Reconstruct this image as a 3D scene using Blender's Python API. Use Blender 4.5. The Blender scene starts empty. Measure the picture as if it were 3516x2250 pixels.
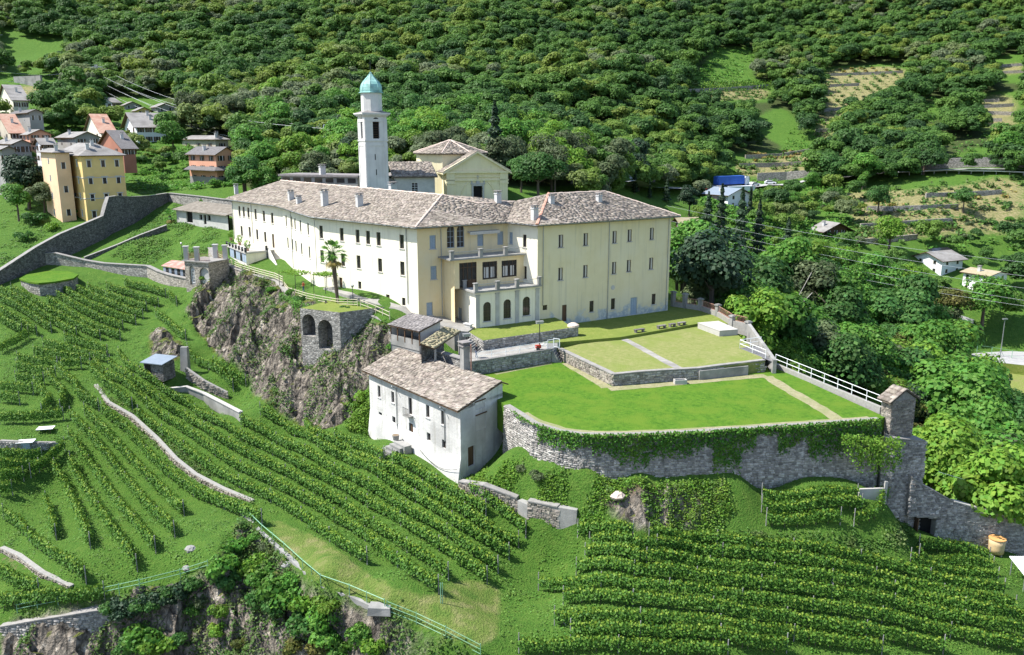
import bpy, math, random
import numpy as np
from mathutils import Vector, Matrix
random.seed(7); rng = np.random.default_rng(7)
S = bpy.context.scene; COL = S.collection
# ------------------------------------------------------------------ camera, world, sun
F, CX, CY, PIT, HC = 2900.0, 1758.0, 1125.0, math.radians(12.75), 26.0
cam = bpy.data.cameras.new('camera'); co = bpy.data.objects.new('camera', cam); COL.objects.link(co)
co.location = (0, 0, HC); co.rotation_euler = (math.pi/2-PIT, 0, 0)
cam.sensor_fit = 'HORIZONTAL'; cam.sensor_width = 36; cam.lens = 36*F/3516; cam.clip_start = 1; cam.clip_end = 6000
S.camera = co
SUN_EL, SUN_AZ = 55.0, 4.0            # light travels towards azimuth SUN_AZ (from +X, ccw)
w = bpy.data.worlds.new('World'); S.world = w; w.use_nodes = True
nt = w.node_tree; bg = nt.nodes['Background']; sky = nt.nodes.new('ShaderNodeTexSky')
sky.sky_type = 'NISHITA'; sky.sun_disc = False
sx, sy = -math.cos(math.radians(SUN_AZ)), -math.sin(math.radians(SUN_AZ))
sky.sun_elevation = math.radians(SUN_EL); sky.sun_rotation = math.atan2(sx, sy)
sky.air_density = 1.0; sky.dust_density = 0.6
nt.links.new(sky.outputs[0], bg.inputs[0]); bg.inputs[1].default_value = 0.125
sl = bpy.data.lights.new('sun', 'SUN'); so = bpy.data.objects.new('sun', sl); COL.objects.link(so)
sl.energy = 4.8; sl.angle = math.radians(0.53); sl.color = (1.0, 0.965, 0.90)
ce = math.cos(math.radians(SUN_EL))
so.rotation_euler = Vector((-sx*ce, -sy*ce, -math.sin(math.radians(SUN_EL)))).to_track_quat('-Z', 'Y').to_euler()
so.location = (0, 100, 300)
S.view_settings.view_transform = 'Standard'; S.view_settings.look = 'None'
S.view_settings.gamma = 1; S.view_settings.use_curve_mapping = False
S.view_settings.exposure = 0.92
# ------------------------------------------------------------------ measuring helpers (photo pixel -> world point)
sP, cP = math.sin(PIT), math.cos(PIT)
O3 = np.array([0, 0, HC])
def ray(x, y):
    u = (x-CX)/F; v = (y-CY)/F
    return np.array([u, cP-v*sP, -sP-v*cP])
def G(x, y, z): r = ray(x, y); return O3+r*((z-HC)/r[2])
def D(x, y, d): return O3+ray(x, y)*d
def proj(p):
    p = np.asarray(p, float)-O3
    d = p[..., 1]*cP-p[..., 2]*sP; up = p[..., 1]*sP+p[..., 2]*cP
    return CX+F*p[..., 0]/d, CY-F*up/d, d
def on_wall(A, B, x, y):
    r = ray(x, y); n = np.array([B[1]-A[1], A[0]-B[0], 0.]); return O3+r*(np.dot(A-O3, n)/np.dot(r, n))
def up(P, y):                         # height above P that shows at photo row y
    t = (CY-y)/F
    return HC+P[1]*(t*cP-sP)/(cP+t*sP)
def cr(x0, y0, s, pts): return [(x0+x/s, y0+y/s) for x, y in pts]
def inpoly(x, y, poly):
    x = np.asarray(x); y = np.asarray(y); r = np.zeros(x.shape, bool); n = len(poly)
    for i in range(n):
        x1, y1 = poly[i][:2]; x2, y2 = poly[i-1][:2]
        c = ((y1 > y) != (y2 > y)) & (x < (x2-x1)*(y-y1)/((y2-y1) or 1e-9)+x1)
        r ^= c
    return r
def vnoise(x, y, s, seed=0):          # cheap value noise 0..1
    x = np.asarray(x)/s+seed*17.3; y = np.asarray(y)/s-seed*9.1
    xi = np.floor(x); yi = np.floor(y); fx = x-xi; fy = y-yi
    fx = fx*fx*(3-2*fx); fy = fy*fy*(3-2*fy)
    h = lambda a, b: np.modf(np.abs(np.sin(a*127.1+b*311.7+seed*3.7)*43758.5453))[0]
    return (h(xi, yi)*(1-fx)+h(xi+1, yi)*fx)*(1-fy)+(h(xi, yi+1)*(1-fx)+h(xi+1, yi+1)*fx)*fy
def fbm(x, y, s, seed=0, o=4):
    t = 0; a = .5
    for i in range(o): t = t+a*vnoise(x, y, s/2**i, seed+i); a *= .5
    return t
# ------------------------------------------------------------------ object helpers
W = {}                                 # world position of every object that parents others
def tag(o, label=None, cat=None, group=None, kind=None):
    if label: o['label'] = label
    if cat: o['category'] = cat
    if group: o['group'] = group
    if kind: o['kind'] = kind
    return o
def thing(name, label, cat, loc, group=None):
    o = bpy.data.objects.new(name, None); COL.objects.link(o); o.location = [float(c) for c in loc]; o.empty_display_size = .3
    W[o.name] = np.array(loc, float); return tag(o, label, cat, group, 'thing')
class MB:
    def __init__(s): s.v = []; s.f = []; s.m = []; s.t = []; s.ct = .5
    def poly(s, pts, m=0):
        b = len(s.v); s.v += [tuple(map(float, p)) for p in pts]; s.t += [s.ct]*len(pts); s.f.append(tuple(range(b, b+len(pts)))); s.m.append(m); return s
    def mesh8(s, p, m=0):              # p: 4 bottom ccw, 4 top
        b = len(s.v); s.v += [tuple(map(float, q)) for q in p]; s.t += [s.ct]*8
        for f in ((3, 2, 1, 0), (4, 5, 6, 7), (0, 1, 5, 4), (1, 2, 6, 5), (2, 3, 7, 6), (3, 0, 4, 7)): s.f.append(tuple(b+i for i in f)); s.m.append(m)
        return s
    def box(s, c, size, rz=0, m=0):    # c: centre of the bottom
        x, y, h = size[0]/2, size[1]/2, size[2]; ca, sa = math.cos(rz), math.sin(rz)
        q = [(c[0]+a*ca-b*sa, c[1]+a*sa+b*ca) for a, b in ((-x, -y), (x, -y), (x, y), (-x, y))]
        return s.mesh8([(a, b, c[2]) for a, b in q]+[(a, b, c[2]+h) for a, b in q], m)
    def beam(s, p, q, wd, ht=None, m=0):
        p = Vector(p); q = Vector(q); d = (q-p).normalized(); ht = ht or wd
        a = d.cross(Vector((0, 0, 1)))
        if a.length < 1e-3: a = Vector((1, 0, 0))
        a = a.normalized()*wd/2; b = a.cross(d).normalized()*ht/2
        return s.mesh8([p-a-b, p+a-b, q+a-b, q-a-b, p-a+b, p+a+b, q+a+b, q-a+b], m)
    def tube(s, p, q, r0, r1=None, n=8, m=0, cap=True):
        p = Vector(p); q = Vector(q); d = (q-p).normalized(); r1 = r0 if r1 is None else r1
        a = d.orthogonal().normalized(); b = d.cross(a); k = len(s.v)
        for c, r in ((p, r0), (q, r1)):
            for i in range(n):
                t = 2*math.pi*i/n; s.v.append(tuple(c+a*math.cos(t)*r+b*math.sin(t)*r)); s.t.append(s.ct)
        for i in range(n): s.f.append((k+i, k+(i+1) % n, k+n+(i+1) % n, k+n+i)); s.m.append(m)
        if cap: s.f.append(tuple(range(k+n-1, k-1, -1))); s.m.append(m); s.f.append(tuple(range(k+n, k+2*n))); s.m.append(m)
        return s
    def path(s, pts, r, n=6, m=0):
        for a, b in zip(pts[:-1], pts[1:]): s.tube(a, b, r, None, n, m)
        return s
    def lathe(s, c, prof, n=12, m=0, a0=0):   # prof: [(r,z)]
        k = len(s.v)
        for r, z in prof:
            for i in range(n):
                t = 2*math.pi*i/n+a0; s.v.append((c[0]+r*math.cos(t), c[1]+r*math.sin(t), c[2]+z)); s.t.append(s.ct)
        for j in range(len(prof)-1):
            for i in range(n): s.f.append((k+j*n+i, k+j*n+(i+1) % n, k+(j+1)*n+(i+1) % n, k+(j+1)*n+i)); s.m.append(m)
        s.f.append(tuple(k+i for i in range(n-1, -1, -1))); s.m.append(m)
        s.f.append(tuple(k+(len(prof)-1)*n+i for i in range(n))); s.m.append(m)
        return s
    def prism(s, poly, z0, z1, m=0, mtop=None):
        n = len(poly); zt = lambda p: z1 if z1 is not None else p[2]
        b = len(s.v); s.v += [(float(p[0]), float(p[1]), float(z0)) for p in poly]+[(float(p[0]), float(p[1]), float(zt(p))) for p in poly]; s.t += [s.ct]*2*n
        s.f.append(tuple(range(b+n-1, b-1, -1))); s.m.append(m); s.f.append(tuple(range(b+n, b+2*n))); s.m.append(m if mtop is None else mtop)
        for i in range(n): j = (i+1) % n; s.f.append((b+i, b+j, b+n+j, b+n+i)); s.m.append(m)
        return s
    def wall(s, A, B, z0, z1, holes=(), dep=.22, m=0, mr=None):   # plane wall A->B (outside on the right hand of A->B) with recessed openings (u0,u1,za,zb)
        A = np.array(A[:2], float); B = np.array(B[:2], float); L = np.linalg.norm(B-A); e = (B-A)/L; nin = np.array([-e[1], e[0]])
        z0a, z0b = (z0 if isinstance(z0, (tuple, list)) else (z0, z0))
        zb0 = min(z0a, z0b)
        us = sorted({0, L}|{round(float(np.clip(u, 0, L)), 3) for h in holes for u in h[:2]}); zs = sorted({zb0, z1}|{round(float(q), 3) for h in holes for q in h[2:4]})
        P = lambda u, z, d=0: (*(A+e*u+nin*d), z)
        for u0, u1 in zip(us[:-1], us[1:]):
            for a, b in zip(zs[:-1], zs[1:]):
                um, zm = (u0+u1)/2, (a+b)/2
                if any(h[0]-1e-3 < um < h[1]+1e-3 and h[2]-1e-3 < zm < h[3]+1e-3 for h in holes): continue
                s.poly([P(u0, a), P(u1, a), P(u1, b), P(u0, b)], m)
        r = m if mr is None else mr
        for h in holes:
            u0, u1, a, b = h[:4]
            s.poly([P(u0, a), P(u0, b), P(u0, b, dep), P(u0, a, dep)], r); s.poly([P(u1, a, dep), P(u1, b, dep), P(u1, b), P(u1, a)], r)
            s.poly([P(u0, a), P(u0, a, dep), P(u1, a, dep), P(u1, a)], r); s.poly([P(u0, b, dep), P(u0, b), P(u1, b), P(u1, b, dep)], r)
        return s
def meshdata(name, mb, mats):
    me = bpy.data.meshes.new(name)
    me.from_pydata(mb.v, [], mb.f)
    for mt in (mats if isinstance(mats, (list, tuple)) else [mats]): me.materials.append(mt)
    me.polygons.foreach_set('material_index', mb.m)
    at = me.attributes.new('tint', 'FLOAT', 'POINT'); at.data.foreach_set('value', mb.t)
    me.update(); return me
def obj(name, mb, mats, parent=None, smooth=False, label=None, kind=None):
    base = W[parent.name] if parent else np.zeros(3)
    if isinstance(mb, MB):
        if parent is not None: mb.v = [(a-base[0], b-base[1], c-base[2]) for a, b, c in mb.v]
        me = meshdata(name, mb, mats)
    else: me = mb
    o = bpy.data.objects.new(name, me); COL.objects.link(o)
    if parent: o.parent = parent
    W[o.name] = base
    if smooth: me.polygons.foreach_set('use_smooth', [True]*len(me.polygons))
    return tag(o, label, None, None, kind)
def solo(name, mb, mats, label, cat, group=None, smooth=False, kind=None):   # a thing that is one mesh; origin at its base
    v = np.array(mb.v); b = np.array([v[:, 0].mean(), v[:, 1].mean(), v[:, 2].min()])
    mb.v = [tuple(p) for p in (v-b)]
    me = meshdata(name, mb, mats); o = bpy.data.objects.new(name, me); COL.objects.link(o); o.location = b; W[o.name] = b
    if smooth: me.polygons.foreach_set('use_smooth', [True]*len(me.polygons))
    return tag(o, label, cat, group, kind or 'thing')
def fastmesh(name, verts, faces4, mat, tint=None):     # numpy quads
    me = bpy.data.meshes.new(name); n = len(verts); k = len(faces4)
    me.vertices.add(n); me.vertices.foreach_set('co', np.ascontiguousarray(verts, np.float32).ravel())
    me.loops.add(4*k); me.loops.foreach_set('vertex_index', np.ascontiguousarray(faces4, np.int32).ravel())
    me.polygons.add(k); me.polygons.foreach_set('loop_start', np.arange(0, 4*k, 4, dtype=np.int32))
    me.update(calc_edges=True)
    if tint is not None:
        at = me.attributes.new('tint', 'FLOAT', 'POINT'); at.data.foreach_set('value', np.ascontiguousarray(tint, np.float32))
    for m_ in (mat if isinstance(mat, (list, tuple)) else [mat]): me.materials.append(m_)
    return me
def leaves(c, nrm, size, tint, name, mat, aspect=.8):   # a quad per leaf (slightly folded by random roll)
    c = np.asarray(c, float); n = len(c); nrm = nrm/np.maximum(np.linalg.norm(nrm, axis=1, keepdims=True), 1e-6)
    r = rng.normal(size=(n, 3)); a = np.cross(nrm, r); a /= np.maximum(np.linalg.norm(a, axis=1, keepdims=True), 1e-6); b = np.cross(nrm, a)
    s = np.asarray(size).reshape(-1, 1)*np.ones((n, 1)); a = a*s*.5; b = b*s*.5*aspect
    v = np.stack([c-a-b*.5, c+a*.2-b, c+a+b*.4, c-a*.2+b], 1).reshape(-1, 3)
    f = np.arange(4*n).reshape(n, 4)
    return fastmesh(name, v, f, mat, np.repeat(tint, 4))
# ------------------------------------------------------------------ materials
def nodes(m): return m.node_tree.nodes, m.node_tree.links
def mat(name, cols, scale=1.0, rough=.9, bump=.0, bscale=None, big=None, bigs=.08, stretch=None, metal=0, trans=0, spec=.3, tintvar=0, streak=0):
    """cols: colours of a noise ramp; big: colour mixed in by a larger noise; tintvar: value shift by the tint attribute (and object random)"""
    m = bpy.data.materials.new(name); m.use_nodes = True; N, L = nodes(m)
    b = N['Principled BSDF']; b.inputs['Roughness'].default_value = rough; b.inputs['Metallic'].default_value = metal
    b.inputs['Specular IOR Level'].default_value = spec
    g = N.new('ShaderNodeNewGeometry'); pos = g.outputs['Position']
    if stretch:
        mp = N.new('ShaderNodeMapping'); mp.inputs['Scale'].default_value = stretch; L.new(pos, mp.inputs[0]); pos = mp.outputs[0]
    t = N.new('ShaderNodeTexNoise'); t.inputs['Scale'].default_value = scale; t.inputs['Detail'].default_value = 6; t.inputs['Roughness'].default_value = .65; L.new(pos, t.inputs[0])
    r = N.new('ShaderNodeValToRGB'); e = r.color_ramp.elements; n = len(cols)
    e[0].position = .3; e[0].color = (*cols[0], 1); e[1].position = .7; e[1].color = (*cols[-1], 1)
    for i in range(1, n-1): q = e.new(.3+.4*i/(n-1)); q.color = (*cols[i], 1)
    L.new(t.outputs[0], r.inputs[0]); c = r.outputs[0]
    if big:
        t2 = N.new('ShaderNodeTexNoise'); t2.inputs['Scale'].default_value = bigs; t2.inputs['Detail'].default_value = 4; L.new(pos, t2.inputs[0])
        mr = N.new('ShaderNodeMapRange'); mr.inputs[1].default_value = .45; mr.inputs[2].default_value = .65; L.new(t2.outputs[0], mr.inputs[0])
        mx = N.new('ShaderNodeMixRGB'); mx.inputs[2].default_value = (*big, 1); L.new(mr.outputs[0], mx.inputs[0]); L.new(c, mx.inputs[1]); c = mx.outputs[0]
    if streak:
        mp2 = N.new('ShaderNodeMapping'); mp2.inputs['Scale'].default_value = (1.6, 1.6, .09); L.new(g.outputs['Position'], mp2.inputs[0]); ts = N.new('ShaderNodeTexNoise'); ts.inputs['Scale'].default_value = 1.2; ts.inputs['Detail'].default_value = 5; ts.inputs['Roughness'].default_value = .6; L.new(mp2.outputs[0], ts.inputs[0])
        ms_ = N.new('ShaderNodeMapRange'); ms_.inputs[1].default_value = .52; ms_.inputs[2].default_value = .72; ms_.inputs[3].default_value = 0; ms_.inputs[4].default_value = streak; L.new(ts.outputs[0], ms_.inputs[0]); m3 = N.new('ShaderNodeMixRGB'); m3.inputs[2].default_value = (.30, .285, .25, 1); L.new(ms_.outputs[0], m3.inputs[0]); L.new(c, m3.inputs[1]); c = m3.outputs[0]
    if tintvar:
        a = N.new('ShaderNodeAttribute'); a.attribute_name = 'tint'; f = a.outputs['Fac']
        oi = N.new('ShaderNodeObjectInfo'); ad = N.new('ShaderNodeMath'); ad.operation = 'ADD'; L.new(f, ad.inputs[0]); L.new(oi.outputs['Random'], ad.inputs[1])
        fr = N.new('ShaderNodeMath'); fr.operation = 'FRACT'; L.new(ad.outputs[0], fr.inputs[0])
        mr = N.new('ShaderNodeMapRange'); mr.inputs[3].default_value = 1-tintvar; mr.inputs[4].default_value = 1+tintvar; L.new(fr.outputs[0], mr.inputs[0])
        hs = N.new('ShaderNodeHueSaturation'); L.new(c, hs.inputs['Color']); L.new(mr.outputs[0], hs.inputs['Value'])
        m2 = N.new('ShaderNodeMath'); m2.operation = 'MULTIPLY_ADD'; m2.inputs[1].default_value = 7.13; m2.inputs[2].default_value = 0; L.new(fr.outputs[0], m2.inputs[0])
        f2 = N.new('ShaderNodeMath'); f2.operation = 'FRACT'; L.new(m2.outputs[0], f2.inputs[0])
        mr2 = N.new('ShaderNodeMapRange'); mr2.inputs[3].default_value = .5-tintvar*.045; mr2.inputs[4].default_value = .5+tintvar*.045; L.new(f2.outputs[0], mr2.inputs[0]); L.new(mr2.outputs[0], hs.inputs['Hue'])
        c = hs.outputs[0]
    L.new(c, b.inputs['Base Color'])
    if bump:
        bp = N.new('ShaderNodeBump'); bp.inputs['Strength'].default_value = bump; bp.inputs['Distance'].default_value = .15
        tb = N.new('ShaderNodeTexNoise'); tb.inputs['Scale'].default_value = bscale or scale*3; tb.inputs['Detail'].default_value = 5; L.new(pos, tb.inputs[0])
        L.new(tb.outputs[0], bp.inputs['Height']); L.new(bp.outputs[0], b.inputs['Normal'])
    if trans:
        tr = N.new('ShaderNodeBsdfTranslucent'); L.new(c, tr.inputs[0]); ms = N.new('ShaderNodeMixShader'); ms.inputs[0].default_value = trans
        L.new(b.outputs[0], ms.inputs[1]); L.new(tr.outputs[0], ms.inputs[2]); L.new(ms.outputs[0], N['Material Output'].inputs[0])
    return m
def stonemat(name, c1, c2, mortar, scale=2.2, sz=1.8, big=None):
    m = mat(name, [c1, c2], scale, .95, 0, big=big, bigs=.25); N, L = nodes(m); b = N['Principled BSDF']
    old = b.inputs['Base Color'].links[0].from_socket
    g = N.new('ShaderNodeNewGeometry'); mp = N.new('ShaderNodeMapping'); mp.inputs['Scale'].default_value = (1, 1, sz); L.new(g.outputs[0], mp.inputs[0])
    v = N.new('ShaderNodeTexVoronoi'); v.inputs['Scale'].default_value = scale; L.new(mp.outputs[0], v.inputs[0])
    v2 = N.new('ShaderNodeTexVoronoi'); v2.feature = 'DISTANCE_TO_EDGE'; v2.inputs['Scale'].default_value = scale; L.new(mp.outputs[0], v2.inputs[0])
    hs = N.new('ShaderNodeHueSaturation'); L.new(old, hs.inputs['Color']); sp = N.new('ShaderNodeSeparateColor'); L.new(v.outputs['Color'], sp.inputs[0])
    mr = N.new('ShaderNodeMapRange'); mr.inputs[3].default_value = .5; mr.inputs[4].default_value = 1.45; L.new(sp.outputs[0], mr.inputs[0]); L.new(mr.outputs[0], hs.inputs['Value'])
    e = N.new('ShaderNodeMapRange'); e.inputs[1].default_value = .02; e.inputs[2].default_value = .09; L.new(v2.outputs[0], e.inputs[0])
    mx = N.new('ShaderNodeMixRGB'); mx.inputs[1].default_value = (*mortar, 1); L.new(e.outputs[0], mx.inputs[0]); L.new(hs.outputs[0], mx.inputs[2]); L.new(mx.outputs[0], b.inputs['Base Color'])
    bp = N.new('ShaderNodeBump'); bp.inputs['Strength'].default_value = .8; bp.inputs['Distance'].default_value = .12; L.new(v2.outputs[0], bp.inputs['Height']); L.new(bp.outputs[0], b.inputs['Normal'])
    return m
def leafmat(name, a, b_, c_, trans=.42):
    return mat(name, [a, b_, c_], .35, .6, 0, trans=trans, spec=.25, tintvar=.38)
M = {}
M['plaster'] = mat('cream_plaster', [(.76, .71, .565), (.82, .77, .63)], .6, .95, .08, 6, big=(.77, .73, .60), bigs=.15, streak=.32)
M['plaster_warm'] = mat('warm_plaster', [(.72, .57, .32), (.76, .62, .38)], .8, .95, .05, 6, big=(.70, .60, .40), bigs=.2, streak=.28)
M['church'] = mat('church_plaster', [(.72, .63, .40), (.78, .70, .47)], .8, .95, .05, 6, big=(.72, .65, .45), bigs=.2, streak=.2)
M['white'] = mat('white_plaster', [(.46, .445, .42), (.60, .585, .56), (.68, .665, .64)], .9, .95, .3, 5, big=(.40, .39, .375), bigs=.22, streak=.6)
M['whitepaint'] = mat('white_paint', [(.74, .74, .73), (.80, .80, .79)], 2, .7)
M['grey_plaster'] = mat('grey_plaster', [(.40, .39, .37), (.52, .51, .48)], .9, .95, .08, 6, big=(.36, .35, .33), bigs=.3)
M['tower'] = mat('tower_plaster', [(.60, .59, .56), (.70, .69, .66)], .8, .95, .06, 6, big=(.56, .55, .53), bigs=.25, streak=.25)
M['slate'] = mat('stone_slab', [(.150, .124, .100), (.245, .209, .174), (.345, .305, .262)], 1.3, .9, .25, 9, tintvar=.32)
M['slate_under'] = mat('roof_bed', [(.09, .07, .055), (.14, .115, .095)], 1.5, .95)
M['slate_dark'] = mat('dark_slab', [(.14, .13, .13), (.24, .22, .21)], 1.5, .9, .2, 9, tintvar=.35)
M['slate_moss'] = mat('mossy_slab', [(.25, .22, .13), (.36, .32, .21)], 1.5, .9, .2, 9, tintvar=.35)
M['ridge'] = mat('ridge_mortar', [(.52, .40, .33), (.62, .52, .45)], 2.5, .95, .2, 8)
M['ridge_red'] = mat('ridge_tile', [(.48, .25, .18), (.55, .33, .25)], 2.5, .95, .2, 8)
M['chim'] = mat('chimney_render', [(.42, .42, .42), (.58, .57, .55)], 2, .95)
M['glass'] = mat('dark_glass', [(.015, .017, .02), (.03, .032, .035)], .7, .12, spec=.5)
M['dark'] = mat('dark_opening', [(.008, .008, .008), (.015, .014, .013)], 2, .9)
M['wood'] = mat('brown_wood', [(.07, .04, .022), (.12, .07, .04)], 3, .7, stretch=(1, 1, .2))
M['frame'] = mat('window_frame', [(.05, .035, .025), (.08, .055, .04)], 3, .7)
M['bluewood'] = mat('blue_shutter', [(.27, .34, .42), (.34, .41, .49)], 2.5, .7, stretch=(1, 1, 4))
M['curtain'] = mat('curtain', [(.45, .43, .40), (.55, .53, .50)], 3, .9, stretch=(4, 4, .2))
M['sillstone'] = mat('sill_stone', [(.42, .41, .40), (.52, .51, .50)], 3, .9)
M['copper'] = mat('green_copper', [(.16, .40, .36), (.30, .55, .50), (.36, .60, .56)], .9, .6, .05, big=(.17, .30, .27), bigs=.6)
M['metal'] = mat('grey_metal', [(.30, .31, .32), (.40, .41, .42)], 3, .45, metal=.6)
M['whitemetal'] = mat('white_metal', [(.70, .72, .74), (.78, .79, .80)], 3, .5)
M['darkmetal'] = mat('dark_metal', [(.03, .03, .032), (.05, .05, .052)], 3, .6)
M['greenmetal'] = mat('green_metal', [(.16, .33, .20), (.22, .42, .27)], 3, .5)
M['railwood'] = mat('rail_wood', [(.42, .38, .27), (.56, .52, .38)], 3, .8, stretch=(.3, .3, 1))
M['concrete'] = mat('concrete', [(.24, .235, .225), (.35, .34, .32)], 1.5, .95, .1, 8, big=(.19, .19, .18), bigs=.4)
M['pale_concrete'] = mat('pale_concrete', [(.36, .345, .32), (.46, .445, .415)], 1.2, .95, .08, 8)
M['pit_shade'] = mat('pit_shade', [(.13, .13, .135), (.18, .18, .185)], 1, .9)
M['paving'] = mat('paving', [(.25, .24, .22), (.34, .325, .30)], 1.2, .95, .1, 6, big=(.21, .20, .185), bigs=.5)
M['stone'] = mat('wall_stone', [(.18, .17, .155), (.30, .282, .26), (.42, .40, .37)], 1.8, .95, .3, 10, tintvar=.42)
M['stone_w'] = mat('warm_wall_stone', [(.20, .178, .148), (.30, .268, .228)], 1.8, .95, .3, 10, tintvar=.4)
M['core'] = mat('wall_core', [(.20, .19, .175), (.30, .285, .265)], 2.5, .95, .4, 8)
M['core_pale'] = mat('pale_wall_core', [(.24, .23, .215), (.33, .32, .295)], 2.5, .95, .3, 8)
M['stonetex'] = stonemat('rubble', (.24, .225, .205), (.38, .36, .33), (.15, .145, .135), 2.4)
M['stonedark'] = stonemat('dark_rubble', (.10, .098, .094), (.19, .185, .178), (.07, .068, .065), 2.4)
M['stonewarm'] = stonemat('warm_rubble', (.28, .25, .21), (.40, .36, .31), (.24, .22, .19), 2.6)
M['coping'] = mat('coping', [(.20, .19, .18), (.32, .305, .285)], 1.5, .95, .15, 6)
M['soil'] = mat('soil', [(.16, .115, .075), (.24, .18, .12)], 1.5, .95, .2)
M['trunk'] = mat('bark', [(.07, .055, .042), (.13, .105, .085)], 2, .95, stretch=(1, 1, .3))
M['paletrunk'] = mat('dead_wood', [(.28, .26, .23), (.36, .34, .31)], 2, .95)
LEAF = [leafmat('leaf_dark', (0.046, 0.126, 0.028), (0.070, 0.168, 0.039), (0.094, 0.203, 0.050)),
        leafmat('leaf_mid', (0.075, 0.200, 0.028), (0.109, 0.254, 0.039), (0.147, 0.298, 0.052)),
        leafmat('leaf_yellow', (0.103, 0.222, 0.023), (0.147, 0.280, 0.034), (0.205, 0.322, 0.045)),
        leafmat('leaf_grey', (0.070, 0.108, 0.046), (0.110, 0.149, 0.066), (0.149, 0.189, 0.089)),
        leafmat('leaf_rust', (.085, .120, .028), (.135, .150, .036), (.185, .165, .048)),
        leafmat('leaf_deep', (.016, .040, .018), (.024, .054, .024), (.034, .068, .030), .15)]
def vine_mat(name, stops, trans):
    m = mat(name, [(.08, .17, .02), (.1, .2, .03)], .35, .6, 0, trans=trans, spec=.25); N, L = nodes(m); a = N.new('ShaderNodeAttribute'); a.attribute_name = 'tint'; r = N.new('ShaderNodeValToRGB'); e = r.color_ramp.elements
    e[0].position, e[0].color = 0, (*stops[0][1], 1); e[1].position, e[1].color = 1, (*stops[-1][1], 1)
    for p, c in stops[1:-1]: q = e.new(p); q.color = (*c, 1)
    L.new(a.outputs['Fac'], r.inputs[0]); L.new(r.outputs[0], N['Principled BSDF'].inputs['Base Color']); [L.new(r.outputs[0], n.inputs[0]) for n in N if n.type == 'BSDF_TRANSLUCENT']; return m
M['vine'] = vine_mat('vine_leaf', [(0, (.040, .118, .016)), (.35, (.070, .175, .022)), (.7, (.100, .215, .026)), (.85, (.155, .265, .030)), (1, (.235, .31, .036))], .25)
M['ivy'] = leafmat('ivy_leaf', (.058, .165, .018), (.085, .215, .026), (.140, .26, .032), .35)
M['weed'] = leafmat('weed_leaf', (0.057, 0.146, 0.024), (0.097, 0.184, 0.039), (0.176, 0.216, 0.083))
M['red'] = mat('red_paint', [(.35, .03, .02), (.42, .05, .03)], 3, .5)
M['terracotta'] = mat('terracotta', [(.34, .20, .145), (.44, .29, .22)], 1.2, .9, .2, 6, big=(.34, .17, .12), bigs=.5)
# ------------------------------------------------------------------ terrain
CD = [(1780,2240,72),(2100,2240,71),(2500,2240,70.5),(3000,2240,73),(3480,2240,75.5),(2000,2050,77),(2500,2050,76.5),(3000,2050,79),(3450,2050,82.7),
(1990,1830,83.7),(2350,1850,83),(2700,1900,82),(3000,1930,83.5),(3400,1930,90),(3264,1855,92),(3516,1915,92),(2600,1780,84.5),(2900,1800,84.5),(3080,1770,87),(3180,1850,90.3),(3120,1900,88),
(1900,1700,85.3),(2100,1700,85),(2350,1720,85),(2600,1690,87),(1700,1640,89),(1914,1815,85),(1774,1755,87.5),(1575,1690,91),
(1380,1585,96),(900,1600,103),(905,1820,88),(700,1500,110),(500,1400,118),(1000,1500,110),(1200,1600,101),(1300,1750,92),(1450,1700,92),
(1500,1950,81),(1264,1945,80),(1100,1900,82),(1650,1900,83),(1750,1850,86),(1100,2000,77),(1320,2090,74.5),(1530,2185,72.5),(1650,2240,71.5),(1700,2100,77),
(100,1300,125),(300,1700,100),(153,1700,101),(475,1998,83),(200,2090,81),(40,2000,85),(60,1850,92),(600,1750,95),(720,1950,82),(300,1500,110),(150,1500,109),(0,1600,101),
(127,1160,140),(300,1080,148),(500,1150,141),(620,1020,152),(0,1050,150),(400,1010,159),(230,1010,158),(50,1200,134),(71,992,157),(135,1032,152),(0,988,158),(-80,1020,154),(270,975,163),(430,1280,128),(550,1270,124),(640,1200,131),(800,1440,113),
(380,890,171),(600,850,176),(700,800,178),(640,760,188),(520,760,192),(450,840,176),(730,830,172),(300,880,175),
(750,885,163),(850,918,152),(975,970,140),(1053,1040,127),(1161,1060,121.5),(1235,1062,119),(1339,1100,114.5),
(1051,1466,112),(878,1363,120),(840,1330,124),(690,1250,131),(1190,1448,107.5),(1250,1440,110),(940,1290,119),(990,1120,126),(860,1200,126),(800,1020,140),(740,1100,140),
(1090,1330,114),(1140,1200,118),(1180,1330,111),(1240,1200,114),(1250,1330,109),(1330,1160,113.5),(560,1070,150),(530,1150,141),
(1200,560,225),(1500,450,270),(1300,250,400),(1758,0,520),(900,560,235),(700,640,215),(600,640,228),(450,620,235),(290,760,195),(150,740,200),(30,700,210),(250,560,250),(500,500,270),
(380,370,345),(560,380,330),(100,300,380),(100,190,450),(400,200,430),(700,150,450),(900,0,540),(0,0,560),(0,450,290),(150,450,290),(1000,420,300),(2200,300,380),(2000,560,235),(2100,620,250),
(2300,630,290),(2500,630,318),(2700,640,315),(2800,600,318),(2450,460,380),(2500,280,450),(2650,180,510),(2750,480,375),(2950,330,430),(3000,100,540),(3450,100,520),(3450,380,400),
(3300,580,300),(3500,590,290),(3200,700,265),(3000,690,275),(3000,800,248),(2850,800,248),(2700,720,278),(2380,790,232),(2420,700,275),(2600,760,250),(3350,1010,222),(3200,960,230),
(3450,860,245),(3000,930,225),(2750,850,235),(3400,1300,190),(3300,1190,205),(3480,1200,205),(3500,1400,180),(1100,620,205),(2350,660,262)]
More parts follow.
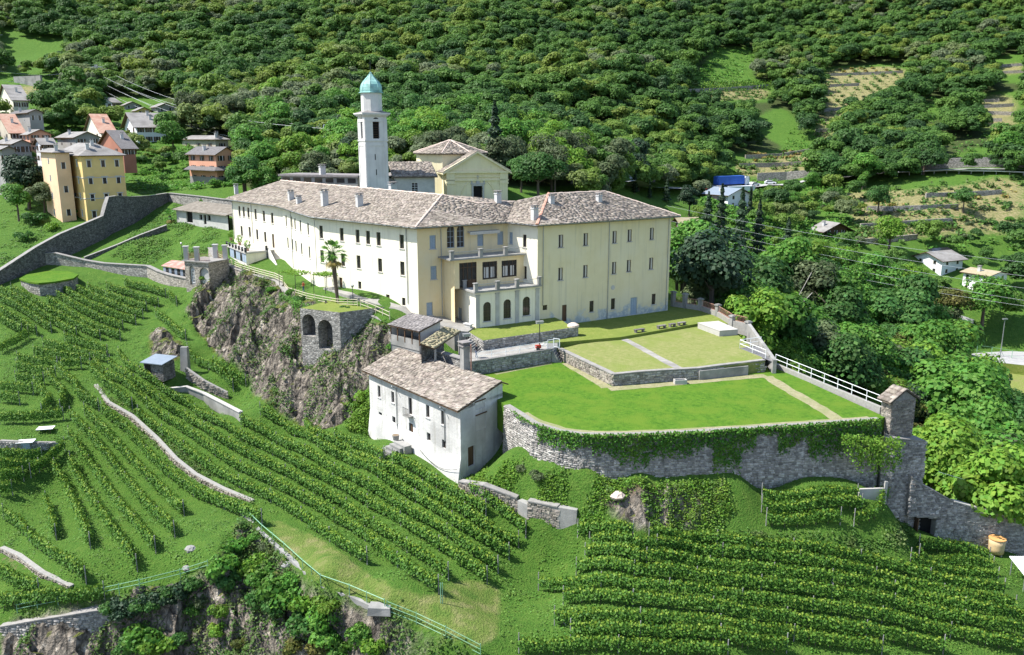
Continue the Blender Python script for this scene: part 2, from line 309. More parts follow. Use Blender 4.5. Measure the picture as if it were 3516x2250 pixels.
CX3 = [(-0.15, 85.89, -6.79), (1.74, 86.8, -6.79), (1.42, 82.66, -6.65), (3.11, 83.91, -6.65), (4.21, 80.04, -6.61), (5.42, 81.76, -6.61), (6.78, 78.92, -6.77), (7.3, 80.95, -6.77), (9.03, 78.77, -6.96), (9.07, 80.87, -6.96), (11.39, 78.82, -7.1), (11.22, 80.91, -7.1), (17.37, 79.46, -7.18), (17.08, 81.54, -7.18), (23.51, 80.54, -7.95), (23.13, 82.6, -7.95), (30.26, 81.84, -8.82), (29.86, 83.9, -8.82), (34.82, 82.75, -9.21), (34.41, 84.81, -9.21),
(-18.61, 101.26, -10.83), (-16.35, 103.07, -10.83), (-16.14, 98.18, -10.28), (-13.88, 99.99, -10.28), (-13.67, 95.1, -10.07), (-11.41, 96.91, -10.07), (-11.2, 92.02, -10.28), (-8.94, 93.83, -10.28), (-8.73, 88.94, -10.61), (-6.47, 90.75, -10.61), (-6.26, 85.86, -10.91), (-4.0, 87.67, -10.91), (-2.62, 88.66, -9.79), (-0.37, 91.46, -8.92),
(-30,150,3),(-10,135,0),(10,135,-3),(20,140,-3),(5,100,-6.5),(15,108,-6),(-2,95,-6.5),(20,95,-7),(0,108,-5),(10,118,-4),(25,125,-4),(32,110,-8),(-6,104,-5.5),(-14,114,.5),(-9,113,-1),
(0,92,-7),(10,90,-7),(20,90,-7),(30,91,-7.5),(36,93,-10),(-8,170,12.5),(-30,178,11),(10,175,11),(-55,195,10),
(35,110,-14),(42,125,-15),(40,140,-13),(34,150,-7),(50,160,-17),(60,150,-20),(60,130,-24),(50,110,-22),(55,95,-25),(70,110,-30),(80,140,-30),(75,170,-24),(47,92,-22),(62,82,-28),(30,138,-3),(32,150,-3),
(-60,60,-38),(-40,58,-40),(-20,57,-40),(-8,56,-38),(0,50,-38),(20,50,-36),(50,50,-36),(-17.5,66.5,-24),(-11.5,63.5,-24),(-6,61,-23),(-29,71,-22),(-36,70,-25),(-44,68.5,-26),(-50,68,-27),(-23,69,-22),
(0,650,140),(300,650,150),(-300,650,140),(-420,400,70),(480,400,80),(-250,150,-5),(-200,100,-15),(150,100,-35),(250,180,-10),(200,130,-30),(-110,75,-25),(-150,60,-45),(100,60,-40)]
CP = np.array([D(*c) for c in CD]+[np.array(c, float) for c in CX3])
def _k(r2): return np.sqrt(r2+4.0)
_A = _k(((CP[:, None, :2]-CP[None, :, :2])**2).sum(-1)); n_ = len(CP)
_B = np.zeros((n_+3, n_+3)); _B[:n_, :n_] = _A-np.eye(n_)*.15; _B[:n_, n_:] = np.c_[np.ones(n_), CP[:, :2]/100]; _B[n_:, :n_] = _B[:n_, n_:].T
_w = np.linalg.solve(_B, np.r_[CP[:, 2], 0, 0, 0])
def hraw(x, y):
    x = np.asarray(x, float).ravel(); y = np.asarray(y, float).ravel(); out = np.empty(len(x))
    for i in range(0, len(x), 20000):
        a, b = x[i:i+20000], y[i:i+20000]
        out[i:i+20000] = _k((a[:, None]-CP[:, 0])**2+(b[:, None]-CP[:, 1])**2)@_w[:n_]+_w[n_]+_w[n_+1]*a/100+_w[n_+2]*b/100
    return out
def axis(lo, f0, f1, hi, st, gr, mx):
    a = list(np.arange(f0, f1+1e-6, st)); d = st; t = f1
    while t < hi: d = min(d*gr, mx); t += d; a.append(t)
    d = st; t = f0
    while t > lo: d = min(d*gr, mx); t -= d; a.insert(0, t)
    return np.array(a)
GXA = axis(-540, -90, 70, 580, .5, 1.05, 6.0); GYA = axis(40, 52, 185, 720, .5, 1.045, 5.0)
gx, gy = np.meshgrid(GXA, GYA); gz = hraw(gx, gy).reshape(gx.shape)
ROCK = [[(690,965),(730,895),(960,975),(1040,1045),(1240,1085),(1340,1120),(1380,1180),(1290,1280),(1262,1330),(1190,1440),(1060,1472),(880,1365),(850,1300),(760,1230),(700,1150),(640,1080)],
        [(515,1150),(560,1140),(625,1180),(630,1230),(600,1245),(515,1240)],
        [(0,2125),(390,2060),(560,2035),(740,1950),(830,1780),(930,1880),(1110,2035),(1330,2115),(1640,2270),(0,2300)],
        [(2010,1690),(2200,1700),(2300,1680),(2420,1760),(2440,1830),(2350,1830),(2120,1790)]]
_px, _py, _pd = proj(np.stack([gx, gy, gz], -1))
rockm = np.zeros(gx.shape)
for p in ROCK: rockm = np.maximum(rockm, inpoly(_px, _py, p))*1.0
rockm *= (gy < 160) & (gy > 52)
_r = np.pad(rockm, 2, 'edge'); rsoft = sum(_r[i:i+gx.shape[0], j:j+gx.shape[1]] for i in range(5) for j in range(5))/25
def crag(x, y, s, seed):               # tilted blocks: nearest of jittered seeds, each with its own height and slope
    x = x/s; y = y/s; xi = np.floor(x); yi = np.floor(y); best = np.full(x.shape, 9.); out = np.zeros(x.shape)
    hh = lambda a, b, k: np.modf(np.abs(np.sin(a*127.1+b*311.7+(seed+k)*74.7)*43758.5453))[0]
    for i in (-1, 0, 1):
        for j in (-1, 0, 1):
            a, b = xi+i, yi+j; px_, py_ = a+hh(a, b, 1), b+hh(a, b, 2); d = (x-px_)**2+(y-py_)**2; m = d < best
            v = hh(a, b, 3)-.5+(x-px_)*(hh(a, b, 4)-.5)*1.1+(y-py_)*(hh(a, b, 5)-.35)*1.3
            best = np.where(m, d, best); out = np.where(m, v, out)
    return out
wx = gx+(fbm(gx, gy, 3, 21)-.5)*2.5; wy = gy+(fbm(gx, gy, 3, 31)-.5)*2.5
gz = gz+rsoft*(crag(wx, wy*1.2, 6.5, 1)*2.6+crag(wx, wy, 2.6, 2)*1.6+crag(wx, wy, 1.2, 3)*.8)
gz = gz+(1-rsoft)*(fbm(gx, gy, 9, 5, 3)-.45)*np.clip((gy-40)/200, .25, 1.2)*.8
def _idx(a, v):
    i = np.clip(np.searchsorted(a, v)-1, 0, len(a)-2); return i, np.clip((v-a[i])/(a[i+1]-a[i]), 0, 1)
def H(x, y):
    i, fx = _idx(GXA, np.asarray(x, float)); j, fy = _idx(GYA, np.asarray(y, float))
    return (gz[j, i]*(1-fx)+gz[j, i+1]*fx)*(1-fy)+(gz[j+1, i]*(1-fx)+gz[j+1, i+1]*fx)*fy
_td = np.concatenate([np.arange(50, 200, .4), np.arange(200, 760, 1.5)])
def T(x, y, off=0):                   # where the view through photo pixel (x,y) meets the ground
    P = O3+ray(x, y)[None]*_td[:, None]; e = P[:, 2]-H(P[:, 0], P[:, 1])-off
    k = np.argmax(e < 0)
    if k == 0: return P[-1] if not (e < 0).any() else P[0]
    t = e[k-1]/(e[k-1]-e[k]); p = P[k-1]*(1-t)+P[k]*t; return p
# ground colour masks: straw, bare soil, dry mown grass
STRAW = [[(2330,340),(2420,330),(2450,300),(2640,300),(2630,345)],[(2840,240),(3100,225),(3110,260),(3050,330),(2920,350),(2870,440),(2850,480),(2790,500),(2800,440),(2820,350)],
         [(2530,560),(2790,520),(2800,590),(2600,600),(2530,600)],[(2880,660),(3200,650),(3400,620),(3516,610),(3516,720),(3100,690),(2900,700)],[(2880,670),(3440,690),(3516,740),(3516,790),(3300,800),(2950,840),(2940,760)],
         [(3365,340),(3480,310),(3490,440),(3440,460),(3390,450)],[(3430,220),(3516,210),(3516,270),(3430,260)],[(0,300),(110,290),(200,310),(190,335),(0,330)],[(1980,640),(2060,625),(2080,650),(2000,660)]]
DRY = [[(905,1770),(1100,1850),(1300,1990),(1480,2060),(1560,2110),(1640,2230),(1540,2180),(1330,2090),(1110,2000),(1000,1930)],[(1460,2060),(1560,1990),(1720,2000),(1700,2190),(1640,2230)]]
SOIL = [[(2100,1660),(2480,1680),(2500,1740),(2300,1770),(2000,1740)],[(2480,1870),(3000,1880),(3060,1870),(3040,1900),(2700,1890)],[(0,1890),(250,2050),(120,1990),(0,1930)]]
_px, _py, _pd = proj(np.stack([gx, gy, gz], -1))
def soft(polys):
    m_ = np.zeros(gx.shape)
    for p in polys: m_ = np.maximum(m_, inpoly(_px, _py, p))
    return m_
def blur(m_):
    q = np.pad(m_, 1, 'edge'); return sum(q[i:i+m_.shape[0], j:j+m_.shape[1]] for i in range(3) for j in range(3))/9
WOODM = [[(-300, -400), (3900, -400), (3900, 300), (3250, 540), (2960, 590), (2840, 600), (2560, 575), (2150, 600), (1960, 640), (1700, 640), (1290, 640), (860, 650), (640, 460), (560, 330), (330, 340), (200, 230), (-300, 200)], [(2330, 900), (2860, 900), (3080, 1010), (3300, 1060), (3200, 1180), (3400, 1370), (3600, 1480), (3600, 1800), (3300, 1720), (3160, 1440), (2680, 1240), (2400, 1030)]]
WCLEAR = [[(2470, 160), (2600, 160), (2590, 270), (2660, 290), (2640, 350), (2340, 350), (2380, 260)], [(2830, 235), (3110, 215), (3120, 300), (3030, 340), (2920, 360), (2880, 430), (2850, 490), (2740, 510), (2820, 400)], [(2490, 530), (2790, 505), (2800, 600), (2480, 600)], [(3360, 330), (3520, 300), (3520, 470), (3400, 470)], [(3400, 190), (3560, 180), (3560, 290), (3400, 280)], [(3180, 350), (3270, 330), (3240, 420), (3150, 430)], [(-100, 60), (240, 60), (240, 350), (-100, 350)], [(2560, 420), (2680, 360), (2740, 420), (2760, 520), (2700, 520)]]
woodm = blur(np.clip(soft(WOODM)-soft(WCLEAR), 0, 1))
straw = blur(soft(STRAW)); dry = blur(blur(soft(DRY))); soilm = blur(soft(SOIL))
def ground_mat():
    m = bpy.data.materials.new('meadow_and_rock'); m.use_nodes = True; N, L = nodes(m); b = N['Principled BSDF']; b.inputs['Roughness'].default_value = .95; b.inputs['Specular IOR Level'].default_value = .15
    g = N.new('ShaderNodeNewGeometry'); pos = g.outputs['Position']
    def noise(s, d=5, st=None):
        t = N.new('ShaderNodeTexNoise'); t.inputs['Scale'].default_value = s; t.inputs['Detail'].default_value = d; t.inputs['Roughness'].default_value = .65
        if st: mp = N.new('ShaderNodeMapping'); mp.inputs['Scale'].default_value = st; mp.inputs['Rotation'].default_value = (.3, .5, .4); L.new(pos, mp.inputs[0]); L.new(mp.outputs[0], t.inputs[0])
        else: L.new(pos, t.inputs[0])
        return t.outputs[0]
    def ramp(f, stops):
        r = N.new('ShaderNodeValToRGB'); e = r.color_ramp.elements
        e[0].position, e[0].color = stops[0][0], (*stops[0][1], 1); e[1].position, e[1].color = stops[-1][0], (*stops[-1][1], 1)
        for p, c in stops[1:-1]: q = e.new(p); q.color = (*c, 1)
        L.new(f, r.inputs[0]); return r.outputs[0]
    def mix(f, a, c):
        x = N.new('ShaderNodeMixRGB'); L.new(f, x.inputs[0]); L.new(a, x.inputs[1]); L.new(c, x.inputs[2]); return x.outputs[0]
    def edge(f, nz, k=.7, lo=.35, hi=.65):      # mask broken up by noise
        a = N.new('ShaderNodeMath'); a.operation = 'MULTIPLY_ADD'; a.inputs[1].default_value = k; L.new(nz, a.inputs[0]); L.new(f, a.inputs[2])
        s = N.new('ShaderNodeMath'); s.operation = 'SUBTRACT'; L.new(a.outputs[0], s.inputs[0]); s.inputs[1].default_value = k*.5
        r = N.new('ShaderNodeMapRange'); r.inputs[1].default_value = lo; r.inputs[2].default_value = hi; L.new(s.outputs[0], r.inputs[0]); return r.outputs[0]
    at = N.new('ShaderNodeAttribute'); at.attribute_name = 'gmask'; sp = N.new('ShaderNodeSeparateColor'); L.new(at.outputs['Color'], sp.inputs[0])
    n1, n2, n3 = noise(.9), noise(.12, 4), noise(5, 4)
    grass = mix(n2, ramp(n1, [(.28, (.038, .098, .014)), (.5, (.070, .150, .021)), (.72, (.125, .195, .034))]), ramp(n3, [(.3, (.040, .122, .016)), (.5, (.078, .168, .024)), (.7, (.14, .20, .045))]))
    strw = ramp(noise(1.2), [(.3, (.12, .155, .045)), (.5, (.235, .215, .095)), (.7, (.37, .31, .17))])
    dryg = ramp(noise(.7, 6), [(.3, (.085, .165, .028)), (.5, (.145, .20, .045)), (.7, (.245, .24, .10))])
    soil = ramp(n3, [(.3, (.12, .08, .05)), (.7, (.26, .20, .13))])
    rk = noise(.95, 10, (1, 1, .75)); rock = ramp(rk, [(.30, (.035, .031, .027)), (.42, (.115, .100, .085)), (.52, (.22, .19, .155)), (.61, (.34, .295, .24)), (.72, (.58, .53, .46))])
    vc = N.new('ShaderNodeTexVoronoi'); vc.feature = 'DISTANCE_TO_EDGE'; vc.inputs['Scale'].default_value = .75; mq = N.new('ShaderNodeMapping'); mq.inputs['Scale'].default_value = (1, 1, .6); mq.inputs['Rotation'].default_value = (.4, .2, .6); L.new(pos, mq.inputs[0])
    wv = N.new('ShaderNodeMixRGB'); wv.blend_type = 'ADD'; wv.inputs[0].default_value = .35; L.new(mq.outputs[0], wv.inputs[1]); L.new(noise(.9, 4), wv.inputs[2]); L.new(wv.outputs[0], vc.inputs[0])
    ck = N.new('ShaderNodeMapRange'); ck.inputs[1].default_value = .0; ck.inputs[2].default_value = .06; ck.inputs[3].default_value = .35; L.new(vc.outputs[0], ck.inputs[0]); mu = N.new('ShaderNodeMixRGB'); mu.blend_type = 'MULTIPLY'; mu.inputs[0].default_value = 1; L.new(rock, mu.inputs[1]); L.new(ck.outputs[0], mu.inputs[2]); rock = mu.outputs[0]
    moss = ramp(n3, [(.3, (.07, .10, .02)), (.7, (.17, .17, .05))])
    nz = N.new('ShaderNodeSeparateXYZ'); L.new(g.outputs['Normal'], nz.inputs[0])
    flat = edge(nz.outputs[2], n1, .45, .74, .86); rock = mix(flat, rock, moss)
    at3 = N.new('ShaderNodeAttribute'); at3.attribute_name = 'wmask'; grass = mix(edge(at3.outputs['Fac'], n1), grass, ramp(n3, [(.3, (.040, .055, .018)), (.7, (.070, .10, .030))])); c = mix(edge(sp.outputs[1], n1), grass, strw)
    at2 = N.new('ShaderNodeAttribute'); at2.attribute_name = 'dmask'; c = mix(edge(at2.outputs['Fac'], n1), c, dryg)
    c = mix(edge(sp.outputs[2], n1, .9, .5, .7), c, soil); c = mix(edge(sp.outputs[0], n1, .5), c, rock)
    L.new(c, b.inputs['Base Color'])
    bp = N.new('ShaderNodeBump'); bp.inputs['Strength'].default_value = .85; bp.inputs['Distance'].default_value = .5
    vr = N.new('ShaderNodeTexVoronoi'); vr.inputs['Scale'].default_value = 2.4; mp = N.new('ShaderNodeMapping'); mp.inputs['Scale'].default_value = (1, 1, .5); L.new(pos, mp.inputs[0]); L.new(mp.outputs[0], vr.inputs[0])
    ad = N.new('ShaderNodeMath'); ad.operation = 'MULTIPLY'; L.new(vr.outputs[0], ad.inputs[0]); L.new(sp.outputs[0], ad.inputs[1])
    a2 = N.new('ShaderNodeMath'); a2.operation = 'ADD'; L.new(ad.outputs[0], a2.inputs[0]); L.new(n3, a2.inputs[1]); L.new(a2.outputs[0], bp.inputs['Height']); L.new(bp.outputs[0], b.inputs['Normal'])
    return m
M['ground'] = ground_mat()
ny, nx = gx.shape
_v = np.stack([gx, gy, gz], -1).reshape(-1, 3)
_i = np.arange(ny*nx).reshape(ny, nx); _f = np.stack([_i[:-1, :-1], _i[:-1, 1:], _i[1:, 1:], _i[1:, :-1]], -1).reshape(-1, 4)
def ground_part(name, sel):
    f = _f[sel]; u, inv = np.unique(f, return_inverse=True); me = fastmesh(name, _v[u], inv.reshape(-1, 4), M['ground'])
    a = me.attributes.new('gmask', 'FLOAT_COLOR', 'POINT'); a.data.foreach_set('color', np.stack([rsoft.ravel()[u], straw.ravel()[u], soilm.ravel()[u], np.ones(len(u))], -1).astype(np.float32).ravel())
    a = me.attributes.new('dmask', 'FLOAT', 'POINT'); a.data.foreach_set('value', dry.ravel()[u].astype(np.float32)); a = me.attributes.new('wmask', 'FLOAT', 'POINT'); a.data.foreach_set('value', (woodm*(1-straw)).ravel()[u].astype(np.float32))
    me.polygons.foreach_set('use_smooth', [name != 'rock_face']*len(me.polygons))
    o = bpy.data.objects.new(name, me); COL.objects.link(o); W[name] = np.zeros(3); return tag(o, kind='structure')
_rf = rockm.ravel()[_f].mean(1) > .5; _yf = gy.ravel()[_f].mean(1)
ground_part('ground', ~_rf & (_yf < 205)); ground_part('hillside', ~_rf & (_yf >= 205)); ground_part('rock_face', _rf)
# ------------------------------------------------------------------ building helpers
class Wl:
    def __init__(s, A, B):
        s.A = np.array(A[:2], float); s.B = np.array(B[:2], float); s.L = float(np.linalg.norm(s.B-s.A)); s.e = (s.B-s.A)/s.L; s.n = np.array([s.e[1], -s.e[0]])
    def P(s, u, z, d=0.): q = s.A+s.e*u+s.n*d; return np.array([q[0], q[1], z])
    def uz(s, x, y): p = on_wall(np.array([*s.A, 0]), np.array([*s.B, 0]), x, y); return float(np.dot(p[:2]-s.A, s.e)), float(p[2])
    def off(s, d): return Wl(s.A+s.n*d, s.B+s.n*d)
    def box(s, mb, u0, u1, z0, z1, d0, d1, m=0):
        q = [s.P(u0, 0, d0), s.P(u0, 0, d1), s.P(u1, 0, d1), s.P(u1, 0, d0)]
        q = [s.P(u0, 0, d1), s.P(u1, 0, d1), s.P(u1, 0, d0), s.P(u0, 0, d0)]
        return mb.mesh8([(a, b, z0) for a, b, _ in q]+[(a, b, z1) for a, b, _ in q], m)
def window(par, wl, u0, u1, z0, z1, dep=.22, style='glass', sill=True, name='window', frame=None, label=None):
    fm = frame or M['frame']; mb = MB(); t = .07; d = -dep
    wl.box(mb, u0, u0+t, z0, z1, d+.02, d+.09); wl.box(mb, u1-t, u1, z0, z1, d+.02, d+.09); wl.box(mb, u0+t, u1-t, z0, z0+t, d+.02, d+.09); wl.box(mb, u0+t, u1-t, z1-t, z1, d+.02, d+.09)
    um = (u0+u1)/2
    if style in ('glass', 'curtain', 'grid') and u1-u0 > .5: wl.box(mb, um-.03, um+.03, z0+t, z1-t, d+.02, d+.08)
    if style == 'grid':
        for k in range(1, 4): zz = z0+(z1-z0)*k/4; wl.box(mb, u0+t, u1-t, zz-.025, zz+.025, d+.025, d+.07)
    o = obj(name, mb, fm, par, label=label)
    if style == 'shut':
        sm = MB(); n = max(6, int((z1-z0)/.16))
        for k in range(n): a = z0+(z1-z0)*k/n; wl.box(sm, u0+.03, u1-.03, a+.01, a+(z1-z0)/n-.012, d+.09, d+.14)
        wl.box(sm, um-.02, um+.02, z0, z1, d+.1, d+.16); obj('shutter', sm, M['bluewood'], o)
    elif style == 'door': obj('door_leaf', wl.box(MB(), u0+t, u1-t, z0, z1-t, d+.0, d+.06), M['wood'], o)
    elif style == 'bluedoor':
        sm = MB(); k = 4
        for i in range(k): a = u0+(u1-u0)*i/k; wl.box(sm, a+.02, a+(u1-u0)/k-.02, z0, z1-.05, d+.05, d+.12)
        obj('door_leaf', sm, M['bluewood'], o)
    else:
        obj('pane', wl.box(MB(), u0+t, u1-t, z0+t, z1-t, d+.03, d+.05), M['glass'], o)
        if style == 'curtain':
            cm = MB(); wl.box(cm, um+.05, u1-t-.02, z0+t, z1-t, d+.052, d+.06); wl.box(cm, u0+t, u0+t+(u1-u0)*.16, z0+t, z1-t, d+.052, d+.06); obj('curtain', cm, M['curtain'], o)
    if sill: obj('sill', wl.box(MB(), u0-.12, u1+.12, z0-.1, z0-.002, -dep+.1, .1), M['sillstone'], o)
    return o
_var = {}
def variants(key, mat_, kind):
    if key in _var: return _var[key]
    out = []
    for k in range(8):
        mb = MB(); j = lambda a: random.uniform(-a, a)
        if kind == 'slab':
            q = [(-.5+j(.06), -.5+j(.08)), (.5+j(.06), -.5+j(.08)), (.5+j(.06), .5), (-.5+j(.06), .5)]
            mb.mesh8([(a, b, 0) for a, b in q]+[(a, b, 1+j(.25)) for a, b in q])
        else:                            # rubble stone: bevelled, uneven front (front = +z)
            a = [(-.5+j(.05), -.5+j(.06), 0), (.5+j(.05), -.5+j(.06), 0), (.5+j(.05), .5+j(.06), 0), (-.5+j(.05), .5+j(.06), 0)]
            f = [(x*(.74+j(.1))+j(.03), y*(.72+j(.1))+j(.03), 1+j(.35)) for x, y, _ in a]
            mb.v = a+f; mb.t = [.5]*8
            for q in ((4, 5, 6, 7), (0, 1, 5, 4), (1, 2, 6, 5), (2, 3, 7, 6), (3, 0, 4, 7)): mb.f.append(q); mb.m.append(0)
        me = meshdata(key, mb, mat_); me.attributes['tint'].data.foreach_set('value', [0.]*len(mb.v)); out.append((me, np.array(mb.v), mb.f))
    _var[key] = out; return out
def pieces(name, key, mat_, kind, slots, parent, nmax=300, mass=None):
    """slots: (centre, x axis, y axis, z axis) scaled; the nmax nearest as objects of their own, the rest one mesh"""
    if not slots: return
    var = variants(key, mat_, kind); base = W[parent.name]
    dist = np.array([np.linalg.norm(np.array(s[0])-O3) for s in slots]); vis = []
    order = np.argsort(dist); near = set(order[:nmax].tolist()); V = []; Fq = []; Tn = []
    for i, (c, ax, ay, az) in enumerate(slots):
        me, vv, ff = var[random.randrange(8)]
        if i in near:
            o = bpy.data.objects.new(name, me); COL.objects.link(o); o.parent = parent
            o.matrix_local = Matrix(((ax[0], ay[0], az[0], c[0]-base[0]), (ax[1], ay[1], az[1], c[1]-base[1]), (ax[2], ay[2], az[2], c[2]-base[2]), (0, 0, 0, 1)))
        else:
            b = sum(len(x) for x in V) if not V else _acc[0]
            V.append(vv@np.array([ax, ay, az])+np.array(c)-base); Fq.append(np.array([q for q in ff])+b); Tn.append(np.full(len(vv), random.random())); _acc[0] = b+len(vv)
    if V:
        me = fastmesh(mass or name+'s', np.concatenate(V), np.concatenate(Fq), mat_, np.concatenate(Tn))
        obj(mass or name+'s', me, None, parent, kind='stuff')
_acc = [0]
def roof_slabs(roof, poly, key, mat_, size=(.62, .38), th=.05, nmax=0, name='roof_slab', slots=None):
    """courses of slabs over a three- or four-sided roof plane, poly = eave start, eave end, upper corners"""
    p = [np.array(q, float) for q in poly]; out = [] if slots is None else slots
    tris = [p] if len(p) <= 4 else [[p[0], p[1], p[2], p[4]], [p[4], p[2], p[3]]]
    for q in tris:
        if len(q) == 3: q = [q[0], q[1], q[2], q[2]]
        Lu = lambda t: np.linalg.norm(lerp(q[1], q[2], t)-lerp(q[0], q[3], t)); Lv = (np.linalg.norm(q[3]-q[0])+np.linalg.norm(q[2]-q[1]))/2
        nr = max(1, int(Lv/size[1]))
        for r in range(nr):
            t = (r+.5)/nr; a, b = lerp(q[0], q[3], t), lerp(q[1], q[2], t); L = np.linalg.norm(b-a)
            if L < .15: continue
            u = (b-a)/L; x = -random.random()*size[0]*.8
            while x < L:
                l = size[0]*random.uniform(.6, 1.5); x0, x1 = max(x, 0), min(x+l, L); x += l
                if x1-x0 < .12: continue
                m_ = (x0+x1)/2; k = m_/L; v = lerp(q[3]-q[0], q[2]-q[1], k); v /= np.linalg.norm(v); n = np.cross(u, v); n /= np.linalg.norm(n)
                if n[2] < 0: n = -n
                s_ = size[1]*1.3; vv = v*math.cos(.07)-n*math.sin(.07)
                out.append((a+u*m_+n*(.035+random.uniform(0, .025)), u*(x1-x0)*.985, vv*s_, n*th*random.uniform(.7, 1.5)))
    if slots is None: pieces(name, key, mat_, 'slab', out, roof, nmax)
    return out
lerp = lambda a, b, t: np.array(a)*(1-t)+np.array(b)*t
def on_plane(a, b, c, x, y):
    a, b, c = (np.array(q, float) for q in (a, b, c)); n = np.cross(b-a, c-a); r = ray(x, y); return O3+r*(np.dot(a-O3, n)/np.dot(r, n))
def thick_roof(mb, polys, th=.22, m=0, mu=0):    # every polygon gets an underside
    for p in polys:
        p = [np.array(q, float) for q in p]; k = len(p)
        n = np.cross(p[1]-p[0], p[2]-p[0])
        if n[2] < 0: p = p[::-1]
        mb.poly(p, m); lo = [q-np.array([0, 0, th]) for q in p]; mb.poly(lo[::-1], mu)
        for i in range(k): j = (i+1) % k; mb.poly([p[i], lo[i], lo[j], p[j]], mu)
    return mb
def chimney(par, base, wd, h, label=None, pot=True):
    mb = MB(); mb.box((base[0], base[1], base[2]-.5), (wd, wd, h+.5), .55); mb.box((base[0], base[1], base[2]+h), (wd*1.2, wd*1.2, .1), .55)
    for a, b in ((-.35, -.35), (.35, -.35), (.35, .35), (-.35, .35)):
        ca, sa = math.cos(.55), math.sin(.55); x, y = a*wd, b*wd; mb.box((base[0]+x*ca-y*sa, base[1]+x*sa+y*ca, base[2]+h+.1), (.14*wd/.8, .14*wd/.8, .32), .55)
    o = obj('chimney', mb, M['chim'], par, label=label)
    obj('cap', MB().box((base[0], base[1], base[2]+h+.42), (wd*1.3, wd*1.3, .09), .55), M['slate_dark'], o)
    return o
# ------------------------------------------------------------------ the convent
HE = 14.0
FL, B1, B2, NC, IC, RW, RE = (G(x, y, HE) for x, y in ((794, 682), (968, 705), (1085, 741), (1431, 776.6), (1743, 758), (1846.6, 768), (2305.7, 739)))
conv = thing('convent', 'long cream convent with stone slab roofs above the terraced lawns', 'convent', (*RW[:2], -1.3))
wF, wD, wN, wA, wB, wC = (Wl(a, b) for a, b in ((FL, B1), (B1, B2), (B2, NC), (NC, IC), (IC, RW), (RW, RE)))
inC = -wC.n; inN = -wN.n; inF = -wF.n
REb = np.array([*(RE[:2]+inC*14.5), HE]); FLb = np.array([*(FL[:2]+inF*14.5), HE])
wR = Wl(RE, REb); wK = Wl(FLb, FL)
holes = {k: [] for k in 'FDNABC'}; todo = []
def cw(key, wl, pts, w_, h_, style, sill=True, **kw):
    for x, y in pts:
        u, z = wl.uz(x, y); h = (u-w_/2, u+w_/2, z, z+h_); holes[key].append(h); todo.append((wl, h, style, sill, kw))
c2 = lambda p: cr(750, 550, 2.8, p); c3 = lambda p: cr(1400, 600, 2.407, p)
cw('C', wC, c3([(1265, 603), (1470, 588), (1708, 568), (1833, 554), (2016, 538)]), .86, 1.85, 'curtain')
cw('C', wC, c3([(1262, 874), (1467, 850), (1704, 822), (1826, 804), (2010, 784)]), .86, 1.85, 'curtain')
cw('C', wC, c3([(1519, 1135), (1696, 1113), (2031, 1073)]), .8, 1.7, 'glass')
cw('C', wC, c3([(1294, 1214)]), .85, 2.5, 'door', False, label='dark brown entrance door'); cw('C', wC, c3([(1866, 1158)]), 1.35, 2.75, 'bluedoor', False, label='faded blue double door')
cw('C', wC, c3([(1134, 1120)]), .8, .75, 'glass', False); cw('C', wC, c3([(1262, 415), (1470, 402), (1710, 384), (1834, 375), (2021, 361)]), .95, .45, 'vent', False)
cw('B', wB, c3([(966, 602), (968, 862)]), .7, 1.85, 'glass'); cw('B', wB, c3([(852, 402), (963, 417)]), .7, .42, 'vent', False); cw('B', wB, c3([(853, 572)]), .7, 1.7, 'shut')
cw('A', wA, c3([(208, 614), (216, 866), (182, 1165)]), .95, 1.9, 'shut'); cw('A', wA, c3([(601, 590), (766, 580)]), 1.0, 1.95, 'shut', False); cw('A', wA, c3([(765, 400)]), .95, .42, 'vent', False)
cw('A', wA, c3([(357, 606)]), 1.2, 3.1, 'grid', False, frame=M['bluewood']); cw('A', wA, c3([(438, 602)]), 1.2, 3.1, 'grid', False, frame=M['bluewood'])
cw('N', wN, c2([(990, 752), (1187, 778), (1340, 796), (1440, 809), (1541, 823), (1764, 852)]), .92, 1.95, 'glass')
cw('N', wN, c2([(1000, 985), (1075, 995), (1200, 1020), (1350, 1042), (1556, 1075), (1770, 1108)]), .92, 1.95, 'glass')
cw('N', wN, c2([(1360, 1240), (1782, 1400)]), .75, 1.15, 'glass'); cw('N', wN, c2([(1180, 1250), (1632, 1420)]), .8, 1.95, 'door', False)
cw('N', wN, c2([(982, 572), (1180, 582), (1330, 596), (1534, 618), (1755, 640)]), .9, .42, 'vent', False)
cw('F', wF, c2([(205, 540), (246, 546), (291, 555), (360, 572), (440, 590), (520, 610)]), .95, 1.95, 'glass'); cw('F', wF, c2([(227, 730), (304, 740), (376, 765), (453, 790)]), .95, 1.95, 'glass')
cw('F', wF, c2([(531, 846)]), .9, 2.6, 'door', False); cw('F', wF, c2([(198, 390), (239, 398), (281, 403), (349, 418), (430, 432), (511, 445)]), .8, .4, 'vent', False)
cw('D', wD, c2([(655, 638), (708, 652), (739, 668), (792, 692), (866, 722)]), .95, 1.95, 'glass'); cw('D', wD, c2([(604, 830), (672, 850), (716, 866), (749, 884), (803, 910), (879, 945)]), .95, 1.95, 'glass')
cw('D', wD, c2([(625, 975)]), .9, 2.0, 'door', False); cw('D', wD, c2([(650, 468), (730, 496), (780, 514), (856, 546)]), .8, .4, 'vent', False)
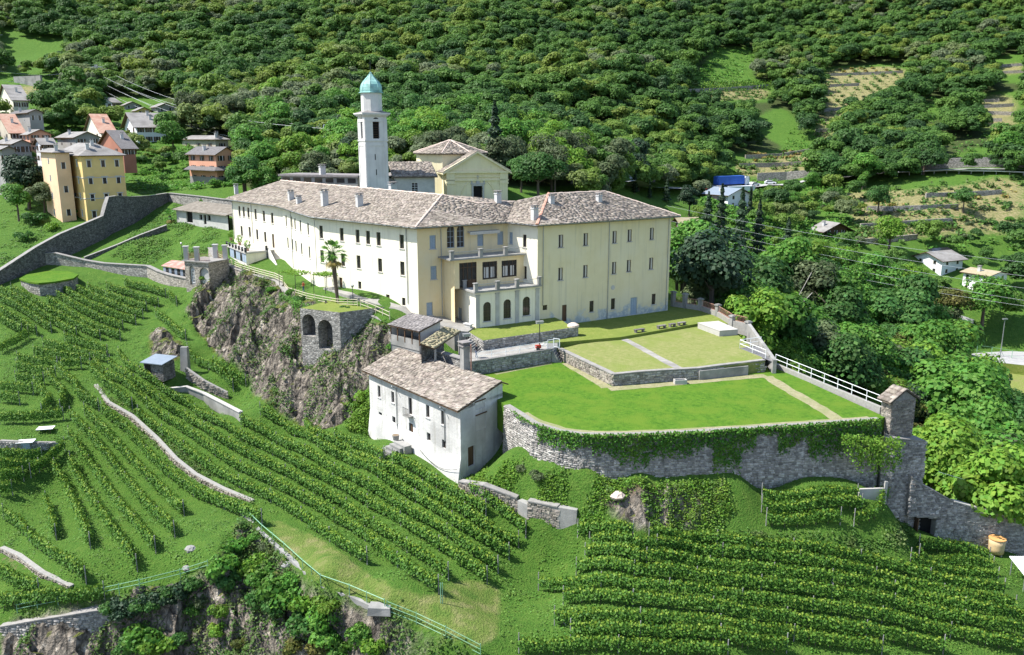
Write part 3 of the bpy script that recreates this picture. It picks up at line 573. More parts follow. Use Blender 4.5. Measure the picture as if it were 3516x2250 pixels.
def damp_plaster():
    m = mat('stained_plaster', [(.67, .585, .375), (.73, .645, .43)], .6, .95, .06, 6, big=(.70, .63, .45), bigs=.15, streak=.3); N, L = nodes(m); b = N['Principled BSDF']; old = b.inputs['Base Color'].links[0].from_socket
    g = N.new('ShaderNodeNewGeometry'); sx_ = N.new('ShaderNodeSeparateXYZ'); L.new(g.outputs[0], sx_.inputs[0]); t = N.new('ShaderNodeTexNoise'); t.inputs['Scale'].default_value = .55; t.inputs['Detail'].default_value = 7; t.inputs['Roughness'].default_value = .7; L.new(g.outputs[0], t.inputs[0])
    mr = N.new('ShaderNodeMapRange'); mr.inputs[1].default_value = 3.2; mr.inputs[2].default_value = -1; mr.inputs[3].default_value = -.22; mr.inputs[4].default_value = .10; L.new(sx_.outputs[2], mr.inputs[0])
    ad = N.new('ShaderNodeMath'); L.new(t.outputs[0], ad.inputs[0]); L.new(mr.outputs[0], ad.inputs[1]); st = N.new('ShaderNodeMapRange'); st.inputs[1].default_value = .53; st.inputs[2].default_value = .6; L.new(ad.outputs[0], st.inputs[0])
    t2 = N.new('ShaderNodeValToRGB'); t2.color_ramp.elements[0].position = .45; t2.color_ramp.elements[0].color = (.36, .40, .42, 1); t2.color_ramp.elements[1].position = .6; t2.color_ramp.elements[1].color = (.55, .55, .50, 1); n2 = N.new('ShaderNodeTexNoise'); n2.inputs['Scale'].default_value = 2.2; L.new(g.outputs[0], n2.inputs[0]); L.new(n2.outputs[0], t2.inputs[0])
    mx = N.new('ShaderNodeMixRGB'); L.new(st.outputs[0], mx.inputs[0]); L.new(old, mx.inputs[1]); L.new(t2.outputs[0], mx.inputs[2]); L.new(mx.outputs[0], b.inputs['Base Color']); return m
M['damp'] = damp_plaster()
wallmb = MB()
for key, wl, m_ in (('F', wF, 0), ('D', wD, 0), ('N', wN, 0), ('A', wA, 1), ('B', wB, 0), ('C', wC, 2)): wallmb.wall(wl.A, wl.B, -2.5, HE-.05, holes[key], .24, m_)
for wl in (wR, wK): wallmb.wall(wl.A, wl.B, -2.5, HE-.05, (), .2, 0)
ICb = np.array([*(IC[:2]+inC*17), HE]); NB = np.array([*(NC[:2]+inN*15+np.array([2, 6])), HE]); BB = np.array([*(B2[:2]+inN*14), HE]); B1b = np.array([*(B1[:2]+inF*14), HE])
RWb = np.array([*(RW[:2]+inC*14.5-wC.e*3), HE])
for a, b in ((REb, RWb), (RWb, NB), (NB, BB), (BB, B1b), (B1b, FLb)): wallmb.wall(a, b, -2.5, HE-.05, (), .2, 0)
wall_o = obj('wall', wallmb, [M['plaster'], M['plaster_warm'], M['damp']], conv)
for wl, h, style, sill, kw in todo:
    if style == 'vent': obj('attic_vent', wl.box(MB(), h[0]+.01, h[1]-.01, h[2]+.01, h[3]-.01, -.2, -.12), M['wood'], conv)
    else: window(conv, wl, *h, .24, style, sill, **kw)
# arched heads over the twin window
for x, y in c3([(357, 606), (438, 602)]):
    u, z = wA.uz(x, y); mb = MB(); zs = z+2.5
    for sg in (-1, 1):
        arc = [(u+sg*.6*math.cos(t), zs+.6*math.sin(t)) for t in np.linspace(0, math.pi/2, 7)]
        mb.poly([wA.P(a, b, .004) for a, b in (arc+[(u+sg*.6, zs+.6)] if sg > 0 else [(u+sg*.6, zs+.6)]+arc[::-1])])
    obj('arch_head', mb, M['plaster_warm'], conv)
# roof planes
HR = 17.5
ov = 1.0
def offc(wl1, wl2, d=ov):             # eave corner
    a = wl1.off(d); b = wl2.off(d); A = np.array([a.e, -b.e]).T; t = np.linalg.solve(A, b.A-a.A); q = a.A+a.e*t[0]; return np.array([*q, HE-.12])
eFL = offc(wK, wF); eB1 = offc(wF, wD); eB2 = offc(wD, wN); eNC = offc(wN, wA); eIC = offc(wA, wB); eRW = offc(wB, wC); eRE = offc(wC, wR)
RL = G(964, 621, HR); RR = G(1518, 671, HR)
lerp = lambda a, b, t: np.array(a)*(1-t)+np.array(b)*t
R1, R2 = lerp(RL, RR, .36), lerp(RL, RR, .60)
pl = [[eB2, eNC, RR, R2], [eB1, eB2, R2, R1], [eFL, eB1, R1, RL]]
kA = on_plane(eNC, eIC, RR, 1645, 700); kB = on_plane(eNC, eIC, RR, 1767.7, 693.5)
pl.append([eNC, eIC, kB, kA, RR])
Q1 = G(1884, 666.5, HR); Q2 = on_wall(Q1, Q1+np.array([*wC.e, 0]), 2078, 663.5); Q2[2] = HR
pl += [[eRW, eRE, Q2, Q1], [eIC, eRW, Q1, kB]]
mir = lambda p, a, b, d: np.array([*(p[:2]+d), HE-.12])
bFL = np.array([*(FL[:2]+inF*15.6+(-wF.e)*1), HE-.12]); bB2 = np.array([*(B2[:2]+inN*16.5), HE-.12]); bNC = np.array([*(RR[:2]+inN*8.5), HE-.12]); bB1 = np.array([*(B1[:2]+inF*16), HE-.12])
bRE = np.array([*(RE[:2]+inC*16+wC.e*1), HE-.12]); bQ = np.array([*(Q1[:2]+inC*8.5-wC.e*2), HE-.12])
pl += [[bB1, bFL, RL, R1], [bB2, bB1, R1, R2], [bNC, bB2, R2, RR], [bFL, eFL, RL], [eRE, bRE, Q2], [bRE, bQ, Q1, Q2], [bNC, RR, kA], [bQ, bNC, kA, kB], [bQ, kB, Q1]]
def grid(q, k=6):
    f = lambda s, t: lerp(lerp(q[0], q[1], s), lerp(q[3], q[2], s), t)-np.array([0, 0, .03]); return [[f(i/k, j/k), f((i+1)/k, j/k), f((i+1)/k, (j+1)/k), f(i/k, (j+1)/k)] for i in range(k) for j in range(k)]
gmb = thick_roof(MB(), pl[3:4]+pl[6:], .2, 0, 1)
for q in pl[:3]+pl[4:6]:
    for g_ in grid(q): gmb.poly(g_, 0)
    gmb.poly([q[0]-[0, 0, .2], q[1]-[0, 0, .2], q[1], q[0]], 1); gmb.poly([q[0]-[0, 0, .2], q[3]-[0, 0, 1.2], q[2]-[0, 0, 1.2], q[1]-[0, 0, .2]], 1)
roof = obj('roof', gmb, [M['slate_under'], M['wood']], conv)
sl_ = []
for p in pl[:6]: roof_slabs(roof, p, 'roof_slab', M['slate'], (.72, .36), .05, slots=sl_)
pieces('roof_slab', 'roof_slab', M['slate'], 'slab', sl_, roof, 300, 'roof_slabs')
def ridgecap(par, pts, m_, r=.22):
    mb = MB()
    for a, b in zip(pts[:-1], pts[1:]):
        a = np.array(a); b = np.array(b); n = max(1, int(np.linalg.norm(b-a)/.6))
        for i in range(n): p = lerp(a, b, i/n); q = lerp(a, b, (i+1)/n); mb.tube(p+[0, 0, .02+random.uniform(0, .05)], q+[0, 0, .02+random.uniform(0, .05)], r*random.uniform(.8, 1.15), None, 6)
    return obj('ridge_capping', mb, m_, par)
ridgecap(roof, [eNC, RR], M['ridge']); ridgecap(roof, [RL, R1, R2, RR], M['ridge'], .15); ridgecap(roof, [eRW, Q1], M['ridge_red']); ridgecap(roof, [Q1, Q2, eRE], M['ridge'], .16); ridgecap(roof, [RR, kA, kB], M['ridge'], .15)
for (x, y), pi, w_, h_ in zip(c2([(172, 305), (530, 312), (700, 400), (775, 428), (1022, 412), (1356, 430)])+c3([(1048, 352), (1187, 240), (1580, 226), (745, 232)]), (2, 1, 1, 1, 0, 0, 4, 4, 4, 3), (.7, .85, .9, .8, .95, .9, .8, .7, .7, .8), (1.1, 1.1, 1.6, 1.1, 1.7, 1.3, 1.2, .9, .9, 1.3)):
    p = on_plane(*pl[pi][:3], x, y); chimney(roof, p, w_, h_)
def pipe(wl, x, y0, y1, parent=conv, m_='metal', d=.1, r=.055):
    u, z0 = wl.uz(x, y1); _, z1 = wl.uz(x, y0); obj('downpipe', MB().tube(wl.P(u, z0, d), wl.P(u, z1, d), r).tube(wl.P(u, z1, d), wl.P(u+.25, z1+.5, .8), r), M[m_], parent)
for wl, (x, y0), (_, y1) in ((wN, *c2([(955, 575), (0, 1120)])), (wN, *c2([(1826, 660), (0, 1380)])), (wD, *c2([(725, 500), (0, 1040)])), (wF, *c2([(340, 415), (0, 800)])), (wF, *c2([(160, 380), (0, 760)])), (wD, *c2([(617, 450), (0, 870)])),
                              (wC, *c3([(1114, 415), (0, 1080)])), (wC, *c3([(1646, 385), (0, 1190)])), (wC, *c3([(2128, 350), (0, 1112)])), (wA, *c3([(285, 430), (0, 1160)]))): pipe(wl, x, y0, y1)
obj('eaves_gutter', MB().path([e+[0, 0, -.05] for e in (eFL, eB1, eB2, eNC, eIC, eRW, eRE)], .09), M['metal'], conv)
u, z = wC.uz(*c3([(1695, 933)])[0]); obj('round_vent', MB().tube(wC.P(u, z, -.02), wC.P(u, z, .05), .36, None, 16), M['sillstone'], conv)
# --- loggia bay and annexe in front of wall A
an0 = G(1634.7, 1127.6, .1); sA = float(np.dot(an0[:2]-wA.A, wA.e)); dA = float(np.dot(an0[:2]-wA.A, wA.n))
endA = float(np.dot(on_wall(RW, RE, 1851, 1090)[:2]-wA.A, wA.e))
af = Wl(wA.P(sA, 0, dA), wA.P(endA, 0, dA)); al = Wl(wA.P(sA, 0, 0), wA.P(sA, 0, dA)); zt = up(an0, 1006)
ap = [af.uz(x, y) for x, y in c3([(657, 1213), (823, 1189), (981, 1165)])]
hs = [(u-.62, u+.62, z, z+2.75) for u, z in ap]
du = [al.uz(x, y) for x, y in c3([(432, 1215)])][0]; hl = [(du[0]-.55, du[0]+.55, -.3, 2.2)]
mb = MB().wall(af.A, af.B, -1.3, zt, hs, .25); mb.wall(al.A, al.B, -1.3, zt, hl, .25); af_b = Wl(af.B, wA.P(endA, 0, 0)); mb.wall(af_b.A, af_b.B, -1.3, zt, (), .2)
ann = obj('annexe', mb, M['plaster'], conv, label='low annexe with arched windows and a roof terrace')
for h in hs:
    o = window(conv, af, *h, .25, 'grid', True, 'arched_window'); um = (h[0]+h[1])/2; zs = h[3]-.62; mb = MB()
    for sg in (-1, 1):
        arc = [(um+sg*.62*math.cos(t), zs+.62*math.sin(t)) for t in np.linspace(0, math.pi/2, 7)]; q = arc+[(um+sg*.62, zs+.62)]
        mb.poly([af.P(a, b, .003) for a, b in (q if sg > 0 else q[::-1])])
    obj('arch_head', mb, M['plaster'], ann)
window(conv, al, *hl[0], .25, 'bluedoor', False, 'arched_door', label='pale blue side door of the annexe')
mb = MB()
for u in (.25, (hs[0][1]+hs[1][0])/2, (hs[1][1]+hs[2][0])/2, af.L-.5): af.box(mb, u-.3, u+.3, -1.2, zt-.35, .005, .1); af.box(mb, u-.36, u+.36, zt-.45, zt-.3, .005, .16)
obj('pilaster', mb, M['grey_plaster'], ann)
mb = MB(); af.box(mb, -.45, af.L, zt, zt+.22, -dA, .45); obj('terrace_slab', mb, M['concrete'], ann); mb = MB(); af.box(mb, -.3, af.L, zt+.222, zt+.24, -dA, .3); obj('terrace_floor', mb, M['pale_concrete'], ann)
def balustrade(par, wl, us, d, z0, hp, rail='bars', m_='concrete'):
    for u in us:
        mb = MB(); wl.box(mb, u-.24, u+.24, z0, z0+hp, d-.24, d+.24); wl.box(mb, u-.32, u+.32, z0+hp, z0+hp+.1, d-.32, d+.32); obj('balustrade_pillar', mb, M[m_], par)
    mb = MB()
    for a, b in zip(us[:-1], us[1:]):
        mb.tube(wl.P(a+.25, z0+hp*.85, d), wl.P(b-.25, z0+hp*.85, d), .035); mb.tube(wl.P(a+.25, z0+.1, d), wl.P(b-.25, z0+.1, d), .03); n = int((b-a)/.16)
        for k in range(1, n): u = a+.25+(b-a-.5)*k/n; mb.tube(wl.P(u, z0+.1, d), wl.P(u, z0+hp*.85, d), .014, None, 4, 0, False)
    obj('railing', mb, M['metal'], par)
balustrade(ann, af, (-.1, af.L*.32, af.L*.62, af.L-.3), .15, zt+.24, 1.05); balustrade(ann, al, (.6, al.L*.5), .12, zt+.24, 1.05)
dB = dA*.52; sB = float(np.dot(on_wall(wA.P(0, 0, dB), wA.P(9, 0, dB), *c3([(385, 860)])[0])[:2]-wA.A, wA.e)); bf = Wl(wA.P(sB, 0, dB), wA.P(endA, 0, dB)); bl = Wl(wA.P(sB, 0, 0), wA.P(sB, 0, dB))
_, zb = bf.uz(*c3([(640, 685)])[0]); zb0 = zt+.24
bh = []
for (x0, y0), (x1, y1) in zip(c3([(427, 868), (618, 870), (776, 852)]), c3([(570, 720), (740, 713), (902, 702)])):
    u0, z0 = bf.uz(x0, y0); u1, z1 = bf.uz(x1, y1); bh.append((u0, min(u1, bf.L-.3), z0 if bh else zb0, z1))
mb = MB().wall(bf.A, bf.B, zb0, zb, bh, .25); mb.wall(bl.A, bl.B, -1.3, zb, (), .2); lg = obj('loggia_wall', mb, M['plaster_warm'], conv)
for i, h in enumerate(bh):
    mb = MB(); n = 4
    for k in range(n+1): u = h[0]+(h[1]-h[0])*k/n; bf.box(mb, u-.04, u+.04, h[2], h[3], -.22, -.14)
    bf.box(mb, h[0], h[1], h[3]-.75, h[3]-.67, -.22, -.13); bf.box(mb, h[0], h[1], h[2], h[2]+.12, -.22, -.13); bf.box(mb, h[0], h[1], h[3]-.08, h[3], -.22, -.13)
    o = obj('loggia_window', mb, M['frame'] if i else M['wood'], conv); bm_ = MB(); bf.box(bm_, h[0], h[1], h[2], h[3], -.24, -.21); obj('pane', bm_, M['glass'], o)
    if i:
        cm = MB(); bf.box(cm, h[0]+.35, h[0]+1.1, h[2]+.2, h[3]-.8, -.205, -.19); bf.box(cm, h[1]-1.0, h[1]-.4, h[2]+.2, h[3]-.8, -.205, -.19); obj('curtain', cm, M['curtain'], o)
    else: dm = MB(); bf.box(dm, (h[0]+h[1])/2+.1, h[1]-.1, h[2], h[2]+1.1, -.2, -.16); obj('door_leaf', dm, M['wood'], o)
mb = MB(); bf.box(mb, -.9, bf.L, zb, zb+.2, -dB, .55); obj('balcony_slab', mb, M['concrete'], conv)
balustrade(conv, bf, (-.5, bf.L*.33, bf.L*.66, bf.L-.3), .25, zb+.2, 1.05)
# awning over the balcony
u0, z0 = wA.uz(*c3([(492, 482)])[0]); u1, _ = wA.uz(*c3([(738, 470)])[0]); mb = MB(); wA.box(mb, u0, u1, z0, z0+.22, .0, .9)
for k in range(14): a = u0+(u1-u0)*k/14; wA.box(mb, a, a+(u1-u0)/14-.02, z0-.22, z0-.002, .8, .88)
obj('awning', mb, M['curtain'], conv)
# --- long wing: raised terrace with glazed front and outside stair
tz = 5.6; t0 = G(*cr(500, 600, 3.85, [(1065, 930)])[0], tz); t1 = G(*cr(500, 600, 3.85, [(1320, 1030)])[0], tz); t2 = G(*cr(500, 600, 3.85, [(1605, 1000)])[0], tz)
fu = lambda p: np.array([*(wF.A+wF.e*np.dot(p[:2]-wF.A, wF.e)), p[2]])
ter = thing('terrace_pavilion', 'flat roofed pavilion with glazed side and a balustraded terrace beside the long wing', 'terrace', (*t1[:2], 3))
poly = [t0, t1, t2, fu(t2), fu(t0)]
obj('terrace_slab', MB().prism(poly, tz-.3, tz), M['pale_concrete'], ter); sh = [lerp(p, np.mean(poly, 0), .05) for p in poly]
g0, g1, g2 = sh[0], sh[1], sh[2]; wl0, wl1 = Wl(g0, g1), Wl(g1, g2); mb = MB().wall(g1, g2, 2, tz-.3, (), .2); obj('wall', mb, M['plaster'], ter); mb = MB().wall(g0, g1, 2, 3.6, (), .2); obj('base_wall', mb, M['white'], ter)
n = 9
for k in range(n): u0, u1 = wl0.L*k/n+.05, wl0.L*(k+1)/n-.05; obj('glass_panel', wl0.box(MB(), u0, u1, 3.62, tz-.35, -.1, -.05), M['bluewood'] if k % 3 else M['glass'], ter)
mb = MB()
for k in range(7): q = lerp(t0, t1, k/6)*.97+np.mean(poly, 0)*.03; mb.box((q[0], q[1], tz), (.3, .3, .75))
for q in (t1*.97+np.mean(poly, 0)*.03, t2*.97+np.mean(poly, 0)*.03): mb.box((q[0], q[1], tz+.001), (.36, .36, .85))
obj('terrace_post', mb, M['darkmetal'], ter); obj('rail', MB().path([t0+[0, 0, .6], t1+[0, 0, .6], t2+[0, 0, .6]], .03), M['metal'], ter)
s0 = G(*cr(500, 600, 3.85, [(1690, 985)])[0], tz); s1 = G(*cr(500, 600, 3.85, [(1840, 1300)])[0], 2.2); dirp = np.array([*(wF.n), 0]); mb = MB(); n = 18
for k in range(n): p = lerp(s0, s1, (k+.5)/n); a = (s1-s0); yaw = math.atan2(a[1], a[0]); mb.box((p[0], p[1], p[2]-.35), (np.linalg.norm(a[:2])/n*1.02, 2.2, .35+.02*(k % 2)), yaw)
st_ = thing('outdoor_stair', 'grey outside stair climbing to the terrace beside the long wing', 'stairs', s1); obj('step', mb, M['concrete'], st_)
a0, a1 = s0+np.array([*(-wD.e*0+wF.n*1.3), 0]), s1+np.array([*(wF.n*1.3), 0]); mb = MB(); q = Wl(a0, a1); mb.mesh8([q.P(0, 1.5, 0), q.P(q.L, 1.5, 0), q.P(q.L, 1.5, -.3), q.P(0, 1.5, -.3), q.P(0, tz+.6, 0), q.P(q.L, 3.0, 0), q.P(q.L, 3.0, -.3), q.P(0, tz+.6, -.3)]); obj('side_wall', mb, M['white'], st_)
for x, y in cr(500, 600, 3.85, [(1130, 870), (1350, 1010), (1245, 930)]):
    p = G(x, y, tz); pt = thing('potted_shrub', f'leafy yellow-green shrub in a clay pot on the terrace {["near the far corner", "at the front corner", "midway along the rail"][[870,1010,930].index(round((y-600)*3.85))]}', 'potted plant', p, 'potted plants on the terrace')
    obj('pot', MB().lathe(p, [(.22, 0), (.32, .5)], 10), M['terracotta'], pt); n = 90; c = rng.normal(size=(n, 3)); c = c/np.linalg.norm(c, axis=1, keepdims=True); me = leaves(c*[.6, .6, .8]+[0, 0, 1.2], c, .3, rng.random(n), 'foliage', LEAF[2]); obj('foliage', me, None, pt)
# ------------------------------------------------------------------ bell tower
c4 = lambda p: cr(1100, 200, 2.9614, p)
zt0 = 11.0; tb = D(*c4([(475, 1300)])[0], 163); tl = thing('bell_tower', 'tall pale bell tower with green copper dome behind the convent', 'bell tower', (*tb[:2], zt0))
aT = math.radians(27); eT = np.array([math.cos(aT), math.sin(aT)]); fT = np.array([-eT[1], eT[0]])     # front edge along eT
sT = 4.35
def sq(s, c=None):
    c = tb[:2]+eT*sT/2+fT*sT/2 if c is None else c; h = s/2
    return [c-eT*h-fT*h, c+eT*h-fT*h, c+eT*h+fT*h, c-eT*h+fT*h]
zc = up(tb, c4([(0, 590)])[0][1]); zm = up(tb, c4([(0, 838)])[0][1])
mb = MB(); q = sq(sT)
ah = (sT*.36, sT*.66, zm+.35, zm+4.3)
for i in range(4): mb.wall(q[i], q[(i+1) % 4], zt0, zc, [ah], .5)
shaft = obj('shaft', mb, M['tower'], tl)
mb = MB(); zs = ah[3]-(ah[1]-ah[0])/2; r_ = (ah[1]-ah[0])/2; um = (ah[0]+ah[1])/2
for i in range(4):
    wl = Wl(q[i], q[(i+1) % 4])
    for sg in (-1, 1):
        arc = [(um+sg*r_*math.cos(t), zs+r_*math.sin(t)) for t in np.linspace(0, math.pi/2, 6)]+[(um+sg*r_, zs+r_)]; mb.poly([wl.P(a, b, .004) for a, b in (arc if sg > 0 else arc[::-1])])
obj('arch_head', mb, M['tower'], shaft)
for i in range(4):
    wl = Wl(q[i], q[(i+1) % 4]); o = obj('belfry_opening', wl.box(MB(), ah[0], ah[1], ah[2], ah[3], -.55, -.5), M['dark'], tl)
    mb = MB()
    for z in np.arange(ah[2]+.3, ah[3]-.6, .45): wl.box(mb, ah[0], ah[1], z, z+.06, -.46, -.3)
    obj('louvre', mb, M['wood'], o)
    mb = MB(); t = .16                                     # recessed panel borders
    for a, b in ((zm+.25, zc-1.0), (zt0+3, zm-1.0)):
        wl.box(mb, .02, .55, a, b, 0, .09); wl.box(mb, sT-.55, sT-.02, a, b, 0, .09); wl.box(mb, .02, sT-.02, b, b+.5, 0, .09)
    obj('panel_border', mb, M['tower'], shaft)
ctr = tb[:2]+eT*sT/2+fT*sT/2
mb = MB()
for z, s in ((zm-.15, sT+.3), (zc, sT+.5), (zc+.2, sT+1.0), (zc+.42, sT+1.3)): mb.box((*ctr, z), (s, s, .22 if z > zm else .3), aT)
obj('cornice', mb, M['tower'], tl)
k = MB().lathe((*ctr, zc+.64), [((sT+1.2)/2*1.38, 0), (1.5, .55)], 4, 0, aT+math.pi/4); obj('cornice_roof', k, M['slate_dark'], tl)
zd = up(np.array([*ctr, 0]), c4([(0, 356)])[0][1]); ro = 2.0
obj('drum', MB().lathe((*ctr, zc+.7), [(ro, 0), (ro, zd-zc-.7)], 8, 0, aT+math.pi/8), M['tower'], tl)
hd = up(np.array([*ctr, 0]), c4([(0, 140)])[0][1])-zd
prof = [(2.35, 0), (2.35, .12), (2.08, .2), (2.1, hd*.14), (2.04, hd*.28), (1.88, hd*.41), (1.55, hd*.54), (1.1, hd*.66), (.68, hd*.77), (.36, hd*.88), (.1, hd)]
dome = obj('dome', MB().lathe((*ctr, zd), prof, 8, 0, aT+math.pi/8), M['copper'], tl)
mb = MB()
for i in range(8):
    a = aT+math.pi/8+i*math.pi/4; mb.path([(ctr[0]+r*math.cos(a), ctr[1]+r*math.sin(a), zd+z) for r, z in prof[2:]], .05, 4)
obj('rib', mb, M['copper'], dome); obj('spire_rod', MB().tube((*ctr, zd+hd-.1), (*ctr, zd+hd+2.1), .06, .03).beam((ctr[0]-.35*eT[0], ctr[1]-.35*eT[1], zd+hd+1.6), (ctr[0]+.35*eT[0], ctr[1]+.35*eT[1], zd+hd+1.6), .06), M['darkmetal'], tl)
wl = Wl(q[0], q[1]); mb = MB()
for x, y in c4([(558, 1005), (570, 1160)]):
    u, z = wl.uz(x, y); wl.box(mb, u-.08, u+.08, z-.55, z+.55, .0, .03)
obj('slit_window', mb, M['dark'], tl)
# ------------------------------------------------------------------ church
dch = 172.0
fa = D(*c4([(1290, 1400)])[0], dch); aC = math.radians(14); eC = np.array([math.cos(aC), math.sin(aC)]); fC = np.array([-eC[1], eC[0]])
ch = thing('church', 'cream church with pedimented front, dark doorway and tiled drum roof behind the convent', 'church', (*fa[:2], 11))
fr = on_wall(np.array([*fa[:2], 0]), np.array([*(fa[:2]+eC*10), 0]), *c4([(1898, 1400)])[0]); wW = float(np.linalg.norm(fr[:2]-fa[:2])); fw = Wl(fa, fa[:2]+eC*wW)
z_e = fw.uz(*c4([(1600, 1150)])[0])[1]; z_a = fw.uz(*c4([(1620, 960)])[0])[1]; zd0 = fw.uz(*c4([(1600, 1462)])[0])[1]
ud, _ = fw.uz(*c4([(1602, 1400)])[0]); zdt = fw.uz(*c4([(1600, 1300)])[0])[1]
mb = MB().wall(fw.A, fw.B, 11, z_e, [(ud-.95, ud+.95, zd0, zdt)], .5); bk = 11.0
for a, b in ((fw.B, fw.B+fC*bk), (fw.B+fC*bk, fw.A+fC*bk), (fw.A+fC*bk, fw.A)): mb.wall(a, b, 11, z_e, (), .2)
mb.poly([fw.P(0, z_e), fw.P(wW, z_e), fw.P(wW/2, z_a)]); mb.poly([fw.P(wW, z_e, -bk), fw.P(0, z_e, -bk), fw.P(wW/2, z_a, -bk)])
obj('nave_wall', mb, M['church'], ch)
p = lambda u, z, d: fw.P(u, z, d); o_ = .9; sl0 = (z_a-z_e)/(wW/2)
rp = [[p(-o_, z_e-o_*sl0+.25, .7), p(-o_, z_e-o_*sl0+.25, -bk), p(wW/2, z_a+.25, -bk), p(wW/2, z_a+.25, .7)], [p(wW+o_, z_e-o_*sl0+.25, -bk), p(wW+o_, z_e-o_*sl0+.25, .7), p(wW/2, z_a+.25, .7), p(wW/2, z_a+.25, -bk)]]
rf = obj('nave_roof', thick_roof(MB(), rp, .3, 0, 1), [M['ridge_red'], M['church']], ch)
sl_ = []
for q_ in rp: roof_slabs(rf, q_, 'church_tile', M['slate'], (.9, .5), .06, slots=sl_)
pieces('roof_slab', 'church_tile', M['slate'], 'slab', sl_, rf, 0, 'roof_slabs')
mb = MB()
fw.box(mb, -.5, wW+.5, z_e-.35, z_e, .0, .55); fw.box(mb, -.3, wW+.3, z_e-1.9, z_e-1.65, 0, .3); fw.box(mb, -.2, wW+.2, z_e-1.2, z_e-1.0, 0, .2)
for a, b in ((-.1, 1.5), (wW-1.5, wW+.1)): fw.box(mb, a, b, 11, z_e-2.35, 0, .25); fw.box(mb, a-.15, b+.15, z_e-2.55, z_e-2.3, 0, .42); fw.box(mb, a-.05, b+.05, z_e-2.3, z_e-.35, .0, .3)
obj('cornice', mb, M['church'], ch)
for sg in (-1, 1):
    a, b = (p(-.6, z_e, .35), p(wW/2, z_a+.1, .35)) if sg < 0 else (p(wW+.6, z_e, .35), p(wW/2, z_a+.1, .35)); obj('raking_cornice', MB().beam(a, b, .6, .35), M['church'], ch)
mb = MB(); arc = [p(ud+3.7*math.cos(t), zd0+.2+4.6*math.sin(t), .06) for t in np.linspace(.0, math.pi, 17)]; mb.path(arc, .1, 4); obj('blind_arch', mb, M['church'], ch)
mb = MB(); fw.box(mb, ud-1.3, ud-.95, zd0, zdt, 0, .2); fw.box(mb, ud+.95, ud+1.3, zd0, zdt, 0, .2); fw.box(mb, ud-1.3, ud+1.3, zdt, zdt+.35, 0, .22); fw.box(mb, ud-1.5, ud+1.5, zdt+.35, zdt+.5, 0, .35)
for k in (-1.3, 1.3): fw.box(mb, ud+k-.12, ud+k+.12, zdt+.5, zdt+1.15, .05, .25)
fw.box(mb, ud-.35, ud+.35, zdt+.5, zdt+1.3, .05, .25); fw.box(mb, ud-.05, ud+.05, zdt+1.3, zdt+2.2, .1, .2); fw.box(mb, ud-.3, ud+.3, zdt+1.8, zdt+1.92, .1, .21)
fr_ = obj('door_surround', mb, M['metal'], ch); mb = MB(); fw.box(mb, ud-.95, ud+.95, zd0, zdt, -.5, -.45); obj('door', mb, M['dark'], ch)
# drum
zd_e = fw.uz(*c4([(1130, 968)])[0])[1]+.4; dc = D(*c4([(1320, 900)])[0], dch+11); r8 = 7.6
ze8 = up(dc, c4([(0, 966)])[0][1]); za8 = up(dc, c4([(0, 838)])[0][1])
obj('drum', MB().lathe((*dc[:2], 12), [(r8, 0), (r8, ze8-12)], 8, 0, aC+math.pi/8), M['church'], ch)
dr = obj('drum_roof', MB().lathe((*dc[:2], ze8), [(r8+.7, -.15), (r8+.7, 0), (.1, za8-ze8)], 8, 0, aC+math.pi/8), M['slate_under'], ch)
sl_ = []
for i in range(8):
    a0, a1 = aC+math.pi/8+i*math.pi/4, aC+math.pi/8+(i+1)*math.pi/4; P_ = lambda a, r, z: np.array([dc[0]+r*math.cos(a), dc[1]+r*math.sin(a), z])
    roof_slabs(dr, [P_(a0, r8+.7, ze8), P_(a1, r8+.7, ze8), P_(a0, .1, za8)], 'drum_slab', M['slate'], (.9, .5), .06, slots=sl_)
pieces('roof_slab', 'drum_slab', M['slate'], 'slab', sl_, dr, 0, 'roof_slabs')
for i in range(8): a0 = aC+math.pi/8+i*math.pi/4; ridgecap(dr, [P_(a0, r8+.6, ze8+.1), P_(a0, .1, za8+.05)], M['ridge'], .17)
# side chapel with lean-to roof between tower and church
w0 = D(*c4([(765, 1300)])[0], 166); e0 = on_wall(np.array([*w0[:2], 0]), np.array([*(w0[:2]+eC*10), 0]), *c4([(1165, 1300)])[0]); cwl = Wl(w0, e0); zc1 = cwl.uz(*c4([(960, 1205)])[0])[1]; zc2 = cwl.uz(*c4([(960, 1110)])[0])[1]
u_, z_ = cwl.uz(*c4([(962, 1365)])[0]); hh = (u_-.65, u_+.65, z_, z_+1.9); mb = MB().wall(cwl.A, cwl.B, 10, zc1, [hh], .2); mb.wall(cwl.A+fC*7, cwl.A, 10, zc1, (), .2); mb.wall(cwl.B, cwl.B+fC*7, 10, zc1, (), .2); obj('chapel_wall', mb, M['grey_plaster'], ch)
window(ch, cwl, *hh, .2, 'grid', True, 'window', M['whitemetal'])
rp = [[cwl.P(-.6, zc1, .6), cwl.P(cwl.L+.5, zc1, .6), cwl.P(cwl.L+.5, zc1+2.6, -8), cwl.P(-.6, zc1+2.6, -8)]]; rf = obj('chapel_roof', thick_roof(MB(), rp, .2), M['slate_under'], ch); roof_slabs(rf, rp[0], 'chapel_slab', M['slate'], (.8, .42), .06, name='roof_slab')
q = D(*c4([(735, 1290)])[0], 160); chimney(ch, (q[0], q[1], 14.5), 1.2, 2.6)
rp = [[D(*c4([(600, 1205)])[0], 169), D(*c4([(745, 1195)])[0], 168), D(*c4([(930, 1095)])[0], 176), D(*c4([(700, 1165)])[0], 177)]]; rf = obj('link_roof', thick_roof(MB(), rp, .2), M['slate_dark'], ch)
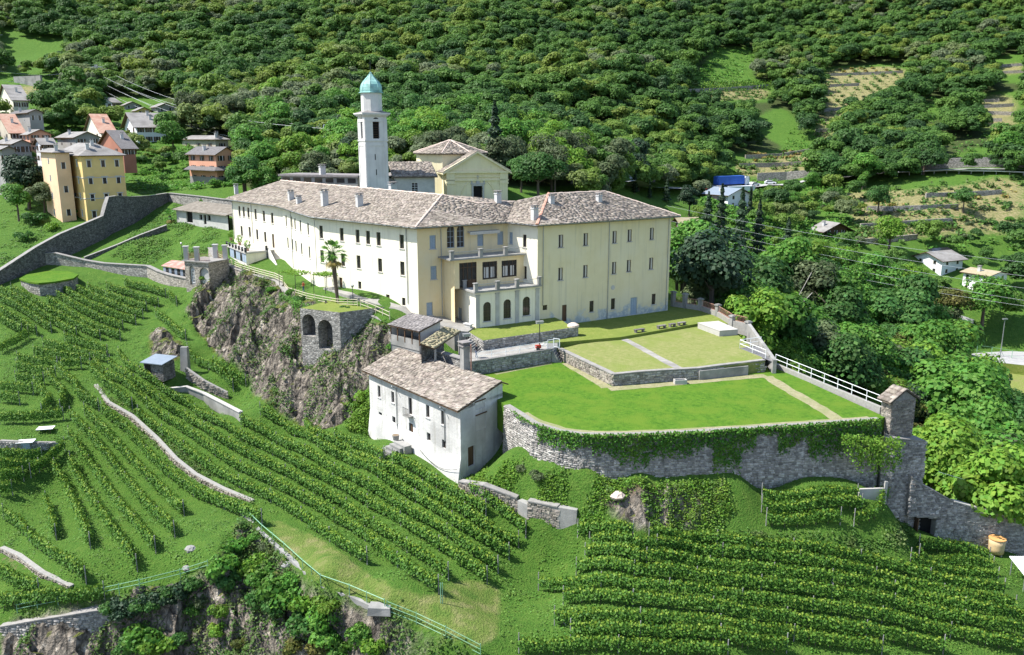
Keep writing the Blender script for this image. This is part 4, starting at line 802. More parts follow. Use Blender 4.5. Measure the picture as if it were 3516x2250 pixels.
a_, b_ = D(*c4([(605, 1215)])[0], 169.5), D(*c4([(740, 1205)])[0], 168.5); mb = MB().wall(a_, b_, 9, a_[2]-.1, (), .2); obj('link_wall', mb, M['grey_plaster'], ch)
# low flat-roofed block behind the long wing
a_, b_ = D(965, 622, 178), D(1228, 636, 172); fb = thing('flat_roofed_block', 'long dark flat-roofed block seen over the ridge of the long wing', 'building', (*a_[:2], 9)); wl = Wl(a_, b_); bk_ = Wl(wl.P(0, 0, -7), wl.P(wl.L, 0, -7))
zz = a_[2]+1.2; obj('wall', MB().prism([wl.P(0, 0), wl.P(wl.L, 0), wl.P(wl.L, 0, -7), wl.P(0, 0, -7)], 6, zz-.15), M['concrete'], fb); mb = MB(); wl.box(mb, -.4, wl.L+.4, zz-.15, zz+.25, -7.4, .4); obj('parapet', mb, M['slate_dark'], fb)
chimney(fb, wl.P(wl.L*.52, zz+.25, -1), 1.1, 1.6); mb = MB()
for k in range(7): u = wl.L*(k+.5)/7; wl.box(mb, u-.9, u+.9, zz-1.3, zz-.4, -.05, .04)
obj('window', mb, M['glass'], fb)
# ------------------------------------------------------------------ farmhouse
c5 = lambda p: cr(900, 950, 2.05333, p)
EL, ER, RRt, RLt = G(*c5([(705, 662)])[0], -2.6), G(*c5([(1380, 952)])[0], -2.6), G(*c5([(1690, 742)])[0], -1.0), G(*c5([(962, 506)])[0], -1.0)
fh = thing('farmhouse', 'old white farmhouse with weathered stone roof at the head of the vineyard', 'farmhouse', (*ER[:2], -11))
uE = (ER-EL)[:2]/np.linalg.norm((ER-EL)[:2]); nE = np.array([uE[1], -uE[0]])
HA, HB = EL[:2]-nE*.55+uE*.7, ER[:2]-nE*.55-uE*.35; rd = (RRt-ER)[:2]; rdn = np.linalg.norm(rd); HC_, HD = HB+rd*.97, HA+rd*.97
hw, hr = Wl(HA, HB), Wl(HB, HC_)
zw = -2.75
fwin = [(826, 852, .62, 1.5), (922, 890, .65, 1.4), (1168, 995, .72, 1.5), (1275, 1045, .7, 1.6), (836, 1030, .75, 1.35), (930, 1043, .75, 1.0), (1175, 1158, .75, .95), (1282, 1212, .75, 1.0), (1046, 975, .75, 2.1), (1052, 1165, .95, 2.3)]
fh_h = [(hw.uz(*c5([(x, y)])[0]), a, b) for x, y, a, b in fwin]; H1 = [(u-a/2, u+a/2, z, z+b) for (u, z), a, b in fh_h]
rwin = [hr.uz(*c5([(x, y)])[0]) for x, y in ((1545, 1078), (1537, 932), (1476, 1335))]; H2 = [(rwin[0][0]-.85, rwin[0][0]+.85, rwin[0][1], rwin[0][1]+1.8), (rwin[1][0]-.8, rwin[1][0]+.8, rwin[1][1], rwin[1][1]+.9), (rwin[2][0]-.55, rwin[2][0]+.55, rwin[2][1], rwin[2][1]+2.3)]
mb = MB().wall(HA, HB, -13, zw, H1, .28); mb.wall(HB, HC_, -13, zw, H2, .28); mb.wall(HC_, HD, -13, zw+1.4, (), .2); mb.wall(HD, HA, -13, zw, (), .2)
up1 = 1.55
mb.poly([hr.P(0, zw), hr.P(hr.L, zw), hr.P(hr.L, zw+up1)]); wl = Wl(HD, HA); mb.poly([wl.P(0, zw), wl.P(wl.L, zw), wl.P(0, zw+up1)])
q = [hw.P(0, -13, 1.0), hw.P(hw.L+.6, -13, 1.0)]                 # battered foot of the wall
for b in ((hw, 0, hw.L),): mb.mesh8([hw.P(0, -13, .75), hw.P(hw.L, -13, .75), hw.P(hw.L, -13, 0.01), hw.P(0, -13, 0.01), hw.P(0, -7.6, .02), hw.P(hw.L, -8.2, .02), hw.P(hw.L, -8.2, .01), hw.P(0, -7.6, .01)])
obj('wall', mb, M['white'], fh)
for i, h in enumerate(H1):
    if i == 9: window(fh, hw, *h, .28, 'door', False, 'door')
    elif i == 8: window(fh, hw, *h, .28, 'glass', False, 'balcony_window')
    else: window(fh, hw, *h, .28, 'glass' if i not in (4,) else 'grid', i < 4)
for i, h in enumerate(H2):
    if i == 2: window(fh, hr, *h, .28, 'door', False, 'door', label='dark door in the shaded gable wall')
    else: mb = MB(); hr.box(mb, h[0], h[1], h[2], h[3], -.12, -.06); o = obj('walled_up_window', mb, M['grey_plaster'], fh); mb = MB(); hr.box(mb, h[0]-.1, h[1]+.1, h[3], h[3]+.12, -.05, .08); obj('lintel', mb, M['wood'], o)
h = H1[8]; mb = MB(); hw.box(mb, h[0]-.25, h[1]+.25, h[2]-.12, h[2], 0, .7); bl_ = obj('balcony', mb, M['concrete'], fh); mb = MB()
for k in range(8): u = h[0]-.22+(h[1]-h[0]+.44)*k/7; mb.tube(hw.P(u, h[2], .66), hw.P(u, h[2]+.95, .66), .02, None, 4)
mb.tube(hw.P(h[0]-.22, h[2]+.95, .66), hw.P(h[1]+.22, h[2]+.95, .66), .03); obj('railing', mb, M['darkmetal'], bl_)
rp = [[EL, ER, RRt, RLt]]; sh_ = (RRt-ER); bk2 = [RRt, RLt, RLt+np.array([*(rd/rdn*1.2), -.5]), RRt+np.array([*(rd/rdn*1.2), -.5])]
rf = obj('roof', thick_roof(MB(), rp+[bk2], .16, 0, 1), [M['slate_under'], M['wood']], fh); roof_slabs(rf, rp[0], 'farm_slab', M['slate'], (.55, .32), .06, nmax=300)
for x, y0, y1 in ((925, 770, 1170), (1257, 915, 1160)):
    (a, b), (_, c) = c5([(x+35, y0)])[0], c5([(0, y1)])[0]; pipe(hw, a, b+12, c, fh)
obj('cable', MB().path([hw.P(u, -9.3-.9*math.sin(math.pi*(u-hw.L*.62)/(hw.L*.38)), .5) for u in np.linspace(hw.L*.62, hw.L, 9)], .025, 4), M['darkmetal'], fh)
# tall stone chimney beside the ridge
cb = G(*cr(1240, 1050, 4.4, [(1570, 985)])[0], -1.2); chm = thing('stone_chimney', 'tall square stone chimney behind the farmhouse roof with a rusty pipe', 'chimney', cb); hgt = up(cb, 1050+610/4.4)-cb[2]
obj('shaft', MB().box(cb, (.85, .85, hgt), .6), M['concrete'], chm); obj('cap', MB().box(cb+[0, 0, hgt], (1.2, 1.2, .12), .6).box(cb+[0, 0, hgt+.12], (.7, .7, .35), .6).box(cb+[0, 0, hgt+.47], (1.3, 1.3, .1), .6), M['slate_dark'], chm)
obj('rusty_pipe', MB().tube(cb+[.75, -.4, -.5], cb+[.75, -.4, hgt*1.1], .09), M['ridge_red'], chm)
# ------------------------------------------------------------------ shed and lean-to below the convent
c6 = lambda p: cr(1240, 1050, 4.4, p)
a, b, c, d = G(*c6([(400, 287)])[0], 2.0), G(*c6([(880, 395)])[0], 2.0), G(*c6([(1232, 212)])[0], 3.1), G(*c6([(742, 112)])[0], 3.1)
sh_t = thing('slate_roofed_shed', 'open timber shed with dark slate roof on the cliff edge', 'shed', (*b[:2], .2)); rf = obj('roof', thick_roof(MB(), [[a, b, c, d]], .12, 0, 1), [M['slate_under'], M['wood']], sh_t); roof_slabs(rf, [a, b, c, d], 'shed_slab', M['slate_dark'], (.45, .28), .035)
ctr_ = (a+b+c+d)/4; A_, B_, C_, D_ = (lerp(x, ctr_, .09) for x in (a, b, c, d)); wl = Wl(A_, B_); wr_ = Wl(B_, C_)
mb = MB().wall(B_, C_, -1.2, 1.85, (), .2); mb.poly([(*B_[:2], 1.85), (*C_[:2], 1.85), (*C_[:2], 2.8)]); mb.wall(C_, D_, -1.2, 2.8, (), .2); mb.wall(D_, A_, -1.2, 1.9, (), .2); obj('wall', mb, M['grey_plaster'], sh_t)
mb = MB()
for k in range(5): u = wl.L*k/4; wl.box(mb, u-.07 if k else .0, u+.07, .1, 1.85, -.14, 0)
obj('post', mb, M['wood'], sh_t); mb = MB(); wl.box(mb, 0, wl.L, -.6, .75, -.12, -.04); wl.box(mb, 0, wl.L, -1.5, .1, -3.2, -.14); obj('floor', mb, M['concrete'], sh_t)
a, b, c, d = G(*c6([(1110, 655)])[0], .55), G(*c6([(1505, 387)])[0], 1.1), G(*c6([(1250, 322)])[0], 1.9), G(*c6([(885, 572)])[0], 1.35)
sh2 = thing('open_lean_to', 'mossy stone-roofed lean-to standing open beside the dark shed', 'lean-to', (*a[:2], -1.2)); rf = obj('roof', thick_roof(MB(), [[d, a, b, c]], .12, 0, 1), [M['slate_under'], M['wood']], sh2); roof_slabs(rf, [d, a, b, c], 'lean_slab', M['slate_moss'], (.55, .33), .05)
mb = MB()
for q in (lerp(b, (a+b+c+d)/4, .08), lerp(a, (a+b+c+d)/4, .08)): mb.box((q[0], q[1], -2.2), (.22, .22, q[2]+2.1), .5)
obj('post', mb, M['concrete'], sh2); q1, q2 = lerp(d, (a+b+c+d)/4, .06), lerp(c, (a+b+c+d)/4, .06); obj('back_wall', MB().wall(q1, q2, -2.5, q1[2]-.15, (), .2), M['stonedark'], sh2)
# ------------------------------------------------------------------ dry-stone and rubble walls
def stations(pts, step):
    out = []
    for a, b in zip(pts[:-1], pts[1:]):
        n = max(1, int(round(np.linalg.norm(np.array(b[:2])-np.array(a[:2]))/step)))
        out += [lerp(a, b, i/n) for i in range(n)]
    return out+[np.array(pts[-1], float)]
def rubble_wall(name, label, cat, pts, thick=.5, core='core', stones='stone', key='rubble_stone', size=(.48, .26), nmax=300, cop='coping', group=None, step=1.2, batter=.0, capw=.08):
    """pts: (x, y, base z, top z) from one end to the other, front on the right-hand side of travel"""
    st = [np.array(p, float) for p in pts]; st = stations(st, step)
    root = thing(name, label, cat, (st[0][0], st[0][1], st[0][2]), group)
    core_, cap_ = MB(), MB(); slots = []
    dirs = [(st[min(i+1, len(st)-1)]-st[max(i-1, 0)])[:2] for i in range(len(st))]; nrm = [np.array([d[1], -d[0]])/max(np.linalg.norm(d), 1e-6) for d in dirs]
    for i in range(len(st)-1):
        a, b = st[i], st[i+1]; na, nb = nrm[i], nrm[i+1]
        fr = lambda p, n, z, d: (p[0]+n[0]*d, p[1]+n[1]*d, z)
        core_.mesh8([fr(a, na, a[2], batter), fr(b, nb, b[2], batter), fr(b, nb, b[2], -thick), fr(a, na, a[2], -thick), fr(a, na, a[3], 0), fr(b, nb, b[3], 0), fr(b, nb, b[3], -thick), fr(a, na, a[3], -thick)])
        if cop: cap_.mesh8([fr(a, na, a[3]+.002, capw+.04), fr(b, nb, b[3]+.002, capw+.04), fr(b, nb, b[3]+.002, -thick-capw), fr(a, na, a[3]+.002, -thick-capw), fr(a, na, a[3]+.12+random.uniform(0, .03), capw+.04), fr(b, nb, b[3]+.12, capw+.04), fr(b, nb, b[3]+.12, -thick-capw), fr(a, na, a[3]+.12, -thick-capw)])
        if stones:
            L = np.linalg.norm((b-a)[:2]); e = (b-a)[:2]/L; zt = max(a[3], b[3]); z = min(a[2], b[2])
            while z < zt-.08:
                h = size[1]*random.uniform(.7, 1.35); x = -random.random()*size[0]*.3
                while x < L-.02:
                    l = size[0]*random.uniform(.55, 1.6); m_ = min(x+l/2, L); k = min(max(m_/L, 0), 1); zb_, zt_ = a[2]*(1-k)+b[2]*k, a[3]*(1-k)+b[3]*k; zc_ = z+h/2
                    if zb_-.1 < zc_ < zt_-h*.35:
                        n = na*(1-k)+nb*k; bt = batter*(zt_-zc_)/max(zt_-zb_, .1); c = np.array([*(a[:2]+e*m_+n*(bt-.02)), zc_]); pr = random.uniform(.05, .13)
                        slots.append((c, np.array([*e, 0])*l*.96, np.array([0, 0, 1.])*h*.95, np.array([*n, 0])*pr))
                    x += l
                z += h
    obj('core', core_, M[core], root)
    if cop: obj('coping', cap_, M[cop], root)
    if slots: pieces('stone', key, M[stones] if isinstance(stones, str) else stones, 'rubble', slots, root, nmax, 'stones')
    return root
ZL, ZT, ZU, ZA, ZP = -3.0, -1.6, -1.2, .1, -1.25      # lower lawn, terrace lawns, upper lawn, annexe lawn, path
gT = lambda x, y, z: G(x, y, z)
front = [gT(x, y, ZL) for x, y in [(1732, 1392), (1779, 1421), (1829, 1453.7), (1919, 1481), (1999, 1492.6), (2070, 1494), (2148, 1493.5), (2348, 1486), (2547, 1473.6), (2760, 1459), (2900, 1449), (3022, 1440)]]
hb = lambda p, d=.7: float(H(p[0], p[1]))-d
rubble_wall('retaining_wall', 'high curved rubble retaining wall with hanging ivy below the bright lower lawn', 'retaining wall', [(*p[:2], min(hb(p), -6.5)-.8, ZL+.02) for p in front], .7, nmax=300, key='rubble_stone', batter=.25, cop=None, size=(.42, .22))
LAWN = {}
def lawnmat(name, cols, big, stripes=0):
    m = mat(name, cols, 2.2, .95, .7, 9, big=big, bigs=.35); m.node_tree.nodes['Principled BSDF'].inputs['Specular IOR Level'].default_value = .12; return m
M['lawn'] = lawnmat('lush_grass', [(.036, .100, .009), (.070, .158, .014), (.105, .195, .020)], (.10, .175, .018))
M['lawn_dry'] = lawnmat('mown_grass', [(.150, .190, .050), (.205, .225, .075), (.27, .26, .115)], (.175, .215, .055))
M['lawn_up'] = lawnmat('short_grass', [(.125, .175, .032), (.17, .21, .045), (.22, .235, .07)], (.145, .19, .04))
M['trodden'] = lawnmat('trodden_grass', [(.21, .20, .11), (.28, .26, .15), (.33, .31, .20)], (.22, .235, .11))
def ground_sheet(name, pts, z0, z1, m, kind='structure'):
    o = obj(name, MB().prism(pts, z0, z1), m); return tag(o, kind=kind)
P1 = [p*1 for p in front]+[gT(3040, 1432, ZL), gT(2665, 1262, ZL), gT(2640, 1240, ZL), gT(2560, 1180, ZL), gT(2150, 1150, ZL), gT(1900, 1185, ZL), gT(1690, 1225, ZL), gT(1610, 1262, ZL), gT(1640, 1320, ZL)]
ground_sheet('lower_lawn', P1, -6.4, ZL, M['lawn'])
def strip(name, pts, w_, z, m, th=.02):
    mb = MB(); st = stations(pts, 1.0)
    L_, R_ = [], []
    for i, p in enumerate(st):
        d = (st[min(i+1, len(st)-1)]-st[max(i-1, 0)])[:2]; n = np.array([d[1], -d[0]])/np.linalg.norm(d); ww = w_*random.uniform(.85, 1.15)
        L_.append((p[0]-n[0]*ww/2, p[1]-n[1]*ww/2, z if z is not None else p[2])); R_.append((p[0]+n[0]*ww/2, p[1]+n[1]*ww/2, z if z is not None else p[2]))
    for i in range(len(st)-1): mb.poly([L_[i], R_[i], R_[i+1], L_[i+1]])
    o = obj(name, mb, m); return tag(o, kind='structure')
inn = [lerp(p, np.mean(front, 0)+[0, 9, 0], .035) for p in front[1:]]
strip('mown_edge', inn, 1.5, ZL+.006, M['trodden']); strip('mown_path', [gT(x, y, ZL) for x, y in ((2632, 1292), (2700, 1335), (2780, 1380), (2850, 1422), (2880, 1445))], 1.5, ZL+.010, M['trodden'])
strip('trodden_strip', [gT(x, y, ZL) for x, y in ((1945, 1247), (2020, 1290), (2085, 1332))], 1.5, ZL+.014, M['trodden']); strip('trodden_strip', [gT(x, y, ZL) for x, y in ((2090, 1336), (2250, 1324), (2450, 1305), (2630, 1290))], 1.5, ZL+.018, M['trodden'])
strip('gravel_strip', [gT(x, y, ZL) for x, y in ((1700, 1285), (1800, 1265), (1890, 1248))], .7, ZL+.008, M['trodden'])
# terrace lawns
PT = [gT(x, y, ZT) for x, y in ((1919, 1199), (2103.5, 1287), (2300, 1272), (2472, 1258), (2627, 1240), (2600, 1212), (2545, 1160), (2500, 1118), (2393.6, 1118), (2129, 1165), (1990, 1182))]
ground_sheet('terrace_lawn', PT, -3.6, ZT, M['lawn_dry'])
strip('garden_path', [gT(x, y, ZT) for x, y in ((2140, 1164), (2160, 1173), (2210, 1200), (2270, 1233), (2335, 1267))], 1.15, ZT+.006, M['paving'])
rubble_wall('terrace_wall', 'sunlit rubble wall along the left edge of the pale terrace lawn', 'stone wall', [(*gT(x, y, ZT)[:2], -3.3, ZT) for x, y in ((1919, 1199), (1975, 1226), (2103.5, 1287))], .45, 'core_pale', 'stone_w', 'rubble_warm', (.5, .3), 150)
rubble_wall('terrace_wall', 'dark shaded rubble wall across the front of the pale terrace lawn', 'stone wall', [(*gT(x, y, ZT)[:2], -3.3, ZT+random.uniform(-.06, .06)) for x, y in ((2104.5, 1287), (2200, 1280), (2300, 1272), (2400, 1265), (2472, 1258), (2550, 1247), (2627, 1240))], .45, nmax=150, size=(.5, .27))
# upper lawn and annexe lawn
PU = [gT(x, y, ZU) for x, y in ((1890, 1178), (2129, 1158), (2393.6, 1112), (2500, 1112), (2470, 1092), (2405, 1064), (2330, 1030), (2290, 1030), (1930, 1085), (1800, 1110), (1740, 1160))]
ground_sheet('upper_lawn', PU, -4.5, ZU, M['lawn_up'])
PA = [gT(x, y, ZA) for x, y in ((1608, 1139), (1658, 1169), (1800, 1149), (1966, 1124.6), (1930, 1101), (1880, 1080), (1700, 1095), (1634, 1118))]
ground_sheet('annexe_lawn', PA, -4.5, ZA, M['lawn_up'])
rubble_wall('garden_wall', 'dark rubble wall holding the small lawn before the arched annexe', 'stone wall', [(*gT(x, y, ZA)[:2], -2.2, ZA-.02) for x, y in ((1608, 1139), (1656, 1169.5), (1800, 1149.5), (1966, 1125))], .4, nmax=150, cop=None)
p = gT(1968, 1121, ZA); pl_ = thing('round_stone_pillar', 'squat round stone pillar at the end of the annexe lawn wall', 'pillar', (p[0], p[1], ZU)); obj('shaft', MB().lathe((p[0], p[1], ZU-.3), [(.75, 0), (.72, 1.6)], 14), M['stonetex'], pl_); obj('cap', MB().lathe((p[0], p[1], ZU+1.3), [(.85, 0), (.8, .25), (.35, .5), (.1, .55)], 14), M['ridge'], pl_)
PP = [gT(x, y, ZP) for x, y in ((1605, 1244), (1680, 1234), (1892, 1199), (1914, 1190), (1914, 1164), (1750, 1186), (1660, 1201), (1590, 1190), (1575, 1215))]
ground_sheet('garden_terrace_path', PP, -4.5, ZP, M['paving'])
rubble_wall('path_wall', 'dark rubble wall under the paved path with the white handrail', 'stone wall', [(*gT(x, y, ZP)[:2], -3.4, ZP-.03) for x, y in ((1605, 1244.5), (1680, 1234.5), (1790, 1216.5), (1892, 1199.5))], .45, nmax=120)
# paved court between corner and annexe, falling to the path
cq = [G(1443, 1086, 1.3), G(1500, 1112, 1.0), G(1560, 1136, .5), G(1606, 1139, .25), G(1634, 1120, .25), G(1590, 1090, .4), G(1480, 1062, 1.2)]
tag(obj('paved_court', MB().prism(cq, -3, None), M['paving']), kind='structure')
# strip of paving along the long wing
pv = [T(x, y) for x, y in ((1440, 1085), (1360, 1058), (1280, 1034), (1200, 1010), (1130, 988))]; mb = MB()
for i in range(len(pv)-1):
    a, b = pv[i]+[0, 0, .12], pv[i+1]+[0, 0, .12]; n = np.array([*(wN.n), 0]); mb.mesh8([a-n*1.2-[0, 0, .5], a+n*1.1-[0, 0, .5], b+n*1.1-[0, 0, .5], b-n*1.2-[0, 0, .5], a-n*1.2, a+n*1.1, b+n*1.1, b-n*1.2])
tag(obj('pavement', mb, M['paving']), kind='structure')
def steps(label, p0, p1, w_, n, m='concrete'):
    r = thing('garden_steps', label, 'steps', p1); yaw = math.atan2((p1-p0)[1], (p1-p0)[0]); L = np.linalg.norm((p1-p0)[:2])
    for k in range(n): p = lerp(p0, p1, (k+.5)/n); obj('step', MB().box((p[0], p[1], min(p0[2], p1[2])-.4), (L/n*1.01, w_, p[2]-min(p0[2], p1[2])+.4), yaw), M[m], r)
    return r
steps('stone steps climbing from the paved path to the court beside the annexe', G(1603, 1165, .2), G(1650, 1206, ZP), 2.0, 7); steps('short stone steps between white gate and lower lawn', gT(1898, 1195, ZP), gT(1931, 1241, ZL), 1.6, 6)
# boundary iron fence on piers
fx = [G(2311, 1052, ZU), G(2351, 1058, ZU), G(2404, 1066, ZU), G(2463, 1086, ZU), G(2513, 1117, ZU), G(2568, 1130, ZU)]
ft = [1000, 1007, 1024, 1044, 1082, 1102]
fn = thing('iron_fence', 'rusty iron fence with stone piers on the low wall beside the upper lawn', 'fence', fx[2])
for p, y in zip(fx, ft): z = up(p, y); obj('pier', MB().box((p[0], p[1], ZU-1), (.6, .6, z-ZU+.75), .5).box((p[0], p[1], z-.25), (.85, .85, .15), .5).box((p[0], p[1], z-.1), (.6, .6, .1), .5), M['concrete'], fn)
for a, b in zip(fx[:-1], fx[1:]):
    q = Wl(a, b); mb = MB(); q.box(mb, .3, q.L-.3, ZU-1, ZU+.75, -.2, .2); obj('base_wall', mb, M['core_pale'], fn); mb = MB(); n = int(q.L/.22)
    for k in range(1, n): mb.tube(q.P(q.L*k/n, ZU+.75, 0), q.P(q.L*k/n, ZU+1.75, 0), .018, None, 4, 0, False)
    mb.tube(q.P(.3, ZU+1.65, 0), q.P(q.L-.3, ZU+1.65, 0), .025, None, 5); mb.tube(q.P(.3, ZU+.85, 0), q.P(q.L-.3, ZU+.85, 0), .025, None, 5); obj('iron_bars', mb, M['ridge_red'], fn)
cp = [gT(x, y, -.75) for x, y in ((2395, 1108), (2471, 1136), (2535, 1131), (2467, 1102))]
solo('concrete_platform', MB().prism([c*.0+lerp(c, np.mean(cp, 0), .02) for c in cp], -1.9, -.86).prism(cp, -.86, -.75), M['pale_concrete'], 'raised pale concrete platform on the terrace lawn beside the iron fence', 'platform')
bl_ = ['single stone bench nearest the path on the lawn step', 'dark stone bench left of the middle pair on the lawn step', 'small stone bench between the two larger ones', 'stone bench nearest the concrete platform']
for (x, y, w_), lb in zip(((2195, 1141, 1.7), (2271, 1128, 1.5), (2308, 1122, 1.1), (2340, 1117, 1.4)), bl_):
    p = gT(x, y, ZU); r = thing('stone_bench', lb, 'bench', p, 'stone benches on the lawn step'); a = .53; d = np.array([math.cos(a), math.sin(a), 0])
    obj('seat', MB().box(p+[0, 0, .36], (w_, .55, .12), a), M['slate_dark'], r)
    for s in (-.38, .38): obj('leg', MB().box(p+d*w_*s, (.2, .45, .36), a), M['slate_dark'], r)
lp = Wl(gT(2395, 1303, ZL), gT(2562, 1285, ZL)); mb = MB(); lp.box(mb, 0, lp.L, ZL-.2, ZL+1.15, .2, .38); solo('concrete_screen', mb, M['concrete'], 'long dark concrete screen standing against the terrace wall', 'screen')
p = gT(2335, 1318, ZL); r = thing('stone_trough', 'small pale water trough at the foot of the terrace wall', 'trough', p); mb = MB()
for dx, dy, sx_, sy_ in ((0, -.32, 1.5, .12), (0, .32, 1.5, .12), (-.69, 0, .12, .52), (.69, 0, .12, .52)): a = .12; mb.box((p[0]+dx*math.cos(a)-dy*math.sin(a), p[1]+dx*math.sin(a)+dy*math.cos(a), ZL), (sx_, sy_, .55), a)
obj('basin', mb, M['pale_concrete'], r); obj('basin_floor', MB().box((p[0], p[1], ZL), (1.3, .5, .12), .12), M['concrete'], r)
# white rail and low wall along the lower lawn's outer edge
rp_ = [gT(2658, 1262, ZL), gT(2760, 1305, ZL), gT(2860, 1347, ZL), gT(2950, 1385, ZL), gT(3022, 1415, ZL)]
rl = thing('white_railing', 'long white tubular railing on the low wall running down to the stone turret', 'railing', rp_[0]); q = Wl(rp_[0], rp_[-1]); mb = MB(); q.box(mb, -.2, q.L, -7.5, ZL+.55, -.35, .05); obj('low_wall', mb, M['core_pale'], rl)
for k in range(9): u = q.L*k/8; obj('post', MB().tube(q.P(u, ZL+.5, -.15), q.P(u, ZL+1.75, -.15), .045), M['whitemetal'], rl)
for h in (1.1, 1.72): obj('rail', MB().tube(q.P(0, ZL+h, -.15), q.P(q.L, ZL+h, -.15), .04), M['whitemetal'], rl)
# stairwell with white rails
sw = thing('stairwell', 'sunken stairwell with white handrails in the corner of the terrace lawn', 'stairwell', gT(2600, 1215, ZT)); a, b, c, d = gT(2540, 1196, ZT), gT(2628, 1232, ZT), gT(2660, 1246, ZT), gT(2612, 1186, ZT)
obj('pit_shade_sheet', MB().prism([a, b, c, d], ZT-.05, ZT+.02), M['pit_shade'], sw)  # flat dark sheet at lawn level, the sunken pit's shadow put into its colour
for e in ((a, b), (a, d)):
    for h in (.6, 1.15): obj('handrail', MB().tube(e[0]+[0, 0, h], e[1]+[0, 0, h], .04), M['whitemetal'], sw)
    for t in (0, .5, 1): q_ = lerp(e[0], e[1], t); obj('post', MB().tube(q_, q_+[0, 0, 1.18], .04), M['whitemetal'], sw)
w1 = Wl(gT(2570, 1132, ZU), gT(2660, 1246, ZT)); mb = MB(); mb.mesh8([w1.P(0, -4.5, .2), w1.P(w1.L, -7, .2), w1.P(w1.L, -7, -.25), w1.P(0, -4.5, -.25), w1.P(0, ZU+.9, .2), w1.P(w1.L, ZT+.35, .2), w1.P(w1.L, ZT+.35, -.25), w1.P(0, ZU+.9, -.25)]); obj('sloping_wall', mb, M['concrete'], sw)
# gates and handrail on the paved path
for (x0, y0, x1, y1), lb in zip(((1881, 1199, 1889, 1198), (1901, 1193, 1914, 1195)), ('white mesh gate leaf nearer the handrail above the short steps', 'white mesh gate leaf on the lawn side of the short steps')):
    a, b = gT(x0, y0, ZP), gT(x1, y1, ZP); r = thing('mesh_gate', lb, 'gate', a, 'white mesh gates'); q = Wl(a, b); q.L = max(q.L, .9); mb = MB()
    for u in (0, q.L): mb.tube(q.P(u, ZP), q.P(u, ZP+1.25), .04)
    for z in (.1, 1.22): mb.tube(q.P(0, ZP+z), q.P(q.L, ZP+z), .035)
    obj('frame', mb, M['whitemetal'], r); mb = MB()
    for k in range(1, 9): mb.tube(q.P(q.L*k/9, ZP+.1), q.P(q.L*k/9, ZP+1.2), .02, None, 4)
    obj('mesh_wires', mb, M['bluewood'], r)
hr_ = thing('path_handrail', 'thin white handrail along the paved path edge', 'handrail', gT(1640, 1239, ZP)); q = Wl(gT(1640, 1239, ZP), gT(1880, 1200, ZP))
for k in range(6): u = q.L*k/5; obj('post', MB().tube(q.P(u, ZP, -.15), q.P(u, ZP+1.05, -.15), .035), M['whitemetal'], hr_)
for h in (.55, 1.03): obj('rail', MB().tube(q.P(0, ZP+h, -.15), q.P(q.L, ZP+h, -.15), .025), M['whitemetal'], hr_)
def floodlight(label, p, h, m_='darkmetal', pipe_r=.06, cat='lamp post'):
    r = thing('floodlight_post', label, cat, p); obj('pole', MB().tube(p, p+np.array([0, 0, h]), pipe_r), M[m_], r); obj('lamp_head', MB().box(p+np.array([0, 0, h]), (.9, .55, .28), .3).box(p+np.array([0, 0, h+.28]), (1.0, .65, .06), .3), M['metal'], r); return r
floodlight('rusty floodlight post standing on the lower lawn beside the path wall', gT(1852, 1247, ZL), 5.3); p = gT(1603, 1232, ZP); floodlight('floodlight post at the foot of the court steps', p, 2.9)
r = thing('garden_tiller', 'small red garden machine parked on the paved path by the gate', 'garden machine', gT(1848, 1203, ZP)); p = gT(1848, 1203, ZP); obj('engine', MB().box(p+[0, 0, .3], (.7, .45, .4), .3), M['red'], r); obj('handlebar', MB().tube(p+[.2, .1, .6], p+[1.1, .5, 1.0], .03).tube(p+[.2, -.1, .6], p+[1.2, .2, 1.0], .03), M['whitemetal'], r)
for s in (-1, 1): obj('wheel', MB().tube(p+[-.05, s*.28, .22], p+[-.05, s*.36, .22], .22, None, 12), M['darkmetal'], r)
p = G(1608, 1124, .3); r = thing('stone_bench', 'small stone seat against the sunlit side of the annexe', 'bench', p); obj('seat', MB().box(p+[0, 0, .4], (1.5, .6, .14), 2.4), M['sillstone'], r); obj('support', MB().box(p, (1.1, .4, .4), 2.4), M['grey_plaster'], r)
# turret and walls at the corner
c0, cl, crr = D(3055, 1480, 89), D(3022, 1441, 90.2), D(3131, 1491, 90.4)
tu = thing('stone_turret', 'small square stone turret with slab roof at the corner of the ivy wall', 'turret', c0); zt_ = up(c0, 1371); wl, wr2 = Wl(cl, c0), Wl(c0, crr); cbk = np.array([*(cl[:2]+crr[:2]-c0[:2]), 0])
mb = MB().wall(cl, c0, -6, zt_-.3, (), .2); mb.wall(c0, crr, -6, zt_-.3, (), .2); mb.wall(crr, cbk, -6, zt_-.3, (), .2); mb.wall(cbk, cl, -6, zt_-.3, (), .2); obj('wall', mb, M['core'], tu)
sl_ = []
for wq in (wl, wr2):
    z = c0[2]-1.2
    while z < zt_-.3:
        h = .2*random.uniform(.7, 1.3); x = 0
        while x < wq.L: l = min(.42*random.uniform(.6, 1.5), wq.L-x+.02); sl_.append((wq.P(x+l/2, z+h/2, -.01), np.array([*wq.e, 0])*l*.96, np.array([0, 0, h*.95]), np.array([*wq.n, 0])*random.uniform(.03, .09))); x += l+.001
        z += h
pieces('stone', 'rubble_warm', M['stone_w'], 'rubble', sl_, tu, 300, 'stones')
ap_ = up(np.array([*((cl+crr)[:2]/2), 0]), 1200+250/1.925); o_ = 1.25; cc = (cl+crr)/2; E_ = lambda p: np.array([*(cc[:2]+(p[:2]-cc[:2])*1.3), 0])
